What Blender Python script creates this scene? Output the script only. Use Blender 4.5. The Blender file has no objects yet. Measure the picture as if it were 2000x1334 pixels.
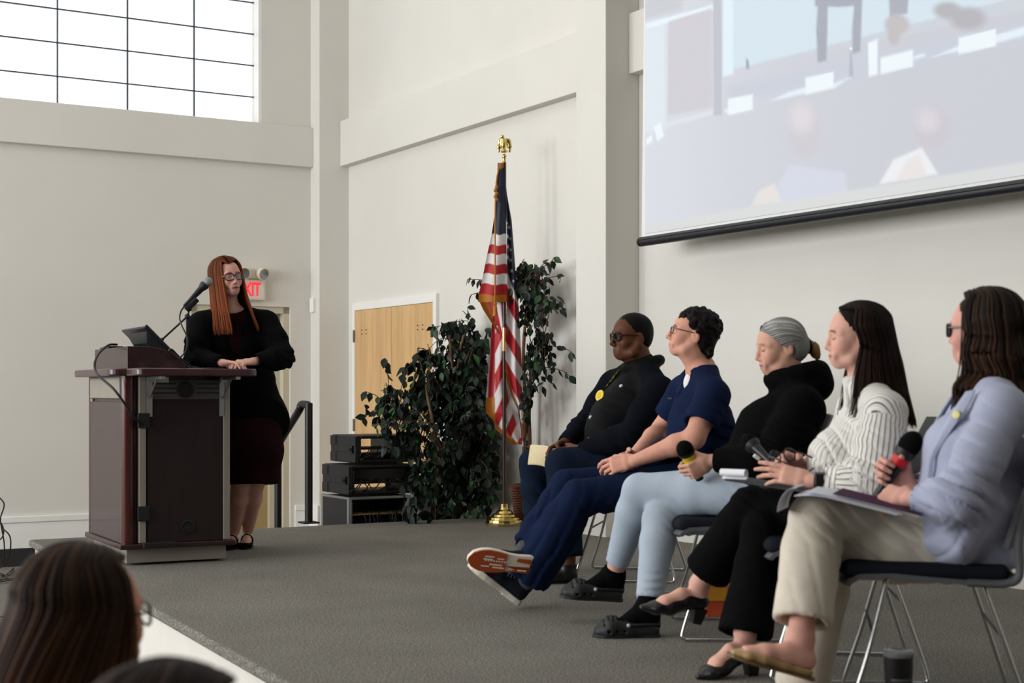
import bpy, math, random
import numpy as np
from mathutils import Vector, Matrix
SC = bpy.context.scene
COL = SC.collection
PI = math.pi
FPX, CAMZ, HOR = 2923.0, 1.43, 767.0          # focal length in pixels of a 2000 px frame, eye height, horizon row
STG = 0.50                                    # stage height

def A3(v): return np.array(v, dtype=float)
def U(px, py, d):                             # the point that stands at depth d behind image point (px, py)
    return A3(((px-1000)/FPX*d, d, CAMZ+(HOR-py)/FPX*d))
def on_z(px, py, z):
    return U(px, py, FPX*(CAMZ-z)/(py-HOR))
def unit(v):
    v = A3(v); return v/(np.linalg.norm(v)+1e-12)
def lerp(a, b, t): return A3(a)*(1-t)+A3(b)*t
def srgb(h):
    if not isinstance(h, str): return tuple(h)[:3]
    h = h.lstrip('#'); c = [int(h[i:i+2], 16)/255 for i in (0, 2, 4)]
    return tuple(x/12.92 if x <= .04045 else ((x+.055)/1.055)**2.4 for x in c)

# ------------------------------------------------------------------ materials
def mat(name, color, rough=.6, metal=0.0, var=.0, vscale=8.0, bump=.0, bscale=60.0, coat=0.0, spec=.5, sheen=0.0, aniso=None, attr=None,
        emit=None, estr=0.0, alpha=1.0, trans=0.0, ior=1.45, sss=0.0, color2=None, detail=3.0, ramp=None):
    m = bpy.data.materials.new(name); m.use_nodes = True
    nt = m.node_tree; N = nt.nodes; L = nt.links
    b = N['Principled BSDF']
    c = srgb(color)
    b.inputs['Base Color'].default_value = (*c, 1)
    b.inputs['Roughness'].default_value = rough
    b.inputs['Metallic'].default_value = metal
    b.inputs['Coat Weight'].default_value = coat
    b.inputs['Specular IOR Level'].default_value = spec
    b.inputs['Sheen Weight'].default_value = sheen
    b.inputs['Alpha'].default_value = alpha
    b.inputs['Transmission Weight'].default_value = trans
    b.inputs['IOR'].default_value = ior
    if sss:
        b.inputs['Subsurface Weight'].default_value = sss
        b.inputs['Subsurface Radius'].default_value = (1, .35, .2)
        b.inputs['Subsurface Scale'].default_value = .008
    if emit is not None:
        b.inputs['Emission Color'].default_value = (*srgb(emit), 1); b.inputs['Emission Strength'].default_value = estr
    co = N.new('ShaderNodeTexCoord')
    mp = N.new('ShaderNodeMapping'); L.new(co.outputs['Object'], mp.inputs['Vector'])
    if aniso: mp.inputs['Scale'].default_value = aniso
    src = None
    if attr:
        at = N.new('ShaderNodeAttribute'); at.attribute_name = attr; src = at.outputs['Color']
    if var or color2 is not None:
        nz = N.new('ShaderNodeTexNoise'); nz.inputs['Scale'].default_value = vscale; nz.inputs['Detail'].default_value = detail
        L.new(mp.outputs['Vector'], nz.inputs['Vector'])
        r = N.new('ShaderNodeValToRGB')
        lo, hi = ramp if ramp else (.3, .7)
        r.color_ramp.elements[0].position = lo; r.color_ramp.elements[1].position = hi
        if src is None:
            c2 = srgb(color2) if color2 is not None else tuple(min(1, x*(1+var)) for x in c)
            c1 = c if color2 is not None else tuple(x*(1-var) for x in c)
            r.color_ramp.elements[0].color = (*c1, 1); r.color_ramp.elements[1].color = (*c2, 1)
            L.new(nz.outputs['Fac'], r.inputs['Fac']); L.new(r.outputs['Color'], b.inputs['Base Color'])
        else:
            r.color_ramp.elements[0].color = (1-var,)*3+(1,); r.color_ramp.elements[1].color = (1, 1, 1, 1)
            mx = N.new('ShaderNodeMix'); mx.data_type = 'RGBA'; mx.blend_type = 'MULTIPLY'; mx.inputs['Factor'].default_value = 1
            L.new(nz.outputs['Fac'], r.inputs['Fac']); L.new(src, mx.inputs['A']); L.new(r.outputs['Color'], mx.inputs['B'])
            L.new(mx.outputs['Result'], b.inputs['Base Color'])
    elif src is not None:
        L.new(src, b.inputs['Base Color'])
    if bump:
        n2 = N.new('ShaderNodeTexNoise'); n2.inputs['Scale'].default_value = bscale; n2.inputs['Detail'].default_value = 4
        L.new(mp.outputs['Vector'], n2.inputs['Vector'])
        bp = N.new('ShaderNodeBump'); bp.inputs['Strength'].default_value = bump; bp.inputs['Distance'].default_value = .004
        L.new(n2.outputs['Fac'], bp.inputs['Height']); L.new(bp.outputs['Normal'], b.inputs['Normal'])
    return m

# ------------------------------------------------------------------ objects
def tag(o, label=None, cat=None, group=None, kind=None):
    if label: o['label'] = label
    if cat: o['category'] = cat
    if group: o['group'] = group
    if kind: o['kind'] = kind
    return o
def thing(name, label, cat, loc=(0, 0, 0), rz=0.0, group=None):
    o = bpy.data.objects.new(name, None); COL.objects.link(o); o.empty_display_size = .1
    o.location = tuple(float(x) for x in loc); o.rotation_euler = (0, 0, rz)
    return tag(o, label, cat, group)
def copy_tree(o, parent=None):
    c = o.copy(); COL.objects.link(c)
    if parent is not None: c.parent = parent
    for ch in list(o.children): copy_tree(ch, c)
    return c
def root_loc(p):
    l = A3((0, 0, 0))
    while p is not None: l = l+A3(p.location); p = p.parent
    return l

def mesh_obj(name, V, F, mats, parent=None, world=False, smooth=False, mi=None, attrs=None):
    V = np.asarray(V, dtype=np.float32)
    if world and parent is not None: V = V-root_loc(parent).astype(np.float32)
    me = bpy.data.meshes.new(name)
    if isinstance(F, np.ndarray):
        n = F.shape[1]
        me.vertices.add(len(V)); me.vertices.foreach_set('co', V.ravel())
        me.loops.add(F.size); me.loops.foreach_set('vertex_index', F.astype(np.int32).ravel())
        me.polygons.add(len(F)); me.polygons.foreach_set('loop_start', np.arange(0, F.size, n, dtype=np.int32))
        me.update(calc_edges=True)
    else:
        me.from_pydata(V.tolist(), [], F); me.update()
    if not isinstance(mats, (list, tuple)): mats = [mats]
    for m in mats: me.materials.append(m)
    if mi is not None: me.polygons.foreach_set('material_index', np.asarray(mi, dtype=np.int32))
    if smooth: me.polygons.foreach_set('use_smooth', np.ones(len(me.polygons), dtype=bool))
    for k, a in (attrs or {}).items():
        a = np.asarray(a, dtype=np.float32)
        if a.shape[1] == 3: a = np.concatenate([a, np.ones((len(a), 1), np.float32)], 1)
        at = me.attributes.new(k, 'FLOAT_COLOR', 'POINT'); at.data.foreach_set('color', a.ravel())
    me.validate()
    o = bpy.data.objects.new(name, me); COL.objects.link(o)
    if parent is not None: o.parent = parent
    return o
def bevel(o, w=.004, seg=2, ang=.6):
    b = o.modifiers.new('b', 'BEVEL'); b.width = w; b.segments = seg; b.limit_method = 'ANGLE'; b.angle_limit = ang
    return o
def auto_smooth(o, ang=.7):
    me = o.data
    me.polygons.foreach_set('use_smooth', np.ones(len(me.polygons), dtype=bool))
    try: me.set_sharp_from_angle(angle=ang)
    except Exception: pass
    return o

class MB:
    """collects shapes; build() links them as one mesh object"""
    def __init__(s): s.v = []; s.f = []; s.m = []; s.cur = 0; s.T = None
    def _add(s, vs, fs):
        b = len(s.v)
        for p in vs:
            p = A3(p)
            if s.T is not None: p = s.T[0] @ p + s.T[1]
            s.v.append(tuple(p))
        for f in fs: s.f.append(tuple(b+i for i in f)); s.m.append(s.cur)
    def frame(s, R=None, t=(0, 0, 0)):
        s.T = None if R is None else (np.array(R, float), A3(t)); return s
    def box(s, lo, hi):
        (x0, y0, z0), (x1, y1, z1) = lo, hi
        s._add([(x0,y0,z0),(x1,y0,z0),(x1,y1,z0),(x0,y1,z0),(x0,y0,z1),(x1,y0,z1),(x1,y1,z1),(x0,y1,z1)],
               [(0,3,2,1),(4,5,6,7),(0,1,5,4),(1,2,6,5),(2,3,7,6),(3,0,4,7)]); return s
    def cbox(s, c, size, R=None):
        hx, hy, hz = [x/2 for x in size]; R = np.eye(3) if R is None else np.array(R)
        P = [A3(c)+R @ A3(p) for p in [(-hx,-hy,-hz),(hx,-hy,-hz),(hx,hy,-hz),(-hx,hy,-hz),(-hx,-hy,hz),(hx,-hy,hz),(hx,hy,hz),(-hx,hy,hz)]]
        s._add(P, [(0,3,2,1),(4,5,6,7),(0,1,5,4),(1,2,6,5),(2,3,7,6),(3,0,4,7)]); return s
    def prism(s, poly, a, b):
        """poly: 3-D points; extruded by vector (b-a) as offsets a and b"""
        n = len(poly); P = [A3(p)+A3(a) for p in poly]+[A3(p)+A3(b) for p in poly]
        s._add(P, [tuple(range(n))[::-1], tuple(range(n, 2*n))]+[(i, (i+1) % n, n+(i+1) % n, n+i) for i in range(n)]); return s
    def tube(s, pts, r, n=10, cap=True, closed=False, flat=None):
        pts = [A3(p) for p in pts]; m = len(pts)
        rr = list(r) if isinstance(r, (list, tuple, np.ndarray)) else [r]*m
        vs = []; up = None
        for i, p in enumerate(pts):
            if closed: t = unit(pts[(i+1) % m]-pts[i-1])
            else: t = unit(pts[min(i+1, m-1)]-pts[max(i-1, 0)])
            if up is None:
                a = A3((0, 0, 1)) if abs(t[2]) < .9 else A3((1, 0, 0)); up = unit(np.cross(np.cross(t, a), t))
            else: up = unit(up-t*np.dot(up, t))
            sd = np.cross(t, up)
            for k in range(n):
                an = 2*PI*k/n
                vs.append(p+rr[i]*(up*math.cos(an)*(flat or 1)+sd*math.sin(an)))
        fs = []
        for i in range(m if closed else m-1):
            j = (i+1) % m
            for k in range(n):
                k2 = (k+1) % n; fs.append((i*n+k, i*n+k2, j*n+k2, j*n+k))
        if cap and not closed:
            fs.append(tuple(range(n))[::-1]); fs.append(tuple((m-1)*n+k for k in range(n)))
        s._add(vs, fs); return s
    def lathe(s, prof, c=(0, 0, 0), axis=(0, 0, 1), n=32, cap=True):
        ax = unit(axis); a = A3((1, 0, 0)) if abs(ax[0]) < .9 else A3((0, 1, 0))
        u = unit(np.cross(np.cross(ax, a), ax)); w = np.cross(ax, u); vs = []; m = len(prof)
        for (r, z) in prof:
            for k in range(n):
                an = 2*PI*k/n; vs.append(A3(c)+ax*z+r*(u*math.cos(an)+w*math.sin(an)))
        fs = [(i*n+k, i*n+(k+1) % n, (i+1)*n+(k+1) % n, (i+1)*n+k) for i in range(m-1) for k in range(n)]
        if cap: fs += [tuple(range(n))[::-1], tuple((m-1)*n+k for k in range(n))]
        s._add(vs, fs); return s
    def ball(s, c, r, n=12, sc=(1, 1, 1), R=None):
        R = np.eye(3) if R is None else np.array(R); vs = []; fs = []
        for i in range(n+1):
            th = PI*i/n
            for k in range(2*n):
                ph = PI*k/n; vs.append(A3(c)+R @ (A3(sc)*r*A3((math.sin(th)*math.cos(ph), math.sin(th)*math.sin(ph), math.cos(th)))))
        for i in range(n):
            for k in range(2*n):
                k2 = (k+1) % (2*n); fs.append((i*2*n+k, (i+1)*2*n+k, (i+1)*2*n+k2, i*2*n+k2))
        s._add(vs, fs); return s
    def sheet(s, P, th=None):
        """grid of points P[i][j]; th gives the sheet a thickness"""
        P = np.array(P, float); n, m = P.shape[:2]
        if th is None:
            s._add(P.reshape(-1, 3), [(i*m+j, (i+1)*m+j, (i+1)*m+j+1, i*m+j+1) for i in range(n-1) for j in range(m-1)]); return s
        du = np.gradient(P, axis=0); dv = np.gradient(P, axis=1); nn = np.cross(du, dv); nn /= np.linalg.norm(nn, axis=2, keepdims=True)+1e-9
        Q = np.concatenate([(P+nn*th/2).reshape(-1, 3), (P-nn*th/2).reshape(-1, 3)]); o = n*m
        fs = [(i*m+j, (i+1)*m+j, (i+1)*m+j+1, i*m+j+1) for i in range(n-1) for j in range(m-1)]
        fs += [tuple(o+k for k in f[::-1]) for f in fs]
        rim = [i*m for i in range(n)]+[(n-1)*m+j for j in range(1, m)]+[i*m+m-1 for i in range(n-2, -1, -1)]+[j for j in range(m-2, 0, -1)]
        for a in range(len(rim)):
            b = rim[(a+1) % len(rim)]; a2 = rim[a]; fs.append((b, a2, o+a2, o+b))
        s._add(Q, fs); return s
    def build(s, name, mats, parent=None, world=False, smooth=False, bev=0, seg=2):
        o = mesh_obj(name, np.array(s.v), s.f, mats, parent, world, mi=s.m)
        if smooth: auto_smooth(o)
        if bev: bevel(o, bev, seg)
        return o
def smooth_path(pts, n=8):
    """Catmull-Rom through the points"""
    P = [A3(p) for p in pts]; P = [2*P[0]-P[1]]+P+[2*P[-1]-P[-2]]; out = []
    for i in range(1, len(P)-2):
        for k in range(n):
            t = k/n; a, b, c, d = P[i-1], P[i], P[i+1], P[i+2]
            out.append(.5*((2*b)+(c-a)*t+(2*a-5*b+4*c-d)*t*t+(3*b-a-3*c+d)*t**3))
    out.append(P[-2]); return out
def text_obj(name, body, size, m, parent, R, t, extrude=.001, bold=0.0, align='CENTER', sx=1.0):
    cu = bpy.data.curves.new(name, 'FONT'); cu.body = body; cu.size = size; cu.extrude = extrude; cu.offset = bold
    cu.align_x = align; cu.align_y = 'CENTER'; cu.space_character = 1.0
    o = bpy.data.objects.new(name, cu); COL.objects.link(o)
    dg = bpy.context.evaluated_depsgraph_get(); me = bpy.data.meshes.new_from_object(o.evaluated_get(dg))
    bpy.data.objects.remove(o); me.materials.clear(); me.materials.append(m)
    o = bpy.data.objects.new(name, me); COL.objects.link(o); o.parent = parent
    M = Matrix(np.array(R).tolist()).to_4x4() @ Matrix.Diagonal((sx, 1, 1, 1)); M.translation = Vector(A3(t)-(root_loc(parent) if parent is not None else 0)); o.matrix_local = M
    return o

# ------------------------------------------------------------------ distance fields -> one continuous surface
class Prim:
    def __init__(s, f, lo, hi, k=.01, op='u'): s.f = f; s.lo = A3(lo); s.hi = A3(hi); s.k = k; s.op = op
def ell(c, r, R=None, k=.01, op='u'):
    c = A3(c); r = A3((r, r, r) if np.isscalar(r) else r); R = np.eye(3) if R is None else np.array(R, float)   # columns of R = axes
    def f(X, Y, Z):
        x, y, z = X-c[0], Y-c[1], Z-c[2]
        a = (R[0,0]*x+R[1,0]*y+R[2,0]*z); b = (R[0,1]*x+R[1,1]*y+R[2,1]*z); d = (R[0,2]*x+R[1,2]*y+R[2,2]*z)
        k0 = np.sqrt((a/r[0])**2+(b/r[1])**2+(d/r[2])**2); k1 = np.sqrt((a/r[0]**2)**2+(b/r[1]**2)**2+(d/r[2]**2)**2)
        return k0*(k0-1)/np.maximum(k1, 1e-4)
    e = np.sqrt(((R*r)**2).sum(1))
    return Prim(f, c-e, c+e, k, op)
def seg(a, b, wa, da, wb, db, side, k=.01, op='u', flat0=False, flat1=False, cap=1.0):
    a, b = A3(a), A3(b); L = np.linalg.norm(b-a); ax = (b-a)/max(L, 1e-6)
    s = A3(side); s = s-ax*np.dot(s, ax)
    if np.linalg.norm(s) < 1e-4: s = np.cross(ax, (0.3, 1, .2))
    s = unit(s); fr = np.cross(ax, s)
    def f(X, Y, Z):
        x, y, z = X-a[0], Y-a[1], Z-a[2]
        h = ax[0]*x+ax[1]*y+ax[2]*z
        t = np.clip(h/max(L, 1e-6), 0, 1)
        u = s[0]*x+s[1]*y+s[2]*z; v = fr[0]*x+fr[1]*y+fr[2]*z
        q = h-t*L
        w = wa+(wb-wa)*t; d = da+(db-da)*t; c = np.minimum(w, d)*cap
        k0 = np.sqrt((u/w)**2+(v/d)**2+(q/c)**2); k1 = np.sqrt((u/w**2)**2+(v/d**2)**2+(q/c**2)**2)
        r = np.where(k1 > 1e-3, k0*(k0-1)/np.maximum(k1, 1e-3), -np.minimum(w, d))
        if flat0: r = np.maximum(r, -h)
        if flat1: r = np.maximum(r, h-L)
        return r
    m = max(wa, da, wb, db)
    return Prim(f, np.minimum(a, b)-m, np.maximum(a, b)+m, k, op)
def loft(nodes, side, k=.01, op='u', flat0=False, flat1=False, kin=None):
    """nodes: (point, half width along side, half depth)"""
    out = []; n = len(nodes)-1
    for i in range(n):
        (a, wa, da), (b, wb, db) = nodes[i], nodes[i+1]
        out.append(seg(a, b, wa, da, wb, db, side, k if i == 0 or kin is None else kin, op, flat0 and i == 0, flat1 and i == n-1))
    return out
def tubep(pts, rs, k=.01, op='u', flat0=False, flat1=False, side=(.31, .17, .93)):
    if np.isscalar(rs): rs = [rs]*len(pts)
    return loft([(p, r, r) for p, r in zip(pts, rs)], side, k, op, flat0, flat1)
def rbox(c, half, R=None, rad=.005, k=.005, op='u'):
    c = A3(c); hf = A3(half); R = np.eye(3) if R is None else np.array(R, float)
    def f(X, Y, Z):
        x, y, z = X-c[0], Y-c[1], Z-c[2]
        q = [np.abs(R[0,i]*x+R[1,i]*y+R[2,i]*z)-(hf[i]-rad) for i in range(3)]
        out = np.sqrt(np.maximum(q[0],0)**2+np.maximum(q[1],0)**2+np.maximum(q[2],0)**2)
        return out+np.minimum(np.maximum(np.maximum(q[0], q[1]), q[2]), 0)-rad
    e = np.sqrt(((R*hf)**2).sum(1))
    return Prim(f, c-e, c+e, k, op)
def half_space(p, n, lo, hi, k=.004):
    """cuts away what lies on the side n points to, inside the box lo..hi"""
    p = A3(p); n = unit(n)
    return Prim(lambda X, Y, Z: -((X-p[0])*n[0]+(Y-p[1])*n[1]+(Z-p[2])*n[2]), lo, hi, k, 's')

def field_mesh(prims, h, fine=(), extra=None):
    prims = [q for p in prims for q in (p if isinstance(p, list) else [p])]
    us = [p for p in prims if p.op == 'u']
    lo = np.min([p.lo for p in us], 0)-3*h; hi = np.max([p.hi for p in us], 0)+3*h
    axes = []
    for a in range(3):
        xs = [lo[a]]; iv = [(A3(f[0])[a], A3(f[1])[a], f[2]) for f in fine]
        while xs[-1] < hi[a]:
            x = xs[-1]; st = h
            for (p, q, s2) in iv:
                if p-1e-9 <= x < q: st = min(st, s2)
                elif x < p < x+st: st = max(p-x, s2)
            xs.append(x+st)
        axes.append(np.array(xs, np.float32))
    xs, ys, zs = axes
    F = np.full((len(xs), len(ys), len(zs)), .5, np.float32)
    for p in prims:
        pad = p.k+3*h
        sl = []
        for a, g in enumerate(axes):
            i0 = max(int(np.searchsorted(g, p.lo[a]-pad))-1, 0); i1 = min(int(np.searchsorted(g, p.hi[a]+pad))+1, len(g)); sl.append(slice(i0, i1))
        if any(s.stop-s.start <= 0 for s in sl): continue
        d = p.f(xs[sl[0]][:, None, None], ys[sl[1]][None, :, None], zs[sl[2]][None, None, :]).astype(np.float32)
        cur = F[tuple(sl)]; k = max(p.k, 1e-5)
        if p.op == 'u':
            hh = np.maximum(k-np.abs(cur-d), 0)/k; F[tuple(sl)] = np.minimum(cur, d)-hh*hh*k*.25
        elif p.op == 's':
            hh = np.maximum(k-np.abs(cur+d), 0)/k; F[tuple(sl)] = np.maximum(cur, -d)+hh*hh*k*.25
    if extra is not None: F = extra(F, xs, ys, zs)
    return surface_nets(F, xs, ys, zs)

def surface_nets(F, xs, ys, zs):
    I = F < 0
    c = np.zeros(tuple(n-1 for n in F.shape), np.uint8)
    for dx in (0, 1):
        for dy in (0, 1):
            for dz in (0, 1):
                c += I[dx:dx+c.shape[0], dy:dy+c.shape[1], dz:dz+c.shape[2]]
    act = (c > 0) & (c < 8)
    ci = np.argwhere(act)
    idx = np.full(act.shape, -1, np.int32); idx[act] = np.arange(len(ci))
    X = [xs[ci[:, 0]], xs[ci[:, 0]+1]]; Y = [ys[ci[:, 1]], ys[ci[:, 1]+1]]; Z = [zs[ci[:, 2]], zs[ci[:, 2]+1]]
    val = {}
    for dx in (0, 1):
        for dy in (0, 1):
            for dz in (0, 1): val[dx, dy, dz] = F[ci[:, 0]+dx, ci[:, 1]+dy, ci[:, 2]+dz]
    S = np.zeros((len(ci), 3), np.float64); n = np.zeros(len(ci))
    ks = list(val)
    for a in ks:
        for b in ks:
            if sum(b)-sum(a) == 1 and sum(abs(b[i]-a[i]) for i in range(3)) == 1:
                va, vb = val[a], val[b]; cr = (va < 0) != (vb < 0)
                t = np.where(cr, va/np.where(cr, va-vb, 1), 0)
                for i, G in enumerate((X, Y, Z)):
                    S[:, i] += np.where(cr, G[a[i]]+(G[b[i]]-G[a[i]])*t, 0)
                n += cr
    V = S/np.maximum(n, 1)[:, None]
    Q = []
    for ax in range(3):
        o1, o2 = (ax+1) % 3, (ax+2) % 3
        sa = [slice(None)]*3; sb = [slice(None)]*3
        sa[ax] = slice(0, -1); sb[ax] = slice(1, None)
        for o in (o1, o2): sa[o] = slice(1, -1); sb[o] = slice(1, -1)
        A, B = I[tuple(sa)], I[tuple(sb)]; e = np.argwhere(A != B)
        if not len(e): continue
        flip = A[tuple(e.T)]
        e = e.copy(); e[:, o1] += 1; e[:, o2] += 1
        def cell(d1, d2):
            q = e.copy(); q[:, o1] -= d1; q[:, o2] -= d2; return idx[tuple(q.T)]
        q = np.stack([cell(1, 1), cell(0, 1), cell(0, 0), cell(1, 0)], 1)
        q[~flip] = q[~flip][:, ::-1]; Q.append(q)
    Q = np.concatenate(Q); Q = Q[(Q >= 0).all(1)]
    return V, Q
def relax(V, Q, it=1, lam=.5):
    E = np.concatenate([Q[:, [0, 1]], Q[:, [1, 2]], Q[:, [2, 3]], Q[:, [3, 0]]])
    for _ in range(it):
        S = np.zeros_like(V); n = np.zeros(len(V))
        for a in range(3):
            S[:, a] = np.bincount(E[:, 0], V[E[:, 1], a], len(V))+np.bincount(E[:, 1], V[E[:, 0], a], len(V))
        n = np.bincount(E[:, 0], minlength=len(V))+np.bincount(E[:, 1], minlength=len(V))
        V = V*(1-lam)+lam*S/np.maximum(n, 1)[:, None]
    return V
def vnormals(V, Q):
    n = np.cross(V[Q[:, 2]]-V[Q[:, 0]], V[Q[:, 3]]-V[Q[:, 1]]); N = np.zeros_like(V)
    for i in range(4):
        for a in range(3): N[:, a] += np.bincount(Q[:, i], n[:, a], len(V))
    return N/(np.linalg.norm(N, axis=1, keepdims=True)+1e-9)
def wob(P, f, seed=0):
    """smooth pseudo-noise in -1..1 at points P, frequency f per metre"""
    r = np.random.RandomState(seed); o = np.zeros(len(P)); w = P*f
    for _ in range(5):
        d = r.normal(size=3); o += np.sin(w @ d+r.uniform(0, 6.28)+1.3*np.sin(w @ r.normal(size=3)*.7+r.uniform(0, 6.28)))
    return o/5
def folds(V, N, specs):
    """cloth folds: (centre, direction across the folds, reach, height, spacing)"""
    D = np.zeros(len(V))
    for i, (c, ax, r, amp, lam) in enumerate(specs):
        q = V-A3(c); d2 = (q**2).sum(1)/(r*r); m = d2 < 6
        if not m.any(): continue
        ph = PI*(q[m] @ unit(ax))/lam+1.5*wob(V[m], 7, 40+i)+.5*wob(V[m], 22, 70+i)
        v = 1-np.abs(np.sin(ph)); cut = np.clip(.55+.9*wob(V[m], 9, 90+i), 0, 1)
        D[m] += 2.2*amp*np.exp(-d2[m])*cut*(.55*np.sin(2*ph)*.4-1.15*v**3+.25)
    return V+N*D[:, None]
def blob(name, prims, h, m, parent, fine=(), smooth_it=1, fold=None, noise=None, attrs=None, world=True, post=None):
    V, Q = field_mesh(prims, h, fine)
    if smooth_it: V = relax(V, Q, smooth_it)
    if fold or noise:
        N = vnormals(V, Q)
        if noise:
            for (amp, f, sd) in (noise if isinstance(noise, list) else [noise]): V = V+N*(amp*wob(V, f, sd))[:, None]
        if fold: V = folds(V, N, fold)
    if post: V = post(V, Q)
    at = {k: fn(V, vnormals(V, Q)) for k, fn in (attrs or {}).items()}
    return mesh_obj(name, V, Q, m, parent, world, smooth=True, attrs=at)
# ================================================================== the room
dA = unit((.859, .512, 0)); dB = unit((.512, -.859, 0)); UP = A3((0, 0, 1))
CORNER = A3((-1.590, 13.812, 0))
def RM(u, v, z=0.0): return CORNER-dA*u+dB*v+UP*z          # u: out from the back wall, v: out from the end wall
RROT = np.stack([dA, -dB, UP], 1)                          # local x along the end wall, local y away from the hall
def ray(px, py): return A3(((px-1000)/FPX, 1.0, (HOR-py)/FPX))
def hitA(px, py, v=0.0):                                   # on the end wall (or a plane v in front of it) -> u, z
    r = ray(px, py); o = A3((0, 0, CAMZ)); p0 = RM(0, v); t = np.dot(p0-o, dB)/np.dot(r, dB); p = o+r*t
    return -np.dot(p-CORNER, dA), p[2]
def hitB(px, py, u=0.0):
    r = ray(px, py); o = A3((0, 0, CAMZ)); p0 = RM(u, 0); t = np.dot(p0-o, dA)/np.dot(r, dA); p = o+r*t
    return np.dot(p-CORNER, dB), p[2]
def rb(mb, u0, u1, v0, v1, z0, z1):                        # box in room axes
    P = [RM(u, v, z) for z in (z0, z1) for (u, v) in ((u0, v0), (u1, v0), (u1, v1), (u0, v1))]
    mb._add(P, [(0,1,2,3)[::-1],(4,5,6,7),(0,1,5,4),(1,2,6,5),(2,3,7,6),(3,0,4,7)][:])
    return mb
def fixn(o):
    import bmesh
    bm = bmesh.new(); bm.from_mesh(o.data); bmesh.ops.recalc_face_normals(bm, faces=bm.faces); bm.to_mesh(o.data); bm.free(); return o
def struct(name, mb, m, bev=0): return tag(fixn(mb.build(name, m, bev=bev)), kind='structure')

M = {}
M['wall'] = mat('wall_paint', '#dcd9d2', .85, var=.02, vscale=1.5, bump=.05, bscale=180)
M['white'] = mat('white_trim', '#eeede9', .45, var=.02, vscale=3)
M['rear'] = mat('hall_far_wall', '#75695c', .9, var=.03)
M['ceil'] = mat('ceiling_paint', '#e9e7e1', .9, var=.02)
def carpet_mat():
    m = bpy.data.materials.new('carpet'); m.use_nodes = True; nt = m.node_tree; N = nt.nodes; L = nt.links; b = N['Principled BSDF']
    co = N.new('ShaderNodeTexCoord')
    n1 = N.new('ShaderNodeTexNoise'); n1.inputs['Scale'].default_value = 150; n1.inputs['Detail'].default_value = 2.5; n1.inputs['Roughness'].default_value = .7
    n2 = N.new('ShaderNodeTexNoise'); n2.inputs['Scale'].default_value = 2.2; n2.inputs['Detail'].default_value = 3
    n3 = N.new('ShaderNodeTexNoise'); n3.inputs['Scale'].default_value = 60; n3.inputs['Detail'].default_value = 2
    for n in (n1, n2, n3): L.new(co.outputs['Object'], n.inputs['Vector'])
    r = N.new('ShaderNodeValToRGB'); e = r.color_ramp.elements
    e[0].position = .36; e[0].color = (*srgb('#45433f'), 1); e[1].position = .64; e[1].color = (*srgb('#a7a39a'), 1)
    k = e.new(.5); k.color = (*srgb('#75726b'), 1)
    L.new(n1.outputs['Fac'], r.inputs['Fac'])
    mx = N.new('ShaderNodeMix'); mx.data_type = 'RGBA'; mx.blend_type = 'MULTIPLY'; mx.inputs['Factor'].default_value = .55
    r2 = N.new('ShaderNodeValToRGB'); r2.color_ramp.elements[0].position = .3; r2.color_ramp.elements[0].color = (.72, .71, .7, 1); r2.color_ramp.elements[1].position = .7
    L.new(n2.outputs['Fac'], r2.inputs['Fac']); L.new(r.outputs['Color'], mx.inputs['A']); L.new(r2.outputs['Color'], mx.inputs['B'])
    mx2 = N.new('ShaderNodeMix'); mx2.data_type = 'RGBA'; mx2.blend_type = 'OVERLAY'; mx2.inputs['Factor'].default_value = .35
    L.new(mx.outputs['Result'], mx2.inputs['A']); L.new(n3.outputs['Fac'], mx2.inputs['B']); L.new(mx2.outputs['Result'], b.inputs['Base Color'])
    b.inputs['Roughness'].default_value = .97; b.inputs['Specular IOR Level'].default_value = .15
    bp = N.new('ShaderNodeBump'); bp.inputs['Strength'].default_value = .8; bp.inputs['Distance'].default_value = .004
    L.new(n1.outputs['Fac'], bp.inputs['Height']); L.new(bp.outputs['Normal'], b.inputs['Normal'])
    return m
M['carpet'] = carpet_mat()
M['black_plastic'] = mat('black_plastic', '#17181a', .5, var=.1, bump=.15, bscale=300)
M['black_gloss'] = mat('black_gloss', '#0c0d0f', .25)
M['cable'] = mat('black_cable', '#0d0d0e', .45)
M['chrome'] = mat('chrome', '#c9cbcc', .16, metal=1.0, var=.03)
M['steel'] = mat('brushed_steel', '#a8abad', .35, metal=.9, var=.05, vscale=40)

HV, LV = 20.0, 13.0                                     # how far the hall runs
mb = MB(); mb.prism([RM(-.2, -.3), RM(LV, -.3), RM(LV, HV), RM(-.2, HV)], (0, 0, -.1), (0, 0, 0)); struct('floor', mb, M['carpet'])
mb = MB(); mb.prism([RM(-.2, -.3), RM(LV, -.3), RM(LV, HV), RM(-.2, HV)], (0, 0, 6.4), (0, 0, 6.5)); struct('ceiling', mb, M['ceil'])

# --- end wall (window wall)
uw1, zw0 = hitA(500, 243); uwr = hitA(511, 243)[0]
zled = hitA(0, 197)[1]
WTOP = zled+2.9; UW0 = uwr; UW1 = uwr+6.5
ud1, zd = hitA(567, 600); ud0 = hitA(374, 596)[0]       # exit door opening
mb = MB()
rb(mb, -.2, ud1, -.25, 0, 0, 6.4)                       # right of the door up to the corner
rb(mb, ud1, ud0, -.25, 0, zd, zled); rb(mb, ud0, LV, -.25, 0, 0, zled)
rb(mb, ud1, UW0, -.25, 0, zled, 6.4); rb(mb, UW0, UW1, -.25, 0, WTOP, 6.4); rb(mb, UW1, LV, -.25, 0, zled, 6.4)
struct('wall_left', mb, M['wall'])
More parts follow.
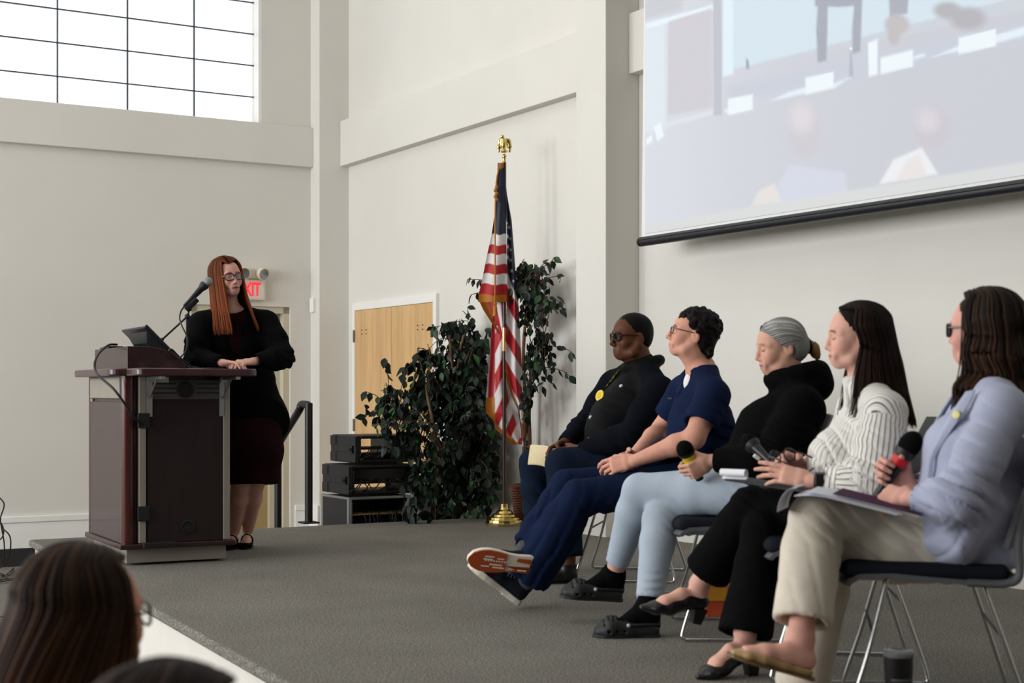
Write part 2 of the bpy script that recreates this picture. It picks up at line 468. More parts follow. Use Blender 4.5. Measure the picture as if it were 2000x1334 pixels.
# ledge beam under the window
ub, zb1 = hitA(612, 322, .06); zb1 = hitA(0, 276, .06)[1]
mb = MB(); rb(mb, ub, LV, .001, .06, zb1, zled+.02); struct('trim_1', mb, M['wall'], .006)
# window: glass, thin muntins, white jamb
M['glass'] = mat('window_glass', '#ffffff', .03, spec=.5)
def glass_mat():
    m = M['glass']; nt = m.node_tree; N = nt.nodes; L = nt.links
    t = N.new('ShaderNodeBsdfTransparent'); g = N.new('ShaderNodeBsdfGlossy'); g.inputs['Roughness'].default_value = .05
    f = N.new('ShaderNodeFresnel'); f.inputs['IOR'].default_value = 1.3; mx = N.new('ShaderNodeMixShader')
    L.new(f.outputs[0], mx.inputs[0]); L.new(t.outputs[0], mx.inputs[1]); L.new(g.outputs[0], mx.inputs[2]); L.new(mx.outputs[0], N['Material Output'].inputs['Surface'])
glass_mat()
M['muntin'] = mat('dark_muntin', '#3d4650', .5)
GV = -.12
win = tag(fixn(rb(MB(), UW0, UW1, GV-.006, GV+.006, zled+.0, WTOP).build('window_1', M['glass'])), kind='structure')
mb = MB()
for px in (112.5, 249.5, 379.5):
    u = hitA(px, 200, GV+.01)[0]; rb(mb, u-.005, u+.005, GV-.012, GV+.014, zled, WTOP)
du = hitA(112.5, 200, GV)[0]-hitA(249.5, 200, GV)[0]
for k in range(1, 4):
    u = hitA(112.5, 200, GV+.01)[0]+du*k; rb(mb, u-.005, u+.005, GV-.012, GV+.014, zled, WTOP)
zs_ = [hitA(250, y, GV+.01)[1] for y in (163.5, 98.5, 35.0)]
dz = (zs_[2]-zs_[0])/2
for k in range(0, 12):
    z = zs_[0]+dz*k
    if z < WTOP: rb(mb, UW0, UW1, GV-.010, GV+.012, z-.005, z+.005)
fr = fixn(mb.build('muntin_grid', M['muntin'], win)); 
mb = MB(); rb(mb, UW0-.001, UW0+.03, GV-.02, 0.0, zled, WTOP); rb(mb, UW1-.03, UW1, GV-.02, 0, zled, WTOP); rb(mb, UW0, UW1, GV-.02, 0, WTOP-.03, WTOP)
fixn(mb.build('window_jamb', M['white'], win))
# --- corner column
uc = .2885
mb = MB(); rb(mb, 0, uc, 0, .2, 0, 6.4); struct('column_corner', mb, M['wall'])
# --- back wall
v1, _ = hitB(1248, 600, 0)
r0 = ray(1183, 600); pv = RM(0, v1)
# pilaster: its near side face lies in the plane v = v1
t = np.dot(pv, dB)/np.dot(r0, dB); pp = -np.dot(r0*t-CORNER, dA); v0 = hitB(1125, 600, pp)[0]
vd0 = hitB(690, 605)[0]; vd1, zdd = hitB(850, 585)      # wooden double door
mb = MB(); rb(mb, -.2, 0, -.25, HV, 0, 6.4)
struct('wall_back', mb, M['wall'])
mb = MB(); rb(mb, 0, pp, v0, v1, 0, 6.4); struct('column_pilaster', mb, M['wall'], .004)
vb0, zq0 = hitB(664, 325, .085); vb1 = v0; zq1 = hitB(664, 237, .085)[1]
mb = MB(); rb(mb, 0.0005, .085, .2005, vb1, zq0, zq1); struct('trim_2', mb, M['wall'], .004)
vr0, zr0 = v1, hitB(1232, 143, .08)[1]; zr1 = hitB(1232, 25, .08)[1]
mb = MB(); rb(mb, 0, .08, v1, HV, zr0, zr1); struct('trim_3', mb, M['wall'], .004)
# far hall sides, outside the frame
mb = MB(); rb(mb, LV, LV+.2, -.3, HV, 0, 6.4); struct('wall_right', mb, M['rear'])
mb = MB(); rb(mb, 0, LV, HV, HV+.2, 0, 6.4); struct('wall_rear', mb, M['rear'])
# --- baseboards
zt = hitA(0, 1010)[1]; zm = hitA(0, 1073)[1]
M['cove'] = mat('black_cove_base', '#2a2a29', .5)
mb = MB(); rb(mb, ud0+.05, LV, 0, .018, zm, zt-.05); rb(mb, ud0+.05, LV, 0, .027, zt-.05, zt); rb(mb, uc, ud1-.04, 0, .018, 0, zt-.05); rb(mb, uc, ud1-.04, 0, .027, zt-.05, zt)
struct('baseboard_left', mb, M['white'], .004)
mb = MB(); rb(mb, ud0+.05, LV, 0, .014, 0, zm); struct('trim_4', mb, M['cove'])
mb = MB()
rb(mb, -.0, uc+.02, .2, .22, 0, zt); rb(mb, uc, uc+.02, .0, .22, 0, zt)
rb(mb, 0, .018, .2, vd0-.08, 0, zt)
rb(mb, 0, .018, vd1+.08, v0, 0, zt)
struct('baseboard_back', mb, M['white'], .004)

# --- exit door in the end wall
M['door_paint'] = mat('door_frame_paint', '#c9c3ad', .5, var=.02)
M['door_tan'] = mat('tan_door', '#b39a6b', .55, var=.05, vscale=4)
mb = MB(); rb(mb, ud1+.155, ud0-.155, -.19, -.15, 0, zd-.145)
ed = tag(fixn(mb.build('door_1', M['door_tan'])), kind='structure')
mb = MB()
for (a, b) in ((ud1+.0, ud1+.06), (ud0-.06, ud0)): rb(mb, a, b, -.2, -.02, 0, zd)
rb(mb, ud1, ud0, -.2, -.02, zd-.06, zd)
for (a, b) in ((ud1+.06, ud1+.16), (ud0-.16, ud0-.06)): rb(mb, a, b, -.2, -.10, 0, zd-.06)
rb(mb, ud1+.06, ud0-.06, -.2, -.10, zd-.15, zd-.06)
fixn(mb.build('door_frame', M['door_paint'], ed))
mb = MB(); q = RM(ud0-.27, -.15, 1.0); mb.tube([q, q+dB*.05, q+dB*.055+dA*.11], .010); mb.lathe([(.028, 0), (.028, .006)], q, dB); mb.build('door_handle', M['steel'], ed, smooth=True)

# --- wooden double door in the back wall
def wood_mat(name, c1, c2, sc, rough=.42, coat=.15, planks=0.0, pl_scale=3.0, plank_axis=0):
    m = mat(name, c1, rough, color2=c2, vscale=sc[0], aniso=sc[1], detail=5, coat=coat, ramp=(.3, .72))
    if planks:
        nt = m.node_tree; N = nt.nodes; L = nt.links; b = N['Principled BSDF']; src = b.inputs['Base Color'].links[0].from_socket
        co = N.new('ShaderNodeTexCoord'); sp = N.new('ShaderNodeSeparateXYZ'); L.new(co.outputs['Object'], sp.inputs[0])
        ml = N.new('ShaderNodeMath'); ml.operation = 'MULTIPLY'; ml.inputs[1].default_value = pl_scale; L.new(sp.outputs[plank_axis], ml.inputs[0])
        fl = N.new('ShaderNodeMath'); fl.operation = 'FLOOR'; L.new(ml.outputs[0], fl.inputs[0])
        wn = N.new('ShaderNodeTexWhiteNoise'); wn.noise_dimensions = '1D'; L.new(fl.outputs[0], wn.inputs['W'])
        r = N.new('ShaderNodeMapRange'); r.inputs['To Min'].default_value = 1-planks; r.inputs['To Max'].default_value = 1.0; L.new(wn.outputs['Value'], r.inputs['Value'])
        mx = N.new('ShaderNodeMix'); mx.data_type = 'RGBA'; mx.blend_type = 'MULTIPLY'; mx.inputs['Factor'].default_value = 1
        L.new(src, mx.inputs['A']); L.new(r.outputs[0], mx.inputs['B']); L.new(mx.outputs['Result'], b.inputs['Base Color'])
    return m
M['maple'] = wood_mat('maple_veneer', '#d2a873', '#e0ba88', (5, (6, 6, .5)), .4, .1, .13, 9.0)
zlf = hitB(692, 605)[1]
vmid = hitB(763, 600, .03)[0]; vi0 = hitB(692, 605, .03)[0]; vi1 = hitB(845, 600, .03)[0]; ztop = hitB(763, 599, .03)[1]
mb = MB(); o1 = vd0-.03; o2 = vd1
rb(mb, 0, .03, vi0-.055, vi0, 0, ztop+.07); rb(mb, 0, .03, vi1, vi1+.055, 0, ztop+.07); rb(mb, 0, .03, vi0, vi1, ztop, ztop+.07)
dd = tag(fixn(mb.build('door_2', M['white'], bev=.004)), kind='structure')
M['hinge'] = mat('hinge_metal', '#7a746a', .4, metal=.8)
M['hole'] = mat('dark_hole', '#33271b', .8)
for (a, b, hs) in ((vi0+.004, vmid-.003, vi0), (vmid+.003, vi1-.004, vi1)):
    mb = MB(); mb.frame(RROT.T @ np.eye(3) if False else None)
    # leaf in its own frame so that the veneer runs across it
    w = b-a
    lf = MB().box((0, -.012, .0), (w, .022, ztop-.006)).build('door_leaf', M['maple'], dd, bev=.002)
    lf.location = tuple(RM(.012, a, .004)); lf.rotation_euler = (0, 0, math.atan2(dB[1], dB[0]))
    mb = MB()
    sgn = 1 if hs == vi0 else -1
    for px, py in (((688, 657), (688, 830)) if hs == vi0 else ((843, 646), (843, 820))):
        z = hitB(px, py, .035)[1]; rb(mb, .03, .036, hs-.028 if sgn > 0 else hs, hs if sgn > 0 else hs+.028, z-.05, z+.05)
        q = RM(.04, hs, z); mb.tube([q-UP*.055, q+UP*.055], .009, 8)
    fixn(mb.build('hinge', M['hinge'], dd))
    mb = MB()
    c = a+w*.28 if sgn > 0 else b-w*.28
    for dx in (-.045, .045):
        for k in range(2): 
            q = RM(.0345, c+dx, ztop-.18-.035*k); mb.lathe([(.006, -.002), (.006, .0012)], q, -dA, 8)
    mb.build('screw_hole', M['hole'], dd)
# thermostat plate on the corner
q = RM(uc+.013, .07, hitA(607, 597)[1]); mb = MB(); mb.cbox(q, (.026, .075, .13), RROT)
tag(mb.build('wall_sensor', M['white'], bev=.006), 'small white wall sensor box on the corner column right of the exit door', 'sensor')

# --- the stage
edge = [RM(3.486, 2.977), RM(3.735, 6.39), RM(3.871, 8.18), RM(4.12, 11.9)]
e0, e1 = edge[0], edge[2]
mb = MB()
inset = [p+dA*.035+(dB*.03 if i == 0 else 0) for i, p in enumerate(edge)]
mb.prism([RM(0.0005, 3.007)]+[RM(0.0005, 11.9)]+inset[::-1], (0, 0, 0), (0, 0, STG-.03)); 
stg = fixn(mb.build('stage', mat('stage_fascia', '#d8d4cc', .6, var=.02))); tag(stg, kind='structure')
mb = MB(); mb.prism([RM(0.0005, 2.977), RM(0.0005, 11.9)]+edge[::-1], (0, 0, STG-.045), (0, 0, STG))
st = fixn(mb.build('stage_carpet', M['carpet'], stg)); bevel(st, .016, 4)
mb = MB(); rb(mb, 1.5, 2.7, 2.65, 3.0, 0, .333); rb(mb, 1.5, 2.7, 2.3, 2.65, 0, .167); struct('stair_steps', mb, M['carpet'], .01)
# ================================================================== things on the stage and along the walls
def rotz(a): c, s = math.cos(a), math.sin(a); return np.array([[c, -s, 0], [s, c, 0], [0, 0, 1.0]])
def frame_from(x, z):                                     # axes as columns: x kept, z made square to it
    x = unit(x); z = A3(z); z = unit(z-x*np.dot(z, x)); return np.stack([x, np.cross(z, x), z], 1)
CABLE = M['cable']

# ------------------------------------------------------------------ lectern
M['mahog'] = wood_mat('mahogany_laminate', '#230d10', '#321316', (6, (5, 5, .6)), .38, .25)
M['mahog_top'] = wood_mat('mahogany_top', '#30151a', '#452025', (6, (.8, 5, 5)), .35, .3)
M['taupe'] = mat('taupe_trim', '#8b8478', .5, var=.03)
LE = A3((-2.08, 8.0, STG)); LA = math.atan2(.47, .88); LR = rotz(LA)
def LL(x, y, z): return LE+LR @ A3((x, y, z))
lec = thing('lectern', 'dark mahogany lectern with a raised hood and folded-out side shelf at the stage front', 'lectern', LE, LA)
MB().box((.025, .025, .012), (.575, .805, .09)).build('plinth', M['taupe'], lec, bev=.003)
MB().box((-.018, -.018, .09), (.618, .848, .118)).build('base_moulding', M['mahog'], lec, bev=.006)
mb = MB(); mb.box((.0, .035, .118), (.02, .795, .88)); mb.box((.0, .035, .895), (.02, .795, 1.02))
mb.box((.02, .035, .118), (.58, .795, 1.02)); 
mb.build('cabinet_body', M['mahog'], lec, bev=.003)
mb = MB().box((-.004, .06, .90), (.001, .77, 1.012)); mb.build('front_rail', M['taupe'], lec, bev=.003)
M['post'] = wood_mat('mahogany_post', '#3a120e', '#4d1c14', (5, (5, 5, .6)), .3, .3)
for y in (.030, .80): MB().lathe([(.034, .118), (.034, 1.02)], (.030, y, 0), n=28).build('corner_post', M['post'], lec, smooth=True)
mb = MB().box((.13, .0, .118), (.575, .03, .90)); mb.build('side_panel', wood_mat('dark_side_panel', '#190a0b', '#240e10', (6, (5, 5, .6)), .62, .0), lec, bev=.003)
for x in (.085, .55): MB().box((x, -.008, .12), (x+.038, .03, 1.018)).build('edge_strip', M['taupe'], lec, bev=.004)
mb = MB().box((.125, -.004, .895), (.55, .0, 1.0)); mb.build('vent_panel', mat('dark_vent_panel', '#4a4744', .5), lec, bev=.002)
mb = MB()
for z in (.925, .95, .975):
    for x in (.16, .40): MB().box((x, -.006, z), (x+.13, -.0035, z+.007)).build('vent_slot', M['black_plastic'], lec)
mb = MB(); mb.lathe([(.045, 0), (.045, .008), (.035, .010), (.034, .002)], (.335, -.003, .945), (0, -1, 0), 28); mb.build('cable_grommet', M['black_plastic'], lec, smooth=True); mb = MB()
mb.lathe([(.04, 0), (.04, .008), (.03, .010), (.029, .002)], (.35, -.001, .20), (0, -1, 0), 28)
mb.build('cable_grommet', M['black_plastic'], lec, smooth=True)
# rounded slab tops
def round_slab(x0, y0, x1, y1, r, n=7):
    P = []
    for (cx, cy, a0) in ((x1-r, y1-r, 0), (x0+r, y1-r, PI/2), (x0+r, y0+r, PI), (x1-r, y0+r, 1.5*PI)):
        for k in range(n): a = a0+PI/2*k/(n-1); P.append((cx+r*math.cos(a), cy+r*math.sin(a), 0))
    return P
mb = MB(); mb.prism(round_slab(-.075, -.03, .66, .90, .06), (0, 0, 1.02), (0, 0, 1.06)); mb.build('top_slab', M['mahog_top'], lec, bev=.008, seg=3)
mb = MB(); mb.prism(round_slab(.0, -.30, .655, -.033, .05), (0, 0, 1.018), (0, 0, 1.058)); mb.build('side_shelf', M['mahog_top'], lec, bev=.008, seg=3)
for x in (.14, .545):
    mb = MB(); mb.box((x-.017, -.008, .80), (x+.017, -.001, 1.01)); mb.box((x-.012, -.29, 1.0), (x+.012, -.006, 1.017))
    mb.tube([(x, -.012, .90), (x, -.16, 1.0)], .006, 6); mb.box((x-.017, -.03, .985), (x+.10 if x < .3 else x+.017, -.006, 1.016))
    mb.build('folding_bracket', M['steel'], lec, bev=.0015)
mb = MB(); cs = [(.03, 1.06), (.03, 1.18), (.12, 1.18)]+[(.12+.225*math.sin(a), 1.06+.12*math.cos(a)) for a in np.linspace(.1, PI/2, 12)]
mb.prism([(x, .02, z) for x, z in cs], (0, 0, 0), (0, .025, 0)); mb.prism([(x, .775, z) for x, z in cs], (0, 0, 0), (0, .025, 0))
mb.box((.03, .045, 1.06), (.05, .775, 1.18)); mb.box((.05, .045, 1.165), (.13, .775, 1.18))
fixn(mb.build('hood', M['mahog'], lec, bev=.002))
for z in (.78, .28): MB().box((.075, -.022, z-.04), (.14, -.006, z+.04)).build('cable_clip', M['black_plastic'], lec, bev=.004)
mb = MB(); mb.box((.10, -.05, .095), (.28, .005, .125)); mb.build('power_outlet_strip', M['black_plastic'], lec, bev=.004)
P = [LL(.16, -.02, 1.0), LL(.11, -.02, .93), LL(.105, -.02, .8), LL(.115, -.02, .6), LL(.12, -.022, .4), LL(.13, -.02, .25), LL(.10, -.03, .17), LL(.14, -.035, .13)]
P2 = [LL(.33, -.012, .95), LL(.27, -.02, .97), LL(.19, -.02, .975), LL(.13, -.025, .93), LL(.1, -.025, .82)]
mb = MB(); mb.tube(smooth_path(P), .006, 8); mb.tube(smooth_path(P2), .005, 8)
P3 = [LL(.59, -.02, 1.0), LL(.63, -.03, .995), LL(.66, -.05, .96), LL(.665, -.06, .93)]; mb.tube(smooth_path(P3), .003, 6)
mb.build('power_cord', CABLE, lec, world=True, smooth=True)

# monitor on the lectern, seen from behind
mo = thing('monitor', 'black flat monitor tilted back on the lectern hood, seen from behind', 'monitor', LL(.405, .15, 1.065), LA)
ax = unit((.168-.405, 0, 1.295-1.06)); nx = unit((-ax[2], 0, ax[0]))       # panel up, panel back
def mpt(y, s, b): return A3((0, y, 0))+ax*s+nx*b
mb = MB(); R = np.stack([nx, A3((0, 1, 0)), ax], 1)
mb.cbox(mpt(.26, .172, .008), (.022, .53, .33), R); bz = mb.build('bezel', mat('monitor_shell', '#15171b', .35), mo, bev=.005)
mb = MB(); poly = [mpt(.03, .03, .018), mpt(.49, .03, .018), mpt(.49, .31, .018), mpt(.03, .31, .018)]; back = [mpt(.10, .06, .05), mpt(.42, .06, .05), mpt(.42, .25, .05), mpt(.10, .25, .05)]
mb._add(poly+back, [(0,1,2,3), (7,6,5,4), (0,4,5,1), (1,5,6,2), (2,6,7,3), (3,7,4,0)]); fixn(mb.build('back_shell', M['black_plastic'], mo, bev=.006))
mb = MB(); mb.cbox(mpt(.26, .338, .006), (.016, .52, .006), R); mb.build('top_edge', M['steel'], mo, bev=.001)
mb = MB(); mb.cbox(mpt(.26, .17, -.0045), (.002, .50, .30), R); mb.build('screen', M['black_gloss'], mo)
# small black gadget and its cord on the hood
gd = thing('wireless_receiver', 'small flat black receiver box lying on the rear of the lectern hood', 'receiver', LL(.075, .56, 1.18), LA)
MB().box((-.04, -.08, 0), (.045, .08, .014)).build('case', M['black_gloss'], gd, bev=.004)
MB().box((-.035, .085, 0), (.02, .16, .010)).build('dongle', M['black_plastic'], gd, bev=.003)
P = [U(228, 673, 8.45), U(212, 674, 8.35), U(195, 688, 8.2), U(186, 705, 8.1), U(186, 722, 8.05), U(196, 737, 7.96), U(222, 760, 7.9), U(246, 792, 7.9), U(262, 816, 7.93), LL(.10, -.026, .76)]
tag(MB().tube(smooth_path(P), .0065, 10).build('cord', CABLE, smooth=True), 'black cord looping from the lectern hood over the front edge', 'cable')
# phone and papers on the slab
ph = tag(MB().frame(LR, LL(.52, .10, 1.0615)).box((-.04, -.08, 0), (.04, .08, .008)).build('phone', M['black_gloss'], bev=.003), 'black phone lying flat on the lectern top beside clasped hands', 'phone')
pd = thing('tablet', 'thin black tablet lying on the lectern top next to the monitor', 'tablet', LL(.47, .40, 1.0615), LA)
MB().box((-.06, -.09, 0), (.07, .09, .008)).build('case', M['black_plastic'], pd, bev=.003)
MB().box((-.055, -.085, .0082), (.065, .085, .0088)).build('screen', M['black_gloss'], pd)

# microphone on its stand
M['grille'] = mat('microphone_grille', '#8d9194', .4, metal=.7, bump=.8, bscale=500)
M['foam'] = mat('black_foam', '#0b0b0c', .95, bump=.6, bscale=400, spec=.1)
def microphone(name, label, head, tail, head_r, hm, ring=None, body_r=(.019, .012), tall=1.12):
    h, t = A3(head), A3(tail); d = unit(h-t); L = np.linalg.norm(h-t)
    o = thing(name, label, 'microphone', t)
    mb = MB(); mb.lathe([(.004, 0), (body_r[1], .004), (body_r[1]*1.05, L*.25), (body_r[0], L*.72), (body_r[0]*1.1, L*.78), (.01, L*.80)], (0, 0, 0), d, 20); mb.build('handle', mat('microphone_body', '#141517', .35), o, smooth=True)
    mb = MB(); mb.ball(d*(L-head_r*.15), head_r, 12, (1, 1, tall), frame_from(np.cross(d, (.3, .2, .9)), d)); mb.build('head', hm, o, smooth=True)
    mb = MB(); mb.lathe([(body_r[0]*1.12, L*.74), (head_r*.98, L*.84), (head_r*.98, L*.88), (.01, L*.89)], (0, 0, 0), d, 20); mb.build('collar', M['black_plastic'], o, smooth=True)
    if ring is not None:
        z0 = L*.70; mb = MB(); mb.lathe([(body_r[0]*.9, z0-.016), (body_r[0]*1.3, z0-.013), (body_r[0]*1.36, z0+.013), (body_r[0]*.9, z0+.016)], (0, 0, 0), d, 24, cap=False); mb.build('color_ring', ring, o, smooth=True)
    return o
microphone('microphone', 'silver-headed microphone clipped on the lectern stand before the speaker', U(406, 550, 8.36), U(360, 599, 8.32), .027, M['grille'])
ms = thing('microphone_stand', 'black desk boom stand holding the silver microphone on the lectern', 'microphone stand', LL(.43, .28, 1.06))
o = A3(LL(.43, .28, 1.06)); cl = U(366, 618, 8.40)
mb = MB(); mb.lathe([(.075, 0), (.075, .01), (.06, .016), (.016, .022), (.014, .05)], (0, 0, .001), n=32); mb.build('base', M['black_plastic'], ms, smooth=True)
mb = MB(); mb.tube([(0, 0, .02), cl-o], .0085, 10); mb.build('pole', M['black_plastic'], ms, smooth=True)
mb = MB(); mb.tube([U(317, 663, 8.36)-o, cl-o, U(371, 602, 8.36)-o], .0055, 10); mb.ball(cl-o, .016); mb.ball(U(317, 663, 8.36)-o, .010); mb.build('boom', M['black_plastic'], ms, smooth=True)
mb = MB(); a, b = U(362, 604, 8.33)-o, U(384, 583, 8.345)-o; mb.tube([a, b], .021, 12); mb.tube([U(371, 606, 8.36)-o, lerp(a, b, .5)], .009, 8); mb.build('clip', M['black_plastic'], ms, smooth=True)
P = [U(361, 598, 8.32), U(354, 607, 8.31), U(351, 622, 8.30), U(356, 638, 8.28), U(364, 655, 8.25), U(366, 672, 8.22), U(360, 690, 8.2), U(345, 700, 8.15), U(330, 686, 8.05), LL(.28, .05, 1.165), LL(.33, .06, 1.12), LL(.40, .05, 1.067), LL(.46, .07, 1.066)]
tag(MB().tube(smooth_path(P), .0045, 8).build('microphone_cable', CABLE, smooth=True), 'thin black microphone cable hanging from the stand to the lectern top', 'cable')

# ------------------------------------------------------------------ exit sign over the door
M['cream'] = mat('cream_plastic', '#ded8c4', .45)
us, zs = hitA(487, 566, .03)
es = thing('exit_sign', 'red lettered EXIT sign with twin emergency lamps above the tan door', 'exit sign', RM(us, .0, zs))
ez = math.atan2(dA[1], dA[0]); es.rotation_euler = (0, 0, ez)          # local x along the wall, -y out of it
MB().box((-.145, -.055, -.092), (.145, -.001, .095)).build('sign_box', M['cream'], es, bev=.008)
MB().box((-.128, -.058, -.078), (.128, -.054, .08)).build('face_plate', mat('sign_face', '#e9d9cf', .5), es, bev=.002)
M['exit_red'] = mat('lit_red_letters', '#e02a36', .5, emit='#ff3040', estr=.75)
t_ = text_obj('lettering', 'EXIT', .168, M['exit_red'], es, [[1, 0, 0], [0, 0, -1], [0, 1, 0]], (0, 0, 0), .002, .004, sx=.60)
t_.location = (-.012, -.0595, -.002)
MB().box((-.09, -.07, .097), (.11, -.001, .19)).build('lamp_housing', M['cream'], es, bev=.012)
M['lampglass'] = mat('lamp_lens', '#8f9094', .15, metal=.6, bump=.5, bscale=90)
for x in (-.075, .095):
    d = unit((.25 if x > 0 else -.1, -1, -.25)); c = A3((x, -.075, .145))
    lp = MB().lathe([(.02, -.03), (.052, -.01), (.056, .045), (.050, .047), (.048, .026)], c, d, 26).build('emergency_lamp', M['cream'], es, smooth=True)
    MB().lathe([(.0, .030), (.03, .036), (.050, .044), (.050, .040), (.0, .026)], c, d, 26, cap=False).build('lens', M['lampglass'], lp, smooth=True)

# ------------------------------------------------------------------ handrail at the stage steps
p1 = on_z(603, 1022, STG); p2 = p1-dB*.62; hr = thing('handrail', 'black metal handrail sloping down the steps beside the exit door', 'handrail', (p1[0], p1[1], STG))
H1 = .842
mb = MB()
def sq(mb, a, b, w=.024):
    d = unit(A3(b)-A3(a)); R = frame_from(d, (0, 0, 1) if abs(d[2]) < .9 else dB); L = np.linalg.norm(A3(b)-A3(a)); mb.cbox((A3(a)+A3(b))/2, (L, w*2, w*2), R)
o = A3((p1[0], p1[1], STG)); q1 = A3((0, 0, H1)); q2 = -dB*.14+UP*H1; q3 = -dB*.50+UP*.50
q4 = A3(U(543, 885, 11.3))-o; 
mb.tube(smooth_path([(0, 0, .0), (0, 0, H1-.06), (0, 0, H1-.012), -dB*.012+UP*H1, -dB*.06+UP*(H1+.004), q2, q2-dB*.05-UP*.05, q4+UP*.07+dB*.02, q4, (q4[0], q4[1], q4[2]-.1), (q4[0], q4[1], -STG)], 6), .028, 12)
mb.build('rail', mat('black_powder_coat', '#0e0f10', .38), hr, smooth=True)
MB().cbox((0, 0, .006), (.12, .12, .012), RROT).build('foot_plate', M['black_plastic'], hr, bev=.003)

# ------------------------------------------------------------------ rack cases behind the stage
def rack_case(label, px, d, z0, z1, W, D, road=False):
    f = U(px, 900, d); rc = thing('rack_case', label, 'rack case', (f[0], f[1], z0), math.atan2(dA[1], dA[0]), 'equipment rack cases behind the stage'); H = z1-z0; t = .028
    # local: x to the right, y away; open at front and back
    mb = MB(); mb.box((0, 0, .008), (t, D, H-.004)); mb.box((W-t, 0, .008), (W, D, H-.004)); mb.box((t, 0, H-t), (W-t, D, H-.004)); mb.box((t, 0, .008), (W-t, D, t+.004))
    if road: mb.box((t, D-.03, t), (W-t, D-.01, H-t))
    mb.build('shell', M['black_plastic'] if not road else mat('road_case_laminate', '#1d1e20', .45, bump=.2, bscale=200), rc, bev=.010)
    if not road:
        for X in (-.014, W-.004):
            mb = MB(); xa, xb = X, X+.018
            mb.box((xa+.006, .0, .012), (xb-.006, D, H-.01))
            for (y0, y1) in ((.0, .10), (D-.10, D)):
                mb.box((xa, y0, H*.62), (xb, y1, H-.01)); mb.box((xa, y0, .012), (xb, y1, H*.38))
            mb.box((xa, .08, H*.40), (xb, D-.08, H*.60)); mb.box((xa+.004, 0.02, H*.3), (xb-.002, .12, H*.7)); mb.box((xa+.004, D-.12, H*.3), (xb-.002, D-.02, H*.7))
            mb.build('molded_rib', M['black_plastic'], rc, bev=.009)
        mb = MB(); mb.cbox((-.018, .06, H*.5), (.012, .05, .055)); mb.tube([(-.026, .06+.012*math.cos(a), H*.5+.012*math.sin(a)) for a in np.linspace(0, 6.28, 13)], .004, 6); mb.build('latch', M['black_gloss'], rc, bev=.004)
    else:
        mb = MB()
        for (x, y) in ((0, -.004), (0, D-.02), (W-.02, -.004), (W-.02, D-.02)): mb.box((x-.006, y-.002, .005), (x+.024, y+.026, H))
        for z in (H-.02, .006):
            mb.box((-.005, -.004, z), (W+.004, .022, z+.02)); mb.box((-.005, .0, z), (.018, D, z+.02)); mb.box((W-.016, .0, z), (W+.004, D, z+.02))
        mb.build('aluminium_edge', M['steel'], rc, bev=.004)
        for y in (.0, D-.06):
            mb = MB(); c = A3((-.012, y+.02, H*.5)); mb.cbox(c, (.02, .05, .075)); mb.tube([c+A3((-.014, -.03, .025)), c+A3((-.02, 0, 0)), c+A3((-.014, .03, -.025))], .007, 6); mb.build('butterfly_latch', M['chrome'], rc, bev=.003)
    for x in (t, W-t-.016):
        rl = MB().box((x, .02, t), (x+.016, .024, H-t)).build('rack_rail', M['black_gloss'], rc); MB().box((x, D-.05, t), (x+.016, D-.046, H-t)).build('rack_rail', M['black_gloss'], rc)
        mb = MB()
        for z in np.arange(t+.02, H-t-.01, .016): mb.cbox((x+.008, .0195, z), (.005, .0015, .006))
        mb.build('hole_pattern', M['steel'], rl)
    return rc, t
rc, t = rack_case('topmost black plastic rack case of the stack left of the tall fake tree', 697, 11.0, .902, 1.118, .52, .45)
mb = MB(); mb.box((.30, .05, .03), (.49, .40, .188)); mb.build('amplifier', M['black_gloss'], rc, bev=.003)
mb = MB(); mb.box((.045, .06, .105), (.30, .36, .120)); mb.box((.10, .10, .03), (.27, .33, .075)); mb.build('rack_unit', M['black_plastic'], rc, bev=.003)
rng = random.Random(4)
def cables(rc, n, x0, x1, y0, z0, z1, sag, name='patch_cable'):
    mb = MB()
    for i in range(n):
        x = rng.uniform(x0, x1); xe = x+rng.uniform(-.12, .12); P = [(x, y0, z1), (lerp((x,), (xe,), .3)[0], y0-.03-rng.random()*.03, z1-sag*.4), (xe, y0-.05-rng.random()*.02, z0+.05*rng.random()), (xe+rng.uniform(-.06, .06), y0-.01, z0)]
        mb.tube(smooth_path(P, 5), .004, 6)
    mb.build(name, CABLE, rc, smooth=True)
cables(rc, 6, .08, .3, .04, .035, .11, .05)
rc, t = rack_case('middle black plastic rack case of the stack, tangled cables along its bottom', 684, 10.93, .672, .900, .54, .48)
mb = MB(); mb.box((.045, .05, .085), (.50, .40, .196)); mb.build('amplifier', M['black_gloss'], rc, bev=.003)
cables(rc, 14, .08, .5, .04, .034, .12, .05)
rc, t = rack_case('lowest black road case of the stack with silver edges and butterfly latches', 681, 10.86, .0, .670, .50, .48, True)
mb = MB(); mb.box((.04, .06, .03), (.46, .40, .50)); mb.build('amplifier', M['black_gloss'], rc, bev=.003)
mb = MB(); mb.box((.03, .02, .535), (.47, .30, .545)); mb.build('shelf', wood_mat('case_lid_wood', '#9a7a4a', '#ad8b58', (5, (1, 6, 6))), rc)
cables(rc, 16, .08, .42, .0, .2, .56, .1)
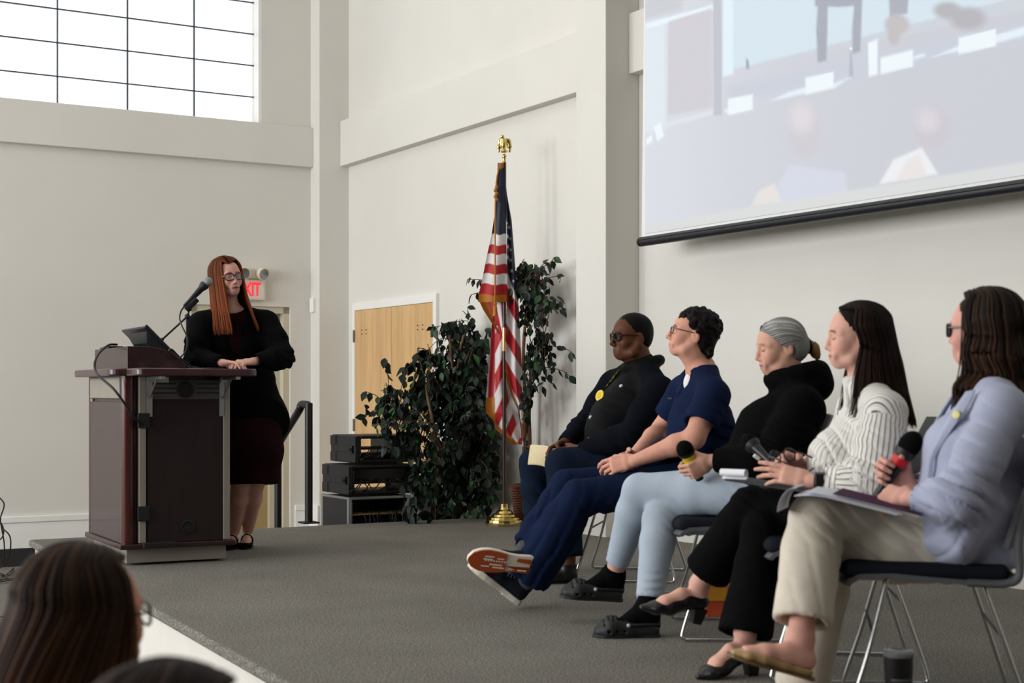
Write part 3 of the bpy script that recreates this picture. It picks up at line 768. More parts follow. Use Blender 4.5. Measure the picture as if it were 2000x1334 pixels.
# bin and bag behind the rack
q = U(822, 960, 11.85); wb = thing('waste_bin', 'white plastic bin half hidden behind the tall fake tree by the racks', 'bin', (q[0], q[1], 0))
MB().lathe([(.13, .002), (.15, .3), (.165, .695), (.17, .70), (.17, .715), (.158, .715), (.14, .3), (.12, .02)], n=36).build('body', mat('white_bin_plastic', '#dfe4ea', .4), wb, smooth=True)
q = U(815, 1000, 11.4); bg_ = thing('equipment_bag', 'black soft equipment bag on the floor between the racks and the tall fake tree', 'bag', (q[0], q[1], 0))
blob('body', [rbox((q[0], q[1], .24), (.12, .09, .24), RROT, .06), ell((q[0]+.06, q[1], .42), (.07, .07, .12), None, .05)], .012, mat('black_nylon', '#121214', .8, bump=.3, bscale=120), bg_, noise=(.008, 14, 3))
q = RM(.012, hitB(924, 990)[0], hitB(924, 990)[1]); mb = MB(); mb.cbox(q, (.075, .024, .13), np.stack([dB, -dA, UP], 1)); tag(mb.build('wall_outlet', mat('brown_outlet', '#33302c', .5), bev=.005), 'dark wall outlet plate low on the back wall between the fake trees', 'outlet')

# ------------------------------------------------------------------ flag on its pole
M['brass'] = mat('polished_brass', '#d8c078', .18, metal=1.0, var=.08, vscale=20)
fb = U(985, 1025, 10.50); FB = A3((fb[0], fb[1], STG)); FD = fb[1]
fl = thing('flag', 'draped American flag with gold fringe on a brown pole with a brass stand', 'flag', FB)
mb = MB(); mb.lathe([(.0, .001), (.135, .001), (.135, .018), (.128, .024), (.126, .040), (.112, .044), (.108, .058), (.090, .064), (.084, .078), (.062, .086), (.055, .100), (.036, .112), (.030, .128), (.029, .150), (.024, .152)], n=20); sb = mb.build('stand', M['brass'], fl, bev=0)
def fz(y, d=FD): return CAMZ+(HOR-y)/FPX*d-STG
mb = MB(); mb.tube([(0, 0, .10), (0, 0, fz(317))], .0135, 12); mb.build('pole', wood_mat('walnut_pole', '#2f1b12', '#452a1c', (5, (8, 8, .5)), .35, .3), fl, smooth=True)
mb = MB(); mb.lathe([(.016, fz(686)), (.0165, fz(685)), (.0165, fz(641)), (.016, fz(640))], n=20); mb.build('joint_sleeve', mat('brass_sleeve', '#dcb98a', .3, metal=.6), fl, smooth=True)
# eagle
c = A3((0, 0, fz(300))); hz = .0
E = [ell(c+A3((0, 0, -.02)), (.016, .016, .018), None, .006), tubep([c+A3((0, 0, -.07)), c+A3((0, 0, -.03))], [.013, .011], .004)[0],
     ell(c+A3((0, 0, .015)), (.026, .026, .012), None, .006), ell(c+A3((-.004, 0, .065)), (.020, .020, .042), None, .01), ell(c+A3((-.012, -.004, .118)), (.013, .012, .015), None, .008), ell(c+A3((-.025, -.006, .114)), (.012, .005, .005), None, .004)]
for s in (-1, 1):
    E += loft([(c+A3((s*.010, .008, .098)), .012, .010), (c+A3((s*.030, .012, .092)), .017, .009), (c+A3((s*.037, .014, .05)), .016, .008), (c+A3((s*.038, .012, .012)), .007, .005)], (1, 0, 0), .008)
blob('eagle_finial', E, .0045, M['brass'], fl, world=False, noise=(.0015, 120, 5))
WHT, RED, BLU, GLD = [A3(srgb(h)) for h in ('#e6e1e1', '#b3121f', '#0d1730', '#b86f10')]
def interp(tab): 
    ys = [a for a, b in tab]; xs = [b for a, b in tab]; return lambda y: np.interp(y, ys, xs)
FV, FQ, FC = [], [], []
def flag_panel(y0, y1, left, right, doff, col, ny=None, nx=64):
    """a hanging strip of the cloth: left/right edge per row, folds given by doff(s, y)"""
    l, r = interp(left), interp(right); ny = ny or int((y1-y0)/.7)
    Y = np.linspace(y0, y1, ny)[:, None]+np.zeros((1, nx)); S = np.zeros((ny, 1))+np.linspace(0, 1, nx)[None, :]
    X = l(Y)+(r(Y)-l(Y))*S; D = FD+doff(S, Y)
    V = np.stack([(X-1000)/FPX*D, D, CAMZ+(HOR-Y)/FPX*D], -1)
    C = sum(col(X+a, Y+b, S) for a in (-.8, 0, .8) for b in (-.8, 0, .8))/9
    b = sum(len(v) for v in FV)
    du = np.gradient(V, axis=0); dv = np.gradient(V, axis=1); n = np.cross(du, dv); n /= np.linalg.norm(n, axis=2, keepdims=True)+1e-9
    for sg in (1, -1):
        FV.append((V+n*.0012*sg).reshape(-1, 3)); FC.append(C.reshape(-1, 3))
        i = np.arange(ny-1)[:, None]*nx+np.arange(nx-1)[None, :]; q = np.stack([i, i+nx, i+nx+1, i+1], -1).reshape(-1, 4)
        if sg < 0: q = q[:, ::-1]
        FQ.append(q+b); b += ny*nx
def pick(mask, a, b): return np.where(mask[..., None], a, b)
def band(v, table):                                        # table: (upper limit, colour)
    out = np.zeros(v.shape+(3,))+table[-1][1]; done = np.zeros(v.shape, bool)
    for lim, c in table: m = (~done) & (v < lim); out[m] = c; done |= m
    return out
def colA(X, Y, S):
    yy = Y-(1-S)*3.0*np.clip((Y-440)/120, 0, 1)*-.6+1.5*np.sin(S*9)
    return band(yy, [(329, GLD*.7), (458, BLU), (479, WHT), (497, RED), (517, WHT), (536, RED), (556, WHT), (577, RED), (999, GLD)])
flag_panel(318, 590, [(318, 972), (380, 970), (420, 966), (460, 960), (500, 951), (540, 943), (575, 935), (590, 934)], [(318, 983), (400, 987), (460, 989), (590, 991)],
           lambda s, y: -.030+.014*np.sin(s*7+.8)*np.clip((y-330)/200, .15, 1)-.03*(1-s)*np.clip((y-400)/190, 0, 1), colA)
def colA2(X, Y, S): return band(S*np.ones_like(X)+.02*np.sin(Y*2.1), [(.30, GLD), (.42, RED*.8), (.62, RED), (.8, WHT), (9, RED*.9)])
flag_panel(586, 652, [(586, 935), (605, 944), (622, 955), (640, 966), (652, 975)], [(586, 989), (652, 986)], lambda s, y: .02+.02*np.sin(s*6), colA2)
def starm(X, Y):
    m = np.zeros(X.shape, bool)
    for (cx, cy, r) in ((990, 436, 3), (994, 444, 4), (991, 462, 4.5), (996, 466, 3), (992, 482, 4.5), (997, 488, 3.5), (991, 503, 4.5), (997, 508, 4), (999, 529, 3.5), (1003, 549, 3)):
        dx, dy = (X-cx)/.8, Y-cy; rr = np.sqrt(dx*dx+dy*dy); a = np.arctan2(dx, -dy)
        m |= rr < r*(.62+.38*np.cos(5*a))
    return m
def colB(X, Y, S):
    lim = 532+np.clip(X-990, 0, 40)*2.6
    q = Y-np.clip(X-986, -5, 60)*1.55-24*np.sin((Y-560)/200)
    st = pick(((q-520)/33 % 2) < 1, WHT, RED)
    c = pick(Y < lim, pick(starm(X, Y), WHT, BLU), st)
    edge = (S < .16) & (Y > 722)
    return pick(edge, GLD, c)
flag_panel(332, 872, [(332, 984), (400, 988), (460, 990), (560, 990.5), (600, 989.5), (700, 987), (722, 986.5), (745, 991), (775, 1000), (800, 1012), (840, 1018), (872, 1020)],
           [(332, 985.5), (380, 990), (430, 999), (480, 1003), (520, 1006), (570, 1009.5), (600, 1013), (700, 1018), (800, 1021), (872, 1022.5)],
           lambda s, y: -.012+.022*np.sin(s*8-1.5+(y-500)*.006)*np.clip((y-360)/150, .1, 1)+.02*s, colB)
def colC(X, Y, S):
    left = X < 967+.0*Y
    a = band(X+.05*(Y-700), [(956.5, WHT), (969, RED), (9999, WHT)])
    b = pick(((Y+2.3*(X-968)-650)/39 % 2) < 1, RED, WHT)
    c = pick(left, a, b)
    return pick((left & (Y > 776)) | (Y > 826+(X-966)*.86), GLD, c)
flag_panel(600, 868, [(600, 966), (640, 960), (700, 956), (750, 952), (790, 948), (806, 949), (812, 955), (822, 964), (830, 966), (838, 967), (868, 1001)], [(600, 988), (750, 988), (790, 995), (820, 1006), (868, 1020)],
           lambda s, y: .035+.02*np.sin(s*7)*np.clip((y-600)/100, .2, 1), lambda X, Y, S: colC(X, Y, S))
M['flag'] = mat('flag_nylon', '#ffffff', .55, attr='Col', var=.08, vscale=40, sheen=.1, bump=.1, bscale=300)
cl_ = mesh_obj('cloth', np.concatenate(FV), np.concatenate(FQ), M['flag'], fl, True, smooth=True, attrs={'Col': np.concatenate(FC)})
M['gold'] = mat('gold_cord', '#b5701a', .6, bump=.4, bscale=300)
o = FB
P = [U(975, 326, FD-.03), U(970, 350, FD-.045), U(968, 380, FD-.055), U(967, 420, FD-.08), U(967, 500, FD-.085), U(967, 560, FD-.09), U(967, 594, FD-.09)]
mb = MB(); mb.tube(smooth_path(P), .005, 8); 
for k in range(5): mb.ball(U(968.5, 366+6*k, FD-.055)+A3((.004*(-1)**k, 0, 0)), .013, 8)
mb.build('cord', M['gold'], fl, world=True, smooth=True)
mb = MB(); a = U(967, 592, FD-.09); mb.lathe([(.004, .01), (.014, 0), (.012, -.012), (.009, -.016), (.013, -.022), (.017, -.09), (.0, -.09)], a, n=14); mb.build('tassel', M['gold'], fl, world=True, smooth=True)

# ------------------------------------------------------------------ fake ficus trees
M['bark'] = wood_mat('ficus_bark', '#4a3424', '#7a5c42', (9, (3, 3, 1.2)), .85, 0)
def leaf_material(nm, c1, c2):
    m = mat(nm, '#ffffff', .45, attr='Col', var=.15, vscale=30, spec=.32); return m
M['leaf'] = leaf_material('ficus_leaf', 0, 0)
def leaves(seeds, rs, size=(.058, .095), drop=1.15):
    """seeds: (point, outward direction) ; each leaf is a folded pointed oval"""
    V, Q, C = [], [], []; n = 5
    prof = np.array([(0, .02), (.22, .25), (.46, .33), (.74, .20), (1.0, .01)])
    for (p, d) in seeds:
        L = rs.uniform(*size); d = unit(A3(d)*rs.uniform(.5, 1)+rs.normal(size=3)*.45+A3((0, 0, -drop)))
        up = unit(rs.normal(size=3)*.6+A3((-.2, -.35, .7))); sd = unit(np.cross(d, up)); nn = np.cross(sd, d)
        b = len(V)
        for (t, w) in prof:
            c = A3(p)+d*L*t-nn*L*.22*t*t
            V += [c-sd*w*L+nn*L*.07, c, c+sd*w*L+nn*L*.07]
        for i in range(n-1):
            for j in range(2): a = b+i*3+j; Q.append((a, a+3, a+4, a+1))
        g = rs.rand(); base = lerp((.007, .014, .010), (.013, .028, .015), g)
        if rs.rand() < .10: base = lerp((.016, .05, .015), (.03, .10, .025), rs.rand())
        C += [base]*(n*3)
    return np.array(V), np.array(Q), np.array(C)
def clear(p):                                                # keep leaves off the wall and out of the racks
    p = A3(p); u = -np.dot(p-CORNER, dA)
    if u < .165: p = p-dA*(.165-u)
    px = 1000+FPX*p[0]/p[1]
    if px < 845 and p[2] < 1.22 and p[1] > 10.62: p = A3((p[0]*10.62/p[1], 10.62, p[2]))
    return p
def ficus(name, label, base, trunks, clusters, seed, n, sprigs=(), group=None, size=(.058, .095)):
    rs = np.random.RandomState(seed); t = thing(name, label, 'plant', base, 0)
    for P in trunks:
        P = smooth_path(P, 6); k = len(P); mb = MB(); mb.tube(P, [lerp((P_r0,), (P_r1,), i/(k-1))[0]*(1+.12*math.sin(i*1.9)) for i, P_r0, P_r1 in [(i, .019, .009) for i in range(k)]], 9); mb.build('trunk', M['bark'], t, world=True, smooth=True)
    seeds = []; br = MB()
    ws = np.array([c[3]*c[4] for c in clusters], float); ws /= ws.sum()
    spine = [p for P in trunks for p in smooth_path(P, 6)[6:]]
    for k in range(n//7):
        cx, cy, d, rx, ry, dd = clusters[rs.choice(len(clusters), p=ws)]
        while True:
            q = rs.uniform(-1, 1, 3)
            if (q**2).sum() < 1: break
        rr = np.linalg.norm(q); q = q/rr*rr**.55
        tip = U(cx+q[0]*rx, cy+q[1]*ry, d+q[2]*dd)
        c = U(cx, cy+ry*.3, d); s0 = min(spine, key=lambda s: np.linalg.norm(s-c)*.7+np.linalg.norm(s-tip)*.5) if rs.rand() < .45 else c
        mid = lerp(s0, tip, .55)+A3((0, 0, .06)); P = [clear(p) for p in smooth_path([s0, mid, tip, tip+unit(tip-mid)*.06-A3((0, 0, .05))], 5)]
        if rs.rand() < .5: br.tube(P, [.004*(1-.6*i/len(P)) for i in range(len(P))], 5)
        for i in range(7):
            j = len(P)-1-int(i*1.7) % (len(P)//2+3); j = max(j, 2)
            seeds.append((clear(P[j]+rs.normal(size=3)*.018), (P[j]-P[max(j-3, 0)])*8+rs.normal(size=3)*.5))
    for (a, b, m) in sprigs:
        P = [clear(p) for p in smooth_path([a, lerp(a, b, .5)+A3((0, 0, .03)), b], 6)]; br.tube(P, .003, 5)
        for i in range(m): j = len(P)-1-i*len(P)//(m+1); seeds.append((P[j], (P[j]-P[max(j-2, 0)])*14+rs.normal(size=3)*.8))
    br.build('branch', M['bark'], t, world=True, smooth=True)
    V, Q, C = leaves(seeds, rs, size)
    f = mesh_obj('foliage', V, Q, M['leaf'], t, True, smooth=True, attrs={'Col': C}); return t
D1 = 11.42; DC = lambda px: 11.32-max(0, px-880)*.0050; g = lambda px, py, d=D1: U(px, py, d)
b0 = U(872, 1010, D1); zf = lambda px, d=D1: A3((*U(px, 1000, d)[:2], .0))
ficus('ficus_tree', 'large dark artificial ficus with several leaning trunks behind the stage edge, left of the flag', (b0[0], b0[1], 0),
      [[zf(842), g(846, 980), g(860, 900, 11.1), g(850, 850, 10.95), g(843, 815, 10.9), g(832, 760, 11.1)], [zf(868), g(868, 960), g(880, 830), g(884, 725, 11.1), g(881, 690, 10.98), g(878, 655, 10.96)],
       [zf(880, 11.5), g(884, 980, 11.5), g(905, 880, 11.5), g(893, 760, 11.2), g(898, 690, 11.0), g(906, 655, 10.95)], [zf(893, 11.3), g(895, 1000, 11.3), g(915, 930, 11.2), g(935, 850, 11.2)], [zf(856, 11.55), g(850, 900, 11.5), g(820, 850, 11.4), g(775, 810, 11.3)]],
      [(895, 665, DC(895), 55, 42, .26), (935, 690, DC(935), 40, 55, .20), (840, 730, DC(840), 60, 45, .26), (905, 750, DC(905), 62, 70, .20), (800, 775, DC(800), 55, 38, .26), (760, 800, DC(760), 35, 32, .26), (850, 830, DC(850), 85, 60, .26), (925, 830, DC(925), 55, 80, .20), (880, 900, DC(880), 80, 50, .26), (850, 945, DC(850), 55, 45, .26), (910, 960, DC(910), 50, 45, .20), (950, 920, DC(950), 28, 40, .20), (775, 838, 10.7, 28, 30, .12)], 11, 2700,
      [(g(930, 660), g(928, 600), 5), (g(950, 665), g(962, 622), 4), (g(880, 650), g(846, 640), 5), (g(840, 700), g(816, 680), 5), (g(760, 760), g(752, 700, 11.2), 4), (g(760, 800), g(715, 765, 11.1), 5), (g(755, 800), g(712, 815, 11.1), 6), (g(745, 815), g(733, 835, 11.1), 6),
       (g(940, 930, 11.1), g(975, 925, 10.9), 5), (g(960, 940, 11.0), g(968, 955, 10.9), 4), (g(880, 980), g(865, 1000, 11.15), 5), (g(820, 1000, 11.2), g(800, 1004, 11.1), 4)])
bq = U(1032, 1010, 10.66); BQ = A3((bq[0], bq[1], STG))
wk = thing('wicker_basket', 'brown wicker basket holding the fake tree behind the flag stand', 'basket', BQ)
M['wicker'] = mat('wicker', '#5a2d17', .55, var=.35, vscale=25, bump=.3, bscale=60)
mb = MB(); n = 26
for j in range(15):
    z = .012+j*.0175; r = .085+.032*(j/14)**.8
    mb.tube([((r+.005*math.cos(k*PI+j*PI))*math.cos(2*PI*k/(2*n)), (r+.005*math.cos(k*PI+j*PI))*math.sin(2*PI*k/(2*n)), z+.003*math.sin(k)) for k in range(2*n)], .0085, 6, closed=True)
for k in range(n): a = 2*PI*k/n; mb.tube([(.085*math.cos(a), .085*math.sin(a), .003), (.105*math.cos(a), .105*math.sin(a), .13), (.117*math.cos(a), .117*math.sin(a), .265)], .004, 5)
mb.build('weave', M['wicker'], wk, smooth=True)
MB().lathe([(.0, .0), (.08, .0), (.08, .01), (.0, .01)], n=24).build('bottom', M['wicker'], wk)
MB().lathe([(.0, .225), (.095, .225), (.10, .235), (.0, .245)], n=24).build('moss', mat('dark_moss', '#1d241a', .95, bump=1, bscale=80), wk)
MB().tube([(.119*math.cos(a), .119*math.sin(a), .268) for a in np.linspace(0, 2*PI, 40)[:-1]], .011, 8, closed=True).build('rim', M['wicker'], wk, smooth=True)
D2 = 10.76; g2 = lambda px, py, d=D2: U(px, py, d)
ficus('ficus_tree', 'slim artificial ficus standing in the wicker basket behind the flag', BQ+A3((0, 0, .246)),
      [[BQ+A3((-.01, 0, .247)), g2(1024, 900), g2(1026, 800), g2(1022, 700), g2(1027, 610), g2(1032, 540)], [BQ+A3((.012, .01, .247)), g2(1034, 880), g2(1034, 760), g2(1046, 700, 10.6), g2(1062, 660, 10.36)], [g2(1027, 640), g2(1035, 590), g2(1048, 560, 10.64), g2(1054, 535, 10.58)]],
      [(1030, 538, 10.55, 24, 26, .06), (1058, 548, 10.36, 28, 24, .06), (1074, 588, 10.27, 24, 16, .05), (1040, 600, 10.48, 22, 22, .06), (1068, 672, 10.27, 38, 18, .05), (1094, 704, 10.15, 22, 13, .05), (1048, 722, 10.40, 26, 13, .05), (1042, 768, 10.44, 17, 24, .06), (1018, 545, 10.6, 18, 20, .06)], 23, 470,
      [(g2(1040, 560), g2(1068, 508, 10.30), 5), (g2(1055, 570), g2(1098, 536, 10.14), 6), (g2(1060, 560), g2(1082, 503, 10.24), 5), (g2(1030, 550), g2(1020, 512, 10.7), 5), (g2(1050, 620), g2(1098, 605, 10.14), 6), (g2(1080, 680), g2(1119, 690, 10.03), 6), (g2(1075, 720), g2(1112, 734, 10.06), 5),
       (g2(985, 570), g2(915, 545, 10.65), 8), (g2(980, 580), g2(922, 575, 10.65), 5), (g2(1045, 770), g2(1046, 815, 10.7), 6), (g2(1030, 850, 10.7), g2(1026, 880, 10.62), 4), (g2(1040, 830), g2(1048, 790), 3)], size=(.045, .078))

# ------------------------------------------------------------------ projection screen
vS0, zS = hitB(1252, 482, .30)
ps = thing('projection_screen', 'large white pull-down projection screen with a black bottom bar on the back wall', 'projection screen', RM(.30, vS0, zS))
def sv(x, y): return hitB(x, y, .30)
vE = 7.6+vS0-3.6; zT = zS+3.1
W_, H_ = vE-vS0, zT-zS
mb = MB(); P = [RM(.30, vS0+.004, zS+.06), RM(.30, vE, zS+.06), RM(.30, vE, zT), RM(.30, vS0+.055, zT)]
mb.prism(P, tuple(dA*.002), tuple(dA*.006)); fixn(mb.build('fabric', mat('screen_border', '#e4e4e2', .8), ps, world=True))
mb = MB(); a, b = RM(.30, vS0, zS+.03), RM(.30, vE, zS+.03); mb.tube([a, b], .026, 16, flat=1.15); mb.tube([a-dA*.018+UP*.012, b-dA*.018+UP*.012], .010, 10); mb.build('weight_bar', mat('black_bar', '#1b1d22', .35), ps, world=True, smooth=True)
mb = MB(); mb.tube([a-dB*.008, a+dB*.01], .029, 16); mb.build('end_cap', M['black_plastic'], ps, world=True, smooth=True)
mb = MB(); rb(mb, .05, .40, vS0-.05, vE+.1, zT-.02, zT+.25); fixn(mb.build('housing', M['white'], ps, world=True, bev=.01))
# the projected picture, worked out point by point on the screen
nu, nz = 420, 300
us_ = np.linspace(vS0+.05, vE-.06, nu); zz_ = np.linspace(zS+.075, zT-.06, nz)
VV, ZZ = np.meshgrid(us_, zz_, indexing='ij')
PW = CORNER[None, None, :]-dA*.307+dB*VV[..., None]+UP*ZZ[..., None]
PX = 1000+FPX*PW[..., 0]/PW[..., 1]; PY = HOR-FPX*(PW[..., 2]-CAMZ)/PW[..., 1]
def sm(x, w): return np.clip(.5-x/w, 0, 1)
def polym(pts, soft=3.0):
    """soft inside-mask of a convex polygon given in picture coordinates"""
    pts = np.array(pts, float); a = .5*np.sum(pts[:, 0]*np.roll(pts[:, 1], -1)-np.roll(pts[:, 0], -1)*pts[:, 1]); d = np.full(PX.shape, -1e9)
    for i in range(len(pts)):
        p, q = pts[i], pts[(i+1) % len(pts)]; e = q-p; n = np.array([e[1], -e[0]])/np.hypot(*e)*(1 if a > 0 else -1); d = np.maximum(d, (PX-p[0])*n[0]+(PY-p[1])*n[1])
    return sm(d, soft)
def ellm(cx, cy, rx, ry, soft=.2, tilt=0.0):
    c, s = math.cos(tilt), math.sin(tilt); x, y = PX-cx, PY-cy; x, y = x*c+y*s, -x*s+y*c
    return sm(np.sqrt((x/rx)**2+(y/ry)**2)-1, soft)
IM = np.zeros(PX.shape+(3,))+A3(srgb('#d3d5de'))
def paint(m, c, a=1.0):
    global IM
    m = (m*a)[..., None]; IM = IM*(1-m)+A3(srgb(c))*m
ang = (PX-1260)*-.21                                         # the filmed scene is tilted
paint(sm(PX-1420, 260), '#dcdfe8', .8)
paint(sm(1500-PX, 520), '#c9cbd5', .75)
paint(polym([(1425, 140), (2100, 0), (2100, -200), (1425, -200)], 6), '#cdd3dc')
paint(polym([(1430, 137), (1590, 96), (2010, -10), (2010, -400), (1430, -400)], 5), '#d6e6f1')
paint(polym([(1420, 170), (2060, 30), (2060, 70), (1420, 200)], 14), '#c9cfdb')
paint(polym([(1412, 150), (1432, 145), (1432, -200), (1412, -200)], 4), '#e3f3fd')
paint(polym([(1258, 45), (1300, 34), (1300, 250), (1258, 262)], 10), '#dfeaf2'); paint(polym([(1262, 46), (1395, 8), (1395, 20), (1262, 56)], 3), '#eaf6ff')
paint(polym([(1306, 42), (1390, 16), (1391, 208), (1304, 226)], 4), '#d0cdd6'); paint(polym([(1298, 240), (1392, 214), (1392, 224), (1298, 250)], 4), '#dfe3ea')
paint(polym([(1392, -100), (1408, -100), (1410, 225), (1394, 225)], 4), '#bfc2cc'); paint(polym([(1258, 0), (1340, -30), (1330, 18), (1258, 40)], 12), '#bfc2c8', .6)
paint(polym([(1456, 85), (1459, 85), (1462, 118), (1472, 130), (1450, 138), (1457, 118)], 3), '#97a2b0')
for P in ([(1588, -60), (1618, -60), (1616, 60), (1614, 118), (1590, 124), (1594, 60)], [(1660, -60), (1686, -60), (1682, 60), (1680, 100), (1660, 108), (1664, 60)], [(1588, -60), (1686, -60), (1680, 10), (1640, 14), (1592, 12)]): paint(polym(P, 5), '#a3a9b6')
for P in ([(1733, -60), (1780, -60), (1772, 26), (1738, 36)],): paint(polym(P, 5), '#a9adbb')
for c in ((1752, 48, 24, 20), (1746, 70, 12, 18)): paint(ellm(*c, .5), '#c2bdc0')
for c in ((1890, 36, 34, 22), (1850, 20, 26, 16)): paint(ellm(*c, .6), '#b3b2b9')
paint(polym([(1660, 96), (1663, 96), (1668, 150), (1658, 150)], 3), '#b3bac8'); paint(ellm(1662, 95, 3, 3, .5), '#ffffff')
for P in ([(1505, 197), (1540, 180), (1580, 168), (1584, 180), (1530, 192)], [(1626, 164), (1660, 151), (1630, 172)], [(1825, 110), (1880, 86), (1882, 98)], [(1940, 70), (2040, 40), (2040, 58), (1940, 86)], [(1785, 110), (1806, 104), (1806, 110), (1785, 116)], [(1415, 215), (1432, 208), (1432, 218), (1418, 220)]): paint(polym(P, 5), '#e6f2fc')
for P in ([(1422, 193), (1470, 184), (1470, 214), (1422, 225)], [(1573, 152), (1628, 140), (1628, 172), (1573, 185)], [(1720, 113), (1783, 97), (1783, 130), (1720, 145)], [(1872, 74), (1945, 56), (1945, 90), (1872, 106)], [(1277, 248), (1290, 240), (1297, 265), (1284, 276)], [(1262, 272), (1274, 262), (1274, 276), (1262, 284)], [(1695, 84), (1714, 76), (1714, 145), (1697, 150)]): paint(polym(P, 4), '#f1faff')
paint(ellm(1572, 255, 30, 52, .5), '#cfcbd3'); paint(ellm(1566, 230, 22, 28, 1.0), '#e0dae0')
paint(polym([(1500, 400), (1540, 322), (1650, 336), (1655, 378), (1500, 402)], 8), '#d5d9e7'); paint(polym([(1466, 404), (1482, 372), (1512, 358), (1528, 396)], 6), '#e6e1de')
paint(ellm(1822, 252, 36, 43, .4), '#cdc8d1'); paint(ellm(1812, 236, 20, 22, 1.0), '#dbd5dd'); paint(polym([(1717, 360), (1745, 312), (1800, 288), (1832, 340)], 6), '#eef0f4'); paint(polym([(1750, 352), (1770, 315), (1795, 300), (1810, 344)], 8), '#ebe5e3')
paint(polym([(1258, 440), (1465, 404), (2100, 300), (2100, 520), (1258, 600)], 4), '#dadbdc'); paint(sm(PX-1258, 6)*.9, '#e2e3e4')
m = bpy.data.materials.new('projected_light'); m.use_nodes = True; b = m.node_tree.nodes['Principled BSDF']; at = m.node_tree.nodes.new('ShaderNodeAttribute'); at.attribute_name = 'Col'
m.node_tree.links.new(at.outputs['Color'], b.inputs['Emission Color']); b.inputs['Emission Strength'].default_value = .80; b.inputs['Base Color'].default_value = (.09, .09, .09, 1); b.inputs['Roughness'].default_value = .8; b.inputs['Specular IOR Level'].default_value = .1
i = np.arange(nu-1)[:, None]*nz+np.arange(nz-1)[None, :]; q = np.stack([i, i+nz, i+nz+1, i+1], -1).reshape(-1, 4)
mesh_obj('projected_picture', PW.reshape(-1, 3), q[:, ::-1], m, ps, True, smooth=True, attrs={'Col': IM.reshape(-1, 3)})

# ------------------------------------------------------------------ cables and plates on the floors
mb = MB()
for P in ([U(-22, 955, 10.5), U(2, 975, 10.5), U(8, 988, 10.5), U(1, 1012, 10.5), U(4, 1030, 10.5), U(18, 1045, 10.5), U(21, 1065, 10.6), U(16, 1090, 10.7), U(2, 1108, 10.8), U(-20, 1112, 10.9)],
          [U(-18, 990, 10.4), U(1, 1020, 10.5), U(7, 1035, 10.55), U(4, 1050, 10.6), U(-8, 1058, 10.6)], [U(2, 1025, 10.5), U(8, 1060, 10.6), U(8, 1092, 10.75), U(1, 1106, 10.85), on_z(-14, 1130, .012)],
          [on_z(-20, 1120, .012), on_z(8, 1124, .012), on_z(24, 1112, .012), on_z(27, 1110, .012), on_z(20, 1122, .012), on_z(2, 1128, .012)], [on_z(-30, 1134, .012), on_z(10, 1131, .012), on_z(34, 1130, .012), on_z(58, 1128, .012)],
          [on_z(-30, 1138, .012), on_z(-5, 1137, .02), on_z(15, 1134, .012), on_z(40, 1131, .012)], [on_z(-25, 1126, .02), on_z(0, 1120, .03), on_z(12, 1128, .02), on_z(-10, 1136, .02), on_z(-28, 1130, .02)]): mb.tube(smooth_path(P), .0048, 7)
tag(mb.build('cable_bundle', CABLE, smooth=True), 'tangled black cables hanging and coiled on the floor left of the stage', 'cable')
q = on_z(5, 1207, 0); fp = thing('floor_outlet', 'grey metal floor outlet plate on the carpet in front of the stage', 'floor outlet', (q[0], q[1], 0), .54)
MB().box((-.09, -.075, .001), (.09, .075, .008)).build('plate', M['steel'], fp, bev=.003); MB().box((-.03, -.035, .008), (.03, .035, .011)).build('socket', M['black_plastic'], fp, bev=.002)
q = on_z(1180, 1041, STG); pw = thing('power_strip', 'long black power strip on the stage carpet by the back wall pilaster', 'power strip', (q[0], q[1], STG), -1.25)
MB().box((-.17, -.03, .001), (.17, .03, .045)).build('body', M['black_plastic'], pw, bev=.008)
mb = MB(); mb.tube(smooth_path([(-.17, 0, .03), (-.2, .01, .05), (-.23, .0, .02), (-.20, -.05, .008), (-.28, -.12, .006), (-.4, -.1, .006)]), .005, 7); mb.tube(smooth_path([(-.1, -.03, .03), (-.2, -.12, .006), (-.1, -.2, .006), (-.25, -.24, .006)]), .004, 6); mb.build('lead', CABLE, pw, smooth=True)
# tumbler
q = U(1755, 1300, 4.2); tm = thing('tumbler', 'black insulated tumbler with clear lid on the carpet under the nearest chair', 'tumbler', (q[0], q[1], STG))
zt = CAMZ+(HOR-1272)/FPX*4.2-STG
mb = MB(); mb.lathe([(.0, .001), (.031, .001), (.033, .01), (.0405, zt-.03), (.0405, zt-.006), (.0, zt-.006)], n=36); mb.build('body', mat('black_tumbler', '#0b0b0b', .35, coat=.3), tm, smooth=True)
for z, w in ((zt-.075, .9), (zt-.092, .62)):
    mb = MB(); G = [[(.0415*math.sin(a), -.0415*math.cos(a), z+h) for h in (-.0035, .0035)] for a in np.linspace(-.75, -.75+1.6*w, 12)]; G = [[(x*(.97+.03*(q > 0)) if False else x, y, q) for x, y, q in r] for r in G]; mb.sheet(np.array(G), .0008); mb.build('printed_line', mat('grey_print', '#55585a', .6), tm)
mb = MB(); mb.lathe([(.041, zt-.014), (.0425, zt-.010), (.0425, zt), (.038, zt+.004), (.0, zt+.002)], n=36); mb.build('lid', mat('clear_smoked_lid', '#9aa0a4', .12, alpha=.55), tm, smooth=True)
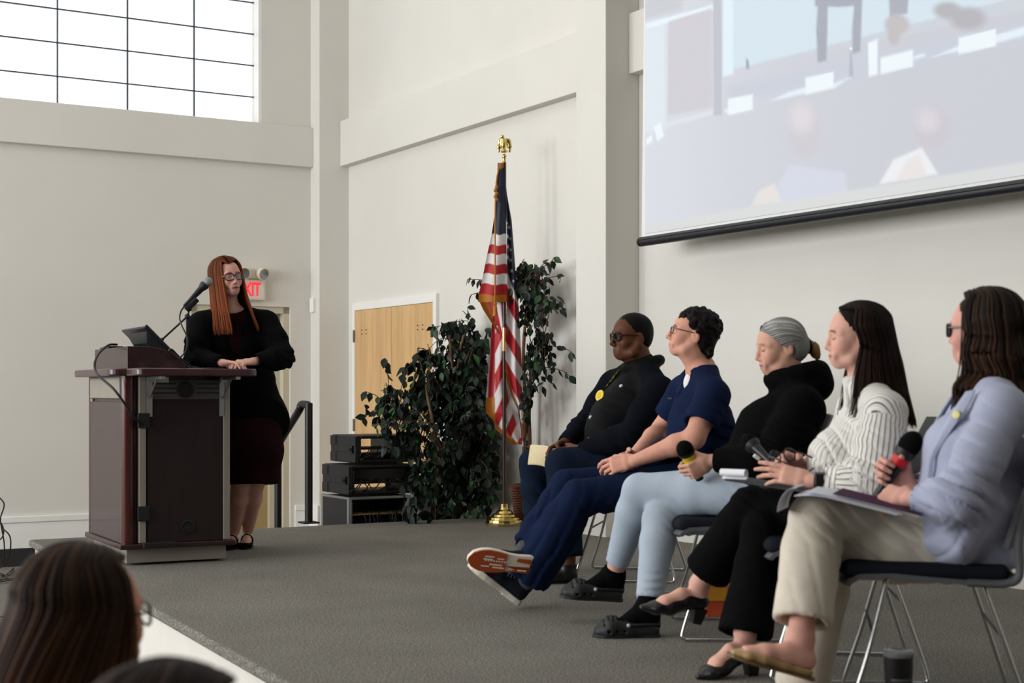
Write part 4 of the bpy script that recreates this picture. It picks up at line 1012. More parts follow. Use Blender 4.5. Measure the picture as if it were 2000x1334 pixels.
# ================================================================== people: skeleton -> one continuous skin, clothing and hair as parts
def hframe(fwd, roll=0.0):
    f = unit(fwd); l = unit(np.cross((0, 0, 1), f)); u = np.cross(f, l)
    l2 = l*math.cos(roll)+u*math.sin(roll); u2 = np.cross(f, l2); return np.stack([f, l2, u2], 1)   # forward, left, up
class Head:
    def __init__(s, c, fwd, sc=1.0, roll=0.0, female=False, fat=0.0, age=0.0):
        s.c = A3(c); s.R = hframe(fwd, roll); s.s = sc; s.female = female; s.fat = fat; s.age = age
    def p(s, x, y, z): return s.c+s.R @ (A3((x, y, z))*s.s)
    def loc(s, V): return ((V-s.c) @ s.R)/s.s
    def E(s, c, r, k=.01, op='u', R=None):
        return ell(s.p(*c), A3(r)*s.s, s.R if R is None else s.R @ R, k*s.s, op)
    def L(s, nodes, k=.01, op='u', side=(0, 1, 0), **kw):
        return loft([(s.p(*p), w*s.s, d*s.s) for p, w, d in nodes], s.R @ A3(side), k*s.s, op, **kw)
    def prims(s):
        f = s.fat; fm = s.female; P = []
        P += [s.E((-.014, 0, .034), (.098, .076, .084), .01), s.E((.030, 0, .005), (.062, .066, .085), .03), s.E((.030, 0, -.040), (.056, .056+f*.6-.003*fm, .066), .02)]
        P += [s.E((.062, 0, -.098), (.024, .024 if fm else .028, .018), .025)]
        for y in (-1, 1):
            P += s.L([((-.008, y*(.058+f-.004*fm), -.045), .018, .022), ((.022, y*(.050+f-.009*fm), -.085), .016+f*.4, .018), ((.060, y*(.018-.004*fm), -.100), .014, .014)], .022)
            P += [s.E((.056, y*.040, -.034), (.027, .023+f*.5, .028), .022)]
            P += s.L([((.083, y*.010, .016), .011, .008), ((.079, y*.034, .021), .010, .008), ((.060, y*.054, .013), .010, .010)], .014)
            P += [s.E((.098, y*.032, -.002), (.020, .019, .012), .014, 's')]
            P += [s.E((.0735, y*.032, -.0015), (.0135, .0150, .0115), .005)]
            P += s.L([((.0855, y*.020, .0015), .003, .003), ((.0875, y*.031, .0062), .0035, .003), ((.078, y*.046, .001), .003, .003)], .003)
        n_ = -.0065 if fm else 0.0
        P += s.L([((.086, 0, .012), .009, .010), ((.100+n_*.6, 0, -.014), .0085, .010), ((.1105+n_, 0, -.034), .010, .010)], .010)
        P += [s.E((.111+n_, 0, -.038), (.0115, .0105, .0095), .006)]
        for y in (-1, 1):
            P += [s.E((.099+n_, y*.0125, -.043), (.010, .0075, .0075), .006), s.E((.107+n_, y*.0065, -.0485), (.0045, .003, .003), .003, 's')]
        P += [s.E((.083, 0, -.072), (.0125, .031, .026), .018)]
        P += s.L([((.083, -.026, -.072), .004, .004), ((.0940, -.007, -.0665), .0055, .0050), ((.0940, .007, -.0665), .0055, .0050), ((.083, .026, -.072), .004, .004)], .006)
        P += s.L([((.082, -.024, -.0745), .004, .004), ((.0925, 0, -.0785), .0068, .0060), ((.082, .024, -.0745), .004, .004)], .005)
        P += s.L([((.085, -.026, -.0728), .002, .0016), ((.0985, 0, -.0722), .002, .0016), ((.085, .026, -.0728), .002, .0016)], .003, 's')
        for y in (-1, 1):
            a = .25; Re = np.array([[math.cos(a), 0, math.sin(a)], [0, 1, 0], [-math.sin(a), 0, math.cos(a)]]) @ rotz(-y*.30)
            P += [s.E((-.016, y*.0765, -.012), (.019, .0085, .032), .006, 'u', Re), s.E((-.010, y*.0865, -.009), (.010, .006, .020), .005, 's', Re)]
        return P
    def neck(s, nb, r=.056, fat=0.0):
        return loft([(s.p(-.022, 0, -.02), r*s.s*.98, r*s.s*1.0), (s.p(-.018, 0, -.085), r*s.s, r*s.s*1.02), (A3(nb), r*s.s*1.08+fat, r*s.s*1.08)], s.R[:, 1], .02)
    def box(s, h=.0038):
        c = s.p(.01, 0, -.005); e = .125*s.s; return (c-e, c+e, h)
def hand(W, f, n, sd, curls, spread=.10, thumb=(.8, .25, .5), sc=1.0):
    """palm and five jointed fingers; f along the palm, n where the palm faces, sd +1 for a right hand"""
    f = unit(f); n = unit(A3(n)-f*np.dot(n, f)); t = np.cross(f, n)*sd; W = A3(W); P = []
    K = W+f*.088*sc
    P += loft([(W, .024*sc, .018*sc), (W+f*.035*sc, .034*sc, .0155*sc), (K, .0385*sc, .012*sc)], t, .012)
    P += [ell(W+f*.035*sc+t*.022*sc+n*.009*sc, (.018*sc, .03*sc, .014*sc), np.stack([t, f, n], 1), .012)]
    Ls = [(.043, .026, .022), (.048, .030, .023), (.044, .028, .022), (.034, .021, .019)]
    for i in range(4):
        off = (1.5-i)*.0195*sc; b = K+t*off-f*(0, -.002, .002, .010)[i]*sc*1.0; a = (1.5-i)*spread; d = unit(f*math.cos(a)+t*math.sin(a)); ang = 0; pts = [b-d*.018*sc, b]
        for L, c in zip(Ls[i], curls[i]):
            ang += c; dd = d*math.cos(ang)+n*math.sin(ang); pts.append(pts[-1]+dd*L*sc)
        rs = [.0092, .0092, .0084, .0078, .0064] if i < 3 else [.008, .0080, .0073, .0067, .0056]
        P += tubep(pts, [r*sc for r in rs], .0035)
    o, b1, b2 = thumb
    d = unit(f*(1-o*.55)+t*o*.9+n*.35); p0 = W+f*.018*sc+t*.022*sc; p1 = p0+d*.043*sc; d2 = unit(d*math.cos(b1)+(f*.7+n*.7)*math.sin(b1)); p2 = p1+d2*.033*sc; d3 = unit(d2*math.cos(b2)+(n*.8-t*.5)*math.sin(b2)); p3 = p2+d3*.027*sc
    P += tubep([p0, p1, p2, p3], [.0135*sc, .0108*sc, .0095*sc, .0072*sc], .006)
    lo = np.min([p.lo for p in P], 0); hi = np.max([p.hi for p in P], 0)
    return P, (lo-.004, hi+.004, .0036)
CUP = [(.35, .45, .3)]*4; GRIP = [(1.15, 1.35, .7), (1.2, 1.4, .75), (1.25, 1.4, .75), (1.25, 1.4, .7)]; REST = [(.25, .3, .2), (.3, .38, .25), (.38, .42, .3), (.45, .45, .3)]
def arm(S, E, W, r, side, k=.02, **kw):
    S, E, W = A3(S), A3(E), A3(W)
    return loft([(S, r[0], r[0]), (lerp(S, E, .5), r[1], r[1]), (E, r[2], r[2])], side, k)+loft([(E, r[2], r[2]), (lerp(E, W, .3), r[2]*1.02, r[2]*1.02), (W, r[3], r[3]*.85)], side, k, **kw)
def leg(H, K, A, r, side, k=.02, **kw):
    H, K, A = A3(H), A3(K), A3(A)
    return loft([(H, r[0], r[0]), (lerp(H, K, .5), r[1], r[1]), (K, r[2], r[2])], side, k)+loft([(K, r[2], r[2]), (lerp(K, A, .3), r[3], r[3]), (A, r[4], r[4])], side, k, **kw)
def grip(Mp, md, f, n, sd, sc=1.0, tight=1.0):
    """a hand closed round a bar through Mp along md: wrist point and hand prims"""
    md = unit(md); f = A3(f); f = unit(f-md*np.dot(f, md)); n = unit(A3(n)-f*np.dot(n, f)); n = unit(n-md*np.dot(n, md)); W = A3(Mp)-f*.072*sc-n*.026*sc
    P, b = hand(W, f, n, sd, [(.75*tight, 1.45*tight, .9*tight), (.8*tight, 1.45*tight, .9*tight), (.85*tight, 1.45*tight, .9*tight), (.9*tight, 1.4*tight, .9*tight)], .0, (.75, .55, .9), sc); return W, P, b
def hollow(a, b, r, k=.004):                                # an opening at the end of a sleeve or trouser leg
    a, b = A3(a), A3(b); d = unit(b-a); return seg(b-d*.05, b+d*.03, r, r, r, r, (.2, .3, .9), k, 's', True, True)
def shoulders(SL, SR, nb, r=.05, drop=.0):
    return [seg(nb, S, r*1.05, r*1.05, r, r, (0, 0, 1), .03) for S in (A3(SL), A3(SR))]
SKIN = {}
def skin_mat(name, c): return mat(name, '#ffffff', .55, attr='Col', var=.10, vscale=45, bump=.06, bscale=350, spec=.28, sss=.12)
def skin_cols(hd, tone, lip, brow=None, hands_pink=.0):
    tone, lip = A3(srgb(tone)), A3(srgb(lip))
    def fn(V, N):
        q = hd.loc(V); C = np.tile(tone, (len(V), 1))
        m = np.exp(-(((q[:, 0]-.092)/.016)**2+(q[:, 1]/.026)**2+((q[:, 2]+.0725)/.0095)**2)**2); C = C*(1-m[:, None])+lip*m[:, None]
        ck = np.exp(-(((q[:, 0]-.075)/.035)**2+((np.abs(q[:, 1])-.042)/.03)**2+((q[:, 2]+.035)/.03)**2))*.30; C = C*(1-ck[:, None])+tone*A3((1.08, .82, .80))*ck[:, None]
        if brow is not None:
            zz = .0235-1.6*(np.abs(q[:, 1])-.028)**2*8; m = np.exp(-((q[:, 2]-zz)/.0042)**4)*(np.abs(q[:, 1]) > .012)*(np.abs(q[:, 1]) < .052)*(q[:, 0] > .05); C = C*(1-m[:, None]*.85)+A3(srgb(brow))*m[:, None]*.85
        return C
    return fn
M['eye_white'] = mat('eye_white', '#cfc9c2', .2); M['iris'] = mat('iris', '#2c1d14', .15)
def eyes(hd, parent, iris=None, look=(1, 0, 0)):
    for y in (1, -1):
        mb = MB(); c = hd.p(.0762, y*.032, -.0015); mb.ball(c, .0118*hd.s, 10); mb.cur = 1; d = hd.R @ unit(look); mb.ball(c+d*.0066*hd.s, .0058*hd.s, 8)
        mb.build('eye', [M['eye_white'], iris or M['iris']], parent, True, True)
def lashes(hd, parent):
    for y in (1, -1):
        mb = MB(); mb.tube(smooth_path([hd.p(.0835, y*.019, -.0065), hd.p(.0872, y*.031, -.0095), hd.p(.0795, y*.046, -.0065)]), [.0008]*2+[.0016]*13+[.0008]*2, 6); mb.build('eyelash', M['iris'], parent, True, True)
def glasses(hd, parent, m, lens=None, rx=.024, rz=.019, y0=.033, x=.105, z=-.003, t=.0022, square=2.6, tint=None):
    g = None; mb = MB(); rings = []
    for y in (1, -1):
        P = []
        for a in np.linspace(0, 2*PI, 29)[:-1]:
            ca, sa = math.cos(a), math.sin(a); yy = np.sign(ca)*abs(ca)**(2/square)*rx; zz = np.sign(sa)*abs(sa)**(2/square)*rz
            P.append(hd.p(x-.006*abs(y*y0+yy)/.05-(abs(y*y0+yy)/.06)**3*.006, y*y0+yy, z+zz))
        mb.tube(P, t*hd.s, 6, closed=True); rings.append(P)
    mb.tube([hd.p(x-.003, .010, z+.005), hd.p(x+.002, 0, z+.008), hd.p(x-.003, -.010, z+.005)], t*hd.s, 6)
    for y in (1, -1): mb.tube(smooth_path([hd.p(x-.013, y*(y0+rx), z+.006), hd.p(x-.03, y*.070, z+.008), hd.p(.02, y*.0765, z+.006), hd.p(-.012, y*.079, z+.002), hd.p(-.03, y*.078, -.02)], 5), t*.9*hd.s, 6)
    g = mb.build('glasses', m, parent, True, True)
    if lens is not None:
        for P in rings: mb = MB(); mb.prism(P, tuple(hd.R[:, 0]*-.0005), tuple(hd.R[:, 0]*.0005)); l = mb.build('lens', lens, parent, True); l.parent = g; l.location = (0, 0, 0)
    return g
M['lens'] = mat('clear_lens', '#9aa0a4', .05, alpha=.06); M['lens_dark'] = mat('tinted_lens', '#15130f', .08, alpha=.72)
def strandf(hd, kmin=18, kmax=90, seed=1, tilt=0.0):
    r = np.random.RandomState(seed); ks = r.uniform(kmin, kmax, 14); az = r.uniform(-9, 9, 14); ph = r.uniform(0, 6.28, 14)
    def fn(V):
        q = hd.loc(V); th = np.arctan2(q[:, 1], q[:, 0]+.015); rr = np.hypot(q[:, 0]+.015, q[:, 1])
        return sum(np.sin(k*(th+5.5*rr)+a*q[:, 2]+p+1.2*np.sin(11*q[:, 2]+p)) for k, a, p in zip(ks, az, ph))/14*2.2
    return fn
def hair_cols(fn, dark, light, tips=None, hd=None):
    dark, light = A3(srgb(dark)), A3(srgb(light))
    def f(V, N):
        t = np.clip(.42+.42*fn(V), 0, 1)[:, None]; C = dark*(1-t)+light*t
        if tips is not None:
            z = hd.loc(V)[:, 2]; w = np.clip((-z-tips[1])/tips[2], 0, 1)[:, None]; C = C*(1-w)+C*A3(tips[0])*w
        return C
    return f
M['hair'] = mat('hair_strands', '#ffffff', .6, attr='Col', spec=.16)
def hair(hd, parent, prims, h, cols, fn, amp=.0035, name='hair', it=1, m=None):
    V, Q = field_mesh(prims, h); V = relax(V, Q, it); N = vnormals(V, Q); V = V+N*(amp*fn(V))[:, None]
    return mesh_obj(name, V, Q, m or M['hair'], parent, True, smooth=True, attrs={'Col': cols(V, N)})
def locks(hd, parent, roots, cols, name='hair_lock', r=.004):
    """loose strands of hair; roots: lists of points"""
    mb = MB()
    for P in roots: Pq = smooth_path(P, 6); n = len(Pq); mb.tube(Pq, [r*(1-.85*(i/(n-1))**2) for i in range(n)], 6)
    V = np.array(mb.v); return mesh_obj(name, V, mb.f, M['hair'], parent, True, smooth=True, attrs={'Col': cols(V, V)})
def strands(hd, parent, paths, rad, dark, light, tip=None, seed=0, name='hair_strands', n=5):
    """combed hair: one slim tapering lock per path, each lock with a shade of its own"""
    r = np.random.RandomState(seed); V, F, C = [], [], []; dark, light = A3(srgb(dark)), A3(srgb(light)); b = 0
    for P in paths:
        Q = np.array(smooth_path(P, 5)); m = len(Q); t = np.gradient(Q, axis=0); t /= np.linalg.norm(t, axis=1, keepdims=True)+1e-9
        ref = np.cross(t, hd.R[:, 2]+.01*hd.R[:, 0]); ref /= np.linalg.norm(ref, axis=1, keepdims=True)+1e-9; q2 = np.cross(t, ref); u = np.linspace(0, 1, m)
        rr = rad*r.uniform(.6, 1.25)*(.55+.45*np.minimum(u/.15, 1))*(1-.75*np.clip((u-.72)/.28, 0, 1)**1.5)
        a = np.linspace(0, 2*PI, n, endpoint=False)
        ring = Q[:, None, :]+rr[:, None, None]*(ref[:, None, :]*np.cos(a)[None, :, None]*1.25+q2[:, None, :]*np.sin(a)[None, :, None]*.8)
        V.append(ring.reshape(-1, 3)); sh = r.rand()**1.4; c = dark*(1-sh)+light*sh; cc = np.tile(c, (m, 1))
        if tip is not None: w = np.clip((u-tip[1])/tip[2], 0, 1)[:, None]; cc = cc*(1-w)+cc*A3(tip[0])*w
        C.append(np.repeat(cc, n, 0)); i = np.arange(m-1)[:, None]*n; k = np.arange(n)[None, :]; k2 = (k+1) % n
        F.append((np.stack([i+k, i+k2, i+n+k2, i+n+k], -1)+b).reshape(-1, 4)); b += m*n
    return mesh_obj(name, np.concatenate(V), np.concatenate(F), M['hair'], parent, True, smooth=True, attrs={'Col': np.concatenate(C)})
def combed(hd, n, seed, phi0, zend, fwd=.0, wave=0.0, part=.012, wide=1.0, back=0.0, rx=.112, ry=.091, rz=.094, tuck=0.0, jit=.004, zc=.036, front=.074, pw=1.25):
    """paths of long hair from a centre part over the skull and down; phi is the turn round the head from the face"""
    r = np.random.RandomState(seed); out = []
    for s in (1, -1):
        for i in range(n):
            f = ((i+.5)/n)**pw; ph0 = phi0[0] if s > 0 else phi0[1]; ph = math.radians(ph0+(180-ph0)*f+r.uniform(-2, 2)); c = A3((-.022, 0, zc)); k = 1+r.uniform(-.5, 1)*jit/.09
            def el(e, g=1.0): return c+A3((rx*math.cos(ph)*math.cos(e), s*ry*math.sin(ph)*math.cos(e), rz*math.sin(e)))*k*g
            xr = front-(front+.077)*f; top = A3((xr, part*1.0+s*.004, zc+rz*math.sqrt(max(.05, 1-((xr+.022)/rx)**2))*1.0*k))
            e1 = el(.75); P = [hd.p(*top)]; ra = A3((rx, ry, rz))
            for g in (.3, .65): d0 = (lerp(top, e1, g)-c)/ra; P.append(hd.p(*(c+d0/np.linalg.norm(d0)*ra*k)))
            P += [hd.p(*e1), hd.p(*el(.38)), hd.p(*el(-.05))]
            q = el(-.05); ze = zend[0]+(zend[1]-zend[0])*f+r.uniform(-.022, .012); side = max(0, math.cos(ph)+.55); zz = np.linspace(q[2], ze, 6)[1:]
            for z in zz:
                u = (q[2]-z)/(q[2]-ze); x = q[0]+fwd*side*u*u-back*u*(1-side)-tuck*math.exp(-((z+.05)/.05)**2)*side; y = q[1]*(1+(.10*wide)*u*u); w = wave*u
                P.append(hd.p(x+w*math.sin(z*52+3*ph+s), y+w*.8*math.cos(z*47+2*ph), z))
            out.append(P)
    return out
def under(hd, cut=.098, back=-.22):                           # close cap and nape under combed hair
    P = [hd.E((-.018, 0, .035), (.1045, .0825, .0895), .01), hd.E((-.048, 0, -.02), (.066, .076, .085), .02)]+hd.L([((-.075, 0, .0), .072, .03), ((-.085, 0, -.10), .075, .022), ((-.085, 0, back), .070, .014)], .02)
    return P+[hd.E((cut, 0, -.035), (.070, .085, .112), .010, 's'), hd.E((.0, .1, -.02), (.035, .05, .035), .01, 's'), hd.E((.0, -.1, -.02), (.035, .05, .035), .01, 's')]
# ---- shoes: heel and toe on the sole line, u points up through the foot
OUT = [(0, .0), (.015, .020), (.06, .031), (.14, .033), (.30, .030), (.42, .032), (.58, .042), (.72, .046), (.84, .041), (.94, .026), (1.0, .0)]
def sframe(heel, toe, u):
    x = unit(A3(toe)-A3(heel)); z = A3(u); z = unit(z-x*np.dot(z, x)); return np.stack([x, np.cross(z, x), z], 1), np.linalg.norm(A3(toe)-A3(heel))
def sole_poly(L, grow=0.0, n=None, pinch=1.0):
    ts = np.linspace(0, 1, 26); ts = .5-.5*np.cos(PI*ts); w = np.interp(ts, [a for a, b in OUT], [b for a, b in OUT])
    up = [(t*L, (y+grow*(0 < t < 1)), 0) for t, y in zip(ts, w)]; return up+[(x, -y*.93, z) for x, y, z in up[::-1][1:-1]]
def shoe(kind, heel, toe, u, parent, mats, name='shoe'):
    R, L = sframe(heel, toe, u); o = A3(heel)
    T = lambda x, y, z: o+R @ A3((x, y, z)); side = R[:, 1]; tmp = []
    def lf(nodes, k=.012, **kw): return loft([(T(x, y, z), w, d) for (x, y, z), w, d in nodes], side, k, **kw)
    cut = half_space(T(0, 0, {'sneaker': .022, 'clog': .012, 'pump': -.2, 'flat': .004, 'plain': .012, 'strap': .006}[kind]), -R[:, 2], o-.4, o+.4, .003)
    big = lambda z: half_space(T(0, 0, z), -R[:, 2], o-.4, o+.4, .003)
    s = None
    if kind == 'sneaker':
        P = lf([((.035, 0, .05), .034, .034), ((.09, 0, .055), .036, .036), ((.15, 0, .045), .040, .034), ((.21, 0, .035), .043, .026), ((L-.035, 0, .030), .033, .020)])+lf([((.055, 0, .06), .036, .04), ((.045, 0, .105), .038, .048)], .02, flat1=True)
        P += [seg(T(.05, 0, .085), T(.045, 0, .14), .029, .036, .031, .040, side, .004, 's'), big(.02)]
        s = blob(name, P, .006, mats[0], parent, smooth_it=1)
        mb = MB().frame(R, o); mb.prism(sole_poly(L, .009), (0, 0, .006), (0, 0, .030)); x = fixn(mb.build('midsole', mats[1], parent, True)); bevel(x, .004, 2); tmp.append(x)
        mb = MB().frame(R, o); mb.prism([(a, b*1.0, c) for a, b, c in sole_poly(L*.62, .002)], (L*.39, 0, -.002), (L*.39, 0, .007)) if False else None
        ts = [p for p in sole_poly(L, .006)]
        front = [p for p in ts if p[0] > L*.46]; rear1 = [p for p in ts if p[0] < L*.36 and p[1] <= .0]; 
        mb.prism(front, (0, 0, 0), (0, 0, .007)); mb.prism([p for p in ts if p[0] <= L*.47 and p[1] < -.0]+[(L*.46, -.012, 0), (L*.12, -.008, 0)], (0, 0, 0), (0, 0, .007)); mb.prism([(.03, .006, 0), (.10, .014, 0), (.095, .027, 0), (.04, .028, 0)], (0, 0, 0), (0, 0, .007))
        x = fixn(mb.build('outsole', mats[2], parent, True)); tmp.append(x)
        mb = MB().frame(R, o)
        for (x0, x1, y, w) in ((.15, .20, -.022, .003), (.16, .215, -.010, .003), (.215, .25, -.02, .0025), (.155, .185, .018, .0025), (.20, .24, .024, .0025), (.205, .245, .012, .0025), (.05, .09, -.024, .003)): mb.box((x0, y-w, -.0015), (x1, y+w, .003))
        for k in range(9): mb.box((.135+k*.012, .0035, -.0015), (.142+k*.012, .0095, .003))
        tmp.append(mb.build('tread_pattern', mats[1], parent, True))
        mb = MB().frame(R, o)
        for k in range(5): z = .062+.008*k; mb.tube([(.155-.013*k, -.024, z-.004), (.152-.013*k, 0, z+.015), (.155-.013*k, .024, z-.004)], .0028, 6)
        tmp.append(mb.build('lace', mats[3], parent, True, True))
    elif kind == 'clog':
        P = lf([((.030, 0, .020), .040, .026), ((.12, 0, .020), .042, .024), ((.20, 0, .022), .053, .026), ((L-.032, 0, .022), .040, .026)], .02)+lf([((.135, 0, .042), .046, .036), ((.19, 0, .038), .051, .040), ((L-.055, 0, .030), .042, .028)], .02)+lf([((.035, 0, .035), .040, .026), ((.12, 0, .036), .044, .030)], .015)
        P += [seg(T(.035, 0, .075), T(.12, 0, .075), .031, .046, .033, .050, side, .006, 's'), seg(T(.10, 0, .075), T(.165, 0, .052), .034, .034, .032, .022, side, .005, 's'), big(.004)]
        for a in range(4):
            for b in range(5):
                x, y = .165+a*.017, -.030+b*.015+(a % 2)*.0075
                P += [ell(T(x, y, .080-.20*(x-.165)-7*y*y), (.0050, .0050, .022), R, .001, 's')]
        for y in (-1, 1):
            for x in (.14, .17, .20): P += [ell(T(x, y*.052, .026), (.007, .014, .0055), R, .001, 's')]
        s = blob(name, P, .0042, mats[0], parent, smooth_it=1)
        mb = MB().frame(R, o); mb.prism(sole_poly(L, .006), (0, 0, .0), (0, 0, .012)); x = fixn(mb.build('outsole', mats[1], parent, True)); bevel(x, .003); tmp.append(x)
        mb = MB().frame(R, o); mb.tube(smooth_path([(.13, -.047, .05), (.07, -.044, .052), (.014, -.030, .050), (.004, 0, .050), (.014, .030, .050), (.07, .044, .052), (.13, .047, .05)]), .0055, 8); tmp.append(mb.build('heel_strap', mats[0], parent, True, True))
        mb = MB().frame(R, o)
        for y in (-1, 1): mb.ball((.128, y*.050, .05), .0075, 8)
        tmp.append(mb.build('rivet', mats[2], parent, True, True))
    elif kind == 'pump':
        hh = .060
        P = lf([((.028, 0, hh+.022), .033, .030), ((.08, 0, hh+.010), .033, .030), ((.135, 0, .036), .038, .030), ((.185, 0, .020), .041, .022), ((L-.012, 0, .010), .014, .010)])
        P += [seg(T(.02, 0, hh+.064), T(.10, 0, hh+.046), .025, .026, .026, .026, side, .005, 's'), seg(T(.10, 0, hh+.044), T(.162, 0, .066), .028, .026, .027, .020, side, .005, 's')]
        s = blob(name, P, .0045, mats[0], parent)
        mb = MB().frame(R, o); mb._add([(.0, -.026, hh), (.05, -.026, hh-.006), (.05, .026, hh-.006), (.0, .026, hh), (.008, -.019, 0), (.042, -.019, 0), (.042, .019, 0), (.008, .019, 0)], [(0,1,2,3), (7,6,5,4), (0,4,5,1), (1,5,6,2), (2,6,7,3), (3,7,4,0)]); x = fixn(mb.build('heel', mats[0], parent, True)); bevel(x, .004); tmp.append(x)
    elif kind in ('flat', 'strap', 'plain'):
        hi = {'flat': .028, 'strap': .030, 'plain': .05}[kind]
        P = lf([((.03, 0, hi*.75), .031, hi*.75), ((.10, 0, hi*.7), .032, hi*.72), ((.16, 0, hi*.7), .039, hi*.75), ((.205, 0, hi*.55), .037, hi*.55), ((L-.018, 0, hi*.34), .020 if kind == 'flat' else .027, hi*.32)])
        if kind == 'plain': P += lf([((.05, 0, .06), .036, .04), ((.045, 0, .10), .037, .045)], .02, flat1=True)
        else: P += [seg(T(.03, 0, hi*1.25), T(.10, 0, hi*1.2), .026, .024, .027, .026, side, .004, 's'), seg(T(.10, 0, hi*1.3), T(.165, 0, hi*1.25), .028, .026, .026, .02, side, .004, 's')]
        P += [big(.003)]
        s = blob(name, P, .005, mats[0], parent)
        mb = MB().frame(R, o); mb.prism(sole_poly(L, .001), (0, 0, -.002), (0, 0, .006)); x = fixn(mb.build('outsole', mats[1], parent, True)); bevel(x, .002); tmp.append(x)
        if kind == 'strap':
            mb = MB().frame(R, o); mb.tube(smooth_path([(.09, -.034, .035), (.095, -.026, .062), (.10, 0, .078), (.095, .026, .062), (.09, .034, .035)]), .006, 8, flat=.4); tmp.append(mb.build('ankle_strap', mats[0], parent, True, True))
    for x in tmp: x.parent = s; x.location = (0, 0, 0)
    return s
def foot_prims(heel, toe, u, lift=.012, sc=1.0, heel_h=0.0):
    R, L = sframe(heel, toe, u); o = A3(heel); T = lambda x, z: o+R @ A3((x, 0, z))
    return loft([(T(.035, .036+lift+heel_h), .025, .030), (T(.10, .036+lift+heel_h*.75), .026, .032), (T(.155, .026+lift+heel_h*.3), .032, .022), (T(L-.05, .017+lift), .026, .012)], R[:, 1], .015)
def ankle_of(heel, toe, u, lift=.02): R, L = sframe(heel, toe, u); return A3(heel)+R @ A3((.048, 0, .085+lift))
def fabric(name, c, rough=.9, var=.10, bump=.25, sheen=None, bscale=420, vscale=12, **kw):
    dark = max(srgb(c)) < .06
    return mat(name, c, rough, var=var, vscale=vscale, bump=bump, bscale=bscale, sheen=0.0 if dark else .08, spec=.06 if dark else .18, **kw)
# ------------------------------------------------------------------ stacking chair
M['cushion'] = fabric('charcoal_cushion', '#1c1e25', .75); M['shell'] = mat('grey_chair_plastic', '#55575a', .55, bump=.1, bscale=250)
def make_chair(label, loc, face, group='stacking chairs of the panel'):
    a = math.atan2(face[1], face[0]); c = thing('stacking_chair', label, 'chair', loc, a, group)          # faces local +x
    mb = MB(); P = []
    xs = [.243, .235, .21, .12, 0, -.12, -.20, -.235]; zs = [.392, .402, .416, .420, .412, .405, .408, .425]
    for i, y in enumerate(np.linspace(-.22, .22, 9)): P.append([(x-.02*(abs(y)/.22)**3*(x > .1), y, z-.008*(1-(y/.22)**2)) for x, z in zip(xs, zs)])
    mb.sheet(np.array(P).transpose(1, 0, 2), .014); mb.build('seat_shell', M['shell'], c, smooth=True)
    pr = [rbox((.01, 0, .432), (.225, .215, .022), None, .02, .01), ell((.195, 0, .426), (.06, .21, .030), None, .02)]
    V, Q = field_mesh(pr, .009); mesh_obj('cushion', V, Q, M['cushion'], c, False, smooth=True)
    mb = MB(); G = []
    for z in np.linspace(0, 1, 9): G.append([(-.245-.09*z-.035*z*z+.045*(y/.21)**2*(1-.2*z), y*(1-.12*z**4), .50+.345*z) for y in np.linspace(-.21, .21, 11)])
    mb.sheet(np.array(G), .016); mb.build('backrest', M['shell'], c, smooth=True)
    for s in (-1, 1):
        mb = MB(); mb.tube(smooth_path([(-.10, s*.205, .405), (-.20, s*.212, .405), (-.236, s*.215, .43), (-.235, s*.215, .52), (-.25, s*.205, .62)]), .021, 10, flat=.55); mb.build('back_support', M['shell'], c, smooth=True)
        mb = MB(); mb.tube(smooth_path([(.115, s*.19, .405), (.12, s*.195, .39), (.17, s*.235, .20), (.222, s*.262, .035), (.214, s*.265, .011), (.19, s*.265, .009), (0, s*.265, .009), (-.22, s*.265, .009), (-.25, s*.265, .011), (-.262, s*.262, .035), (-.21, s*.235, .20), (-.145, s*.195, .39), (-.14, s*.19, .405)], 6), .0065, 10); mb.build('leg', M['chrome'], c, smooth=True)
    mb = MB(); mb.tube([(.155, -.222, .26), (.155, .222, .26)], .005, 8); mb.build('cross_brace', M['black_plastic'], c, smooth=True)
    mb = MB(); mb.tube([(-.19, -.228, .26), (-.19, .228, .26)], .005, 8); mb.build('cross_brace', M['black_plastic'], c, smooth=True)
    return c
CH = None
def chair(label, loc, face):
    global CH
    if CH is None: CH = make_chair(label, loc, face); return CH
    c = copy_tree(CH); c.location = tuple(loc); c.rotation_euler = (0, 0, math.atan2(face[1], face[0])); c['label'] = label; return c
# ================================================================== the people
def person(label, loc): return thing('person', label, 'person', loc)
def body(root, prims, fine, skin, cols, h=.013):
    V, Q = field_mesh(prims, h, fine); V = relax(V, Q, 1, .35)
    return mesh_obj('body', V, Q, skin, root, True, smooth=True, attrs={'Col': cols(V, None)})
def torso(pel, chest, nb, SL, SR, wp, dp, ww, dw, wc, dc, k=.03, sh=.055, top=.85):
    side = unit(A3(SL)-A3(SR)); pel, chest, nb = A3(pel), A3(chest), A3(nb); m = lerp(lerp(SL, SR, .5), chest, .25)
    return loft([(pel, wp, dp), (lerp(pel, chest, .5), ww, dw), (chest, wc, dc), (m, wc*top, dc*.72)], side, k)+shoulders(SL, SR, nb, sh)
M['skin_fair'] = skin_mat('skin_fair', 0); M['skin_brown'] = skin_mat('skin_brown', 0)
FAIR, LIP = '#d39a82', '#a85a52'
M['khaki'] = fabric('khaki_cotton', '#cfc6b6', .85); M['blazer'] = fabric('blue_grey_blazer', '#a5aac0', .85, var=.06); M['blackcloth'] = fabric('black_wool', '#0a0a0b', .9, sheen=.1)
M['maroon'] = fabric('maroon_dress', '#1f0a0d', .85, sheen=.15); M['navy'] = fabric('navy_scrub_cotton', '#141f3a', .85); M['navydark'] = fabric('dark_navy_knit', '#0c0f17', .9, bscale=250)
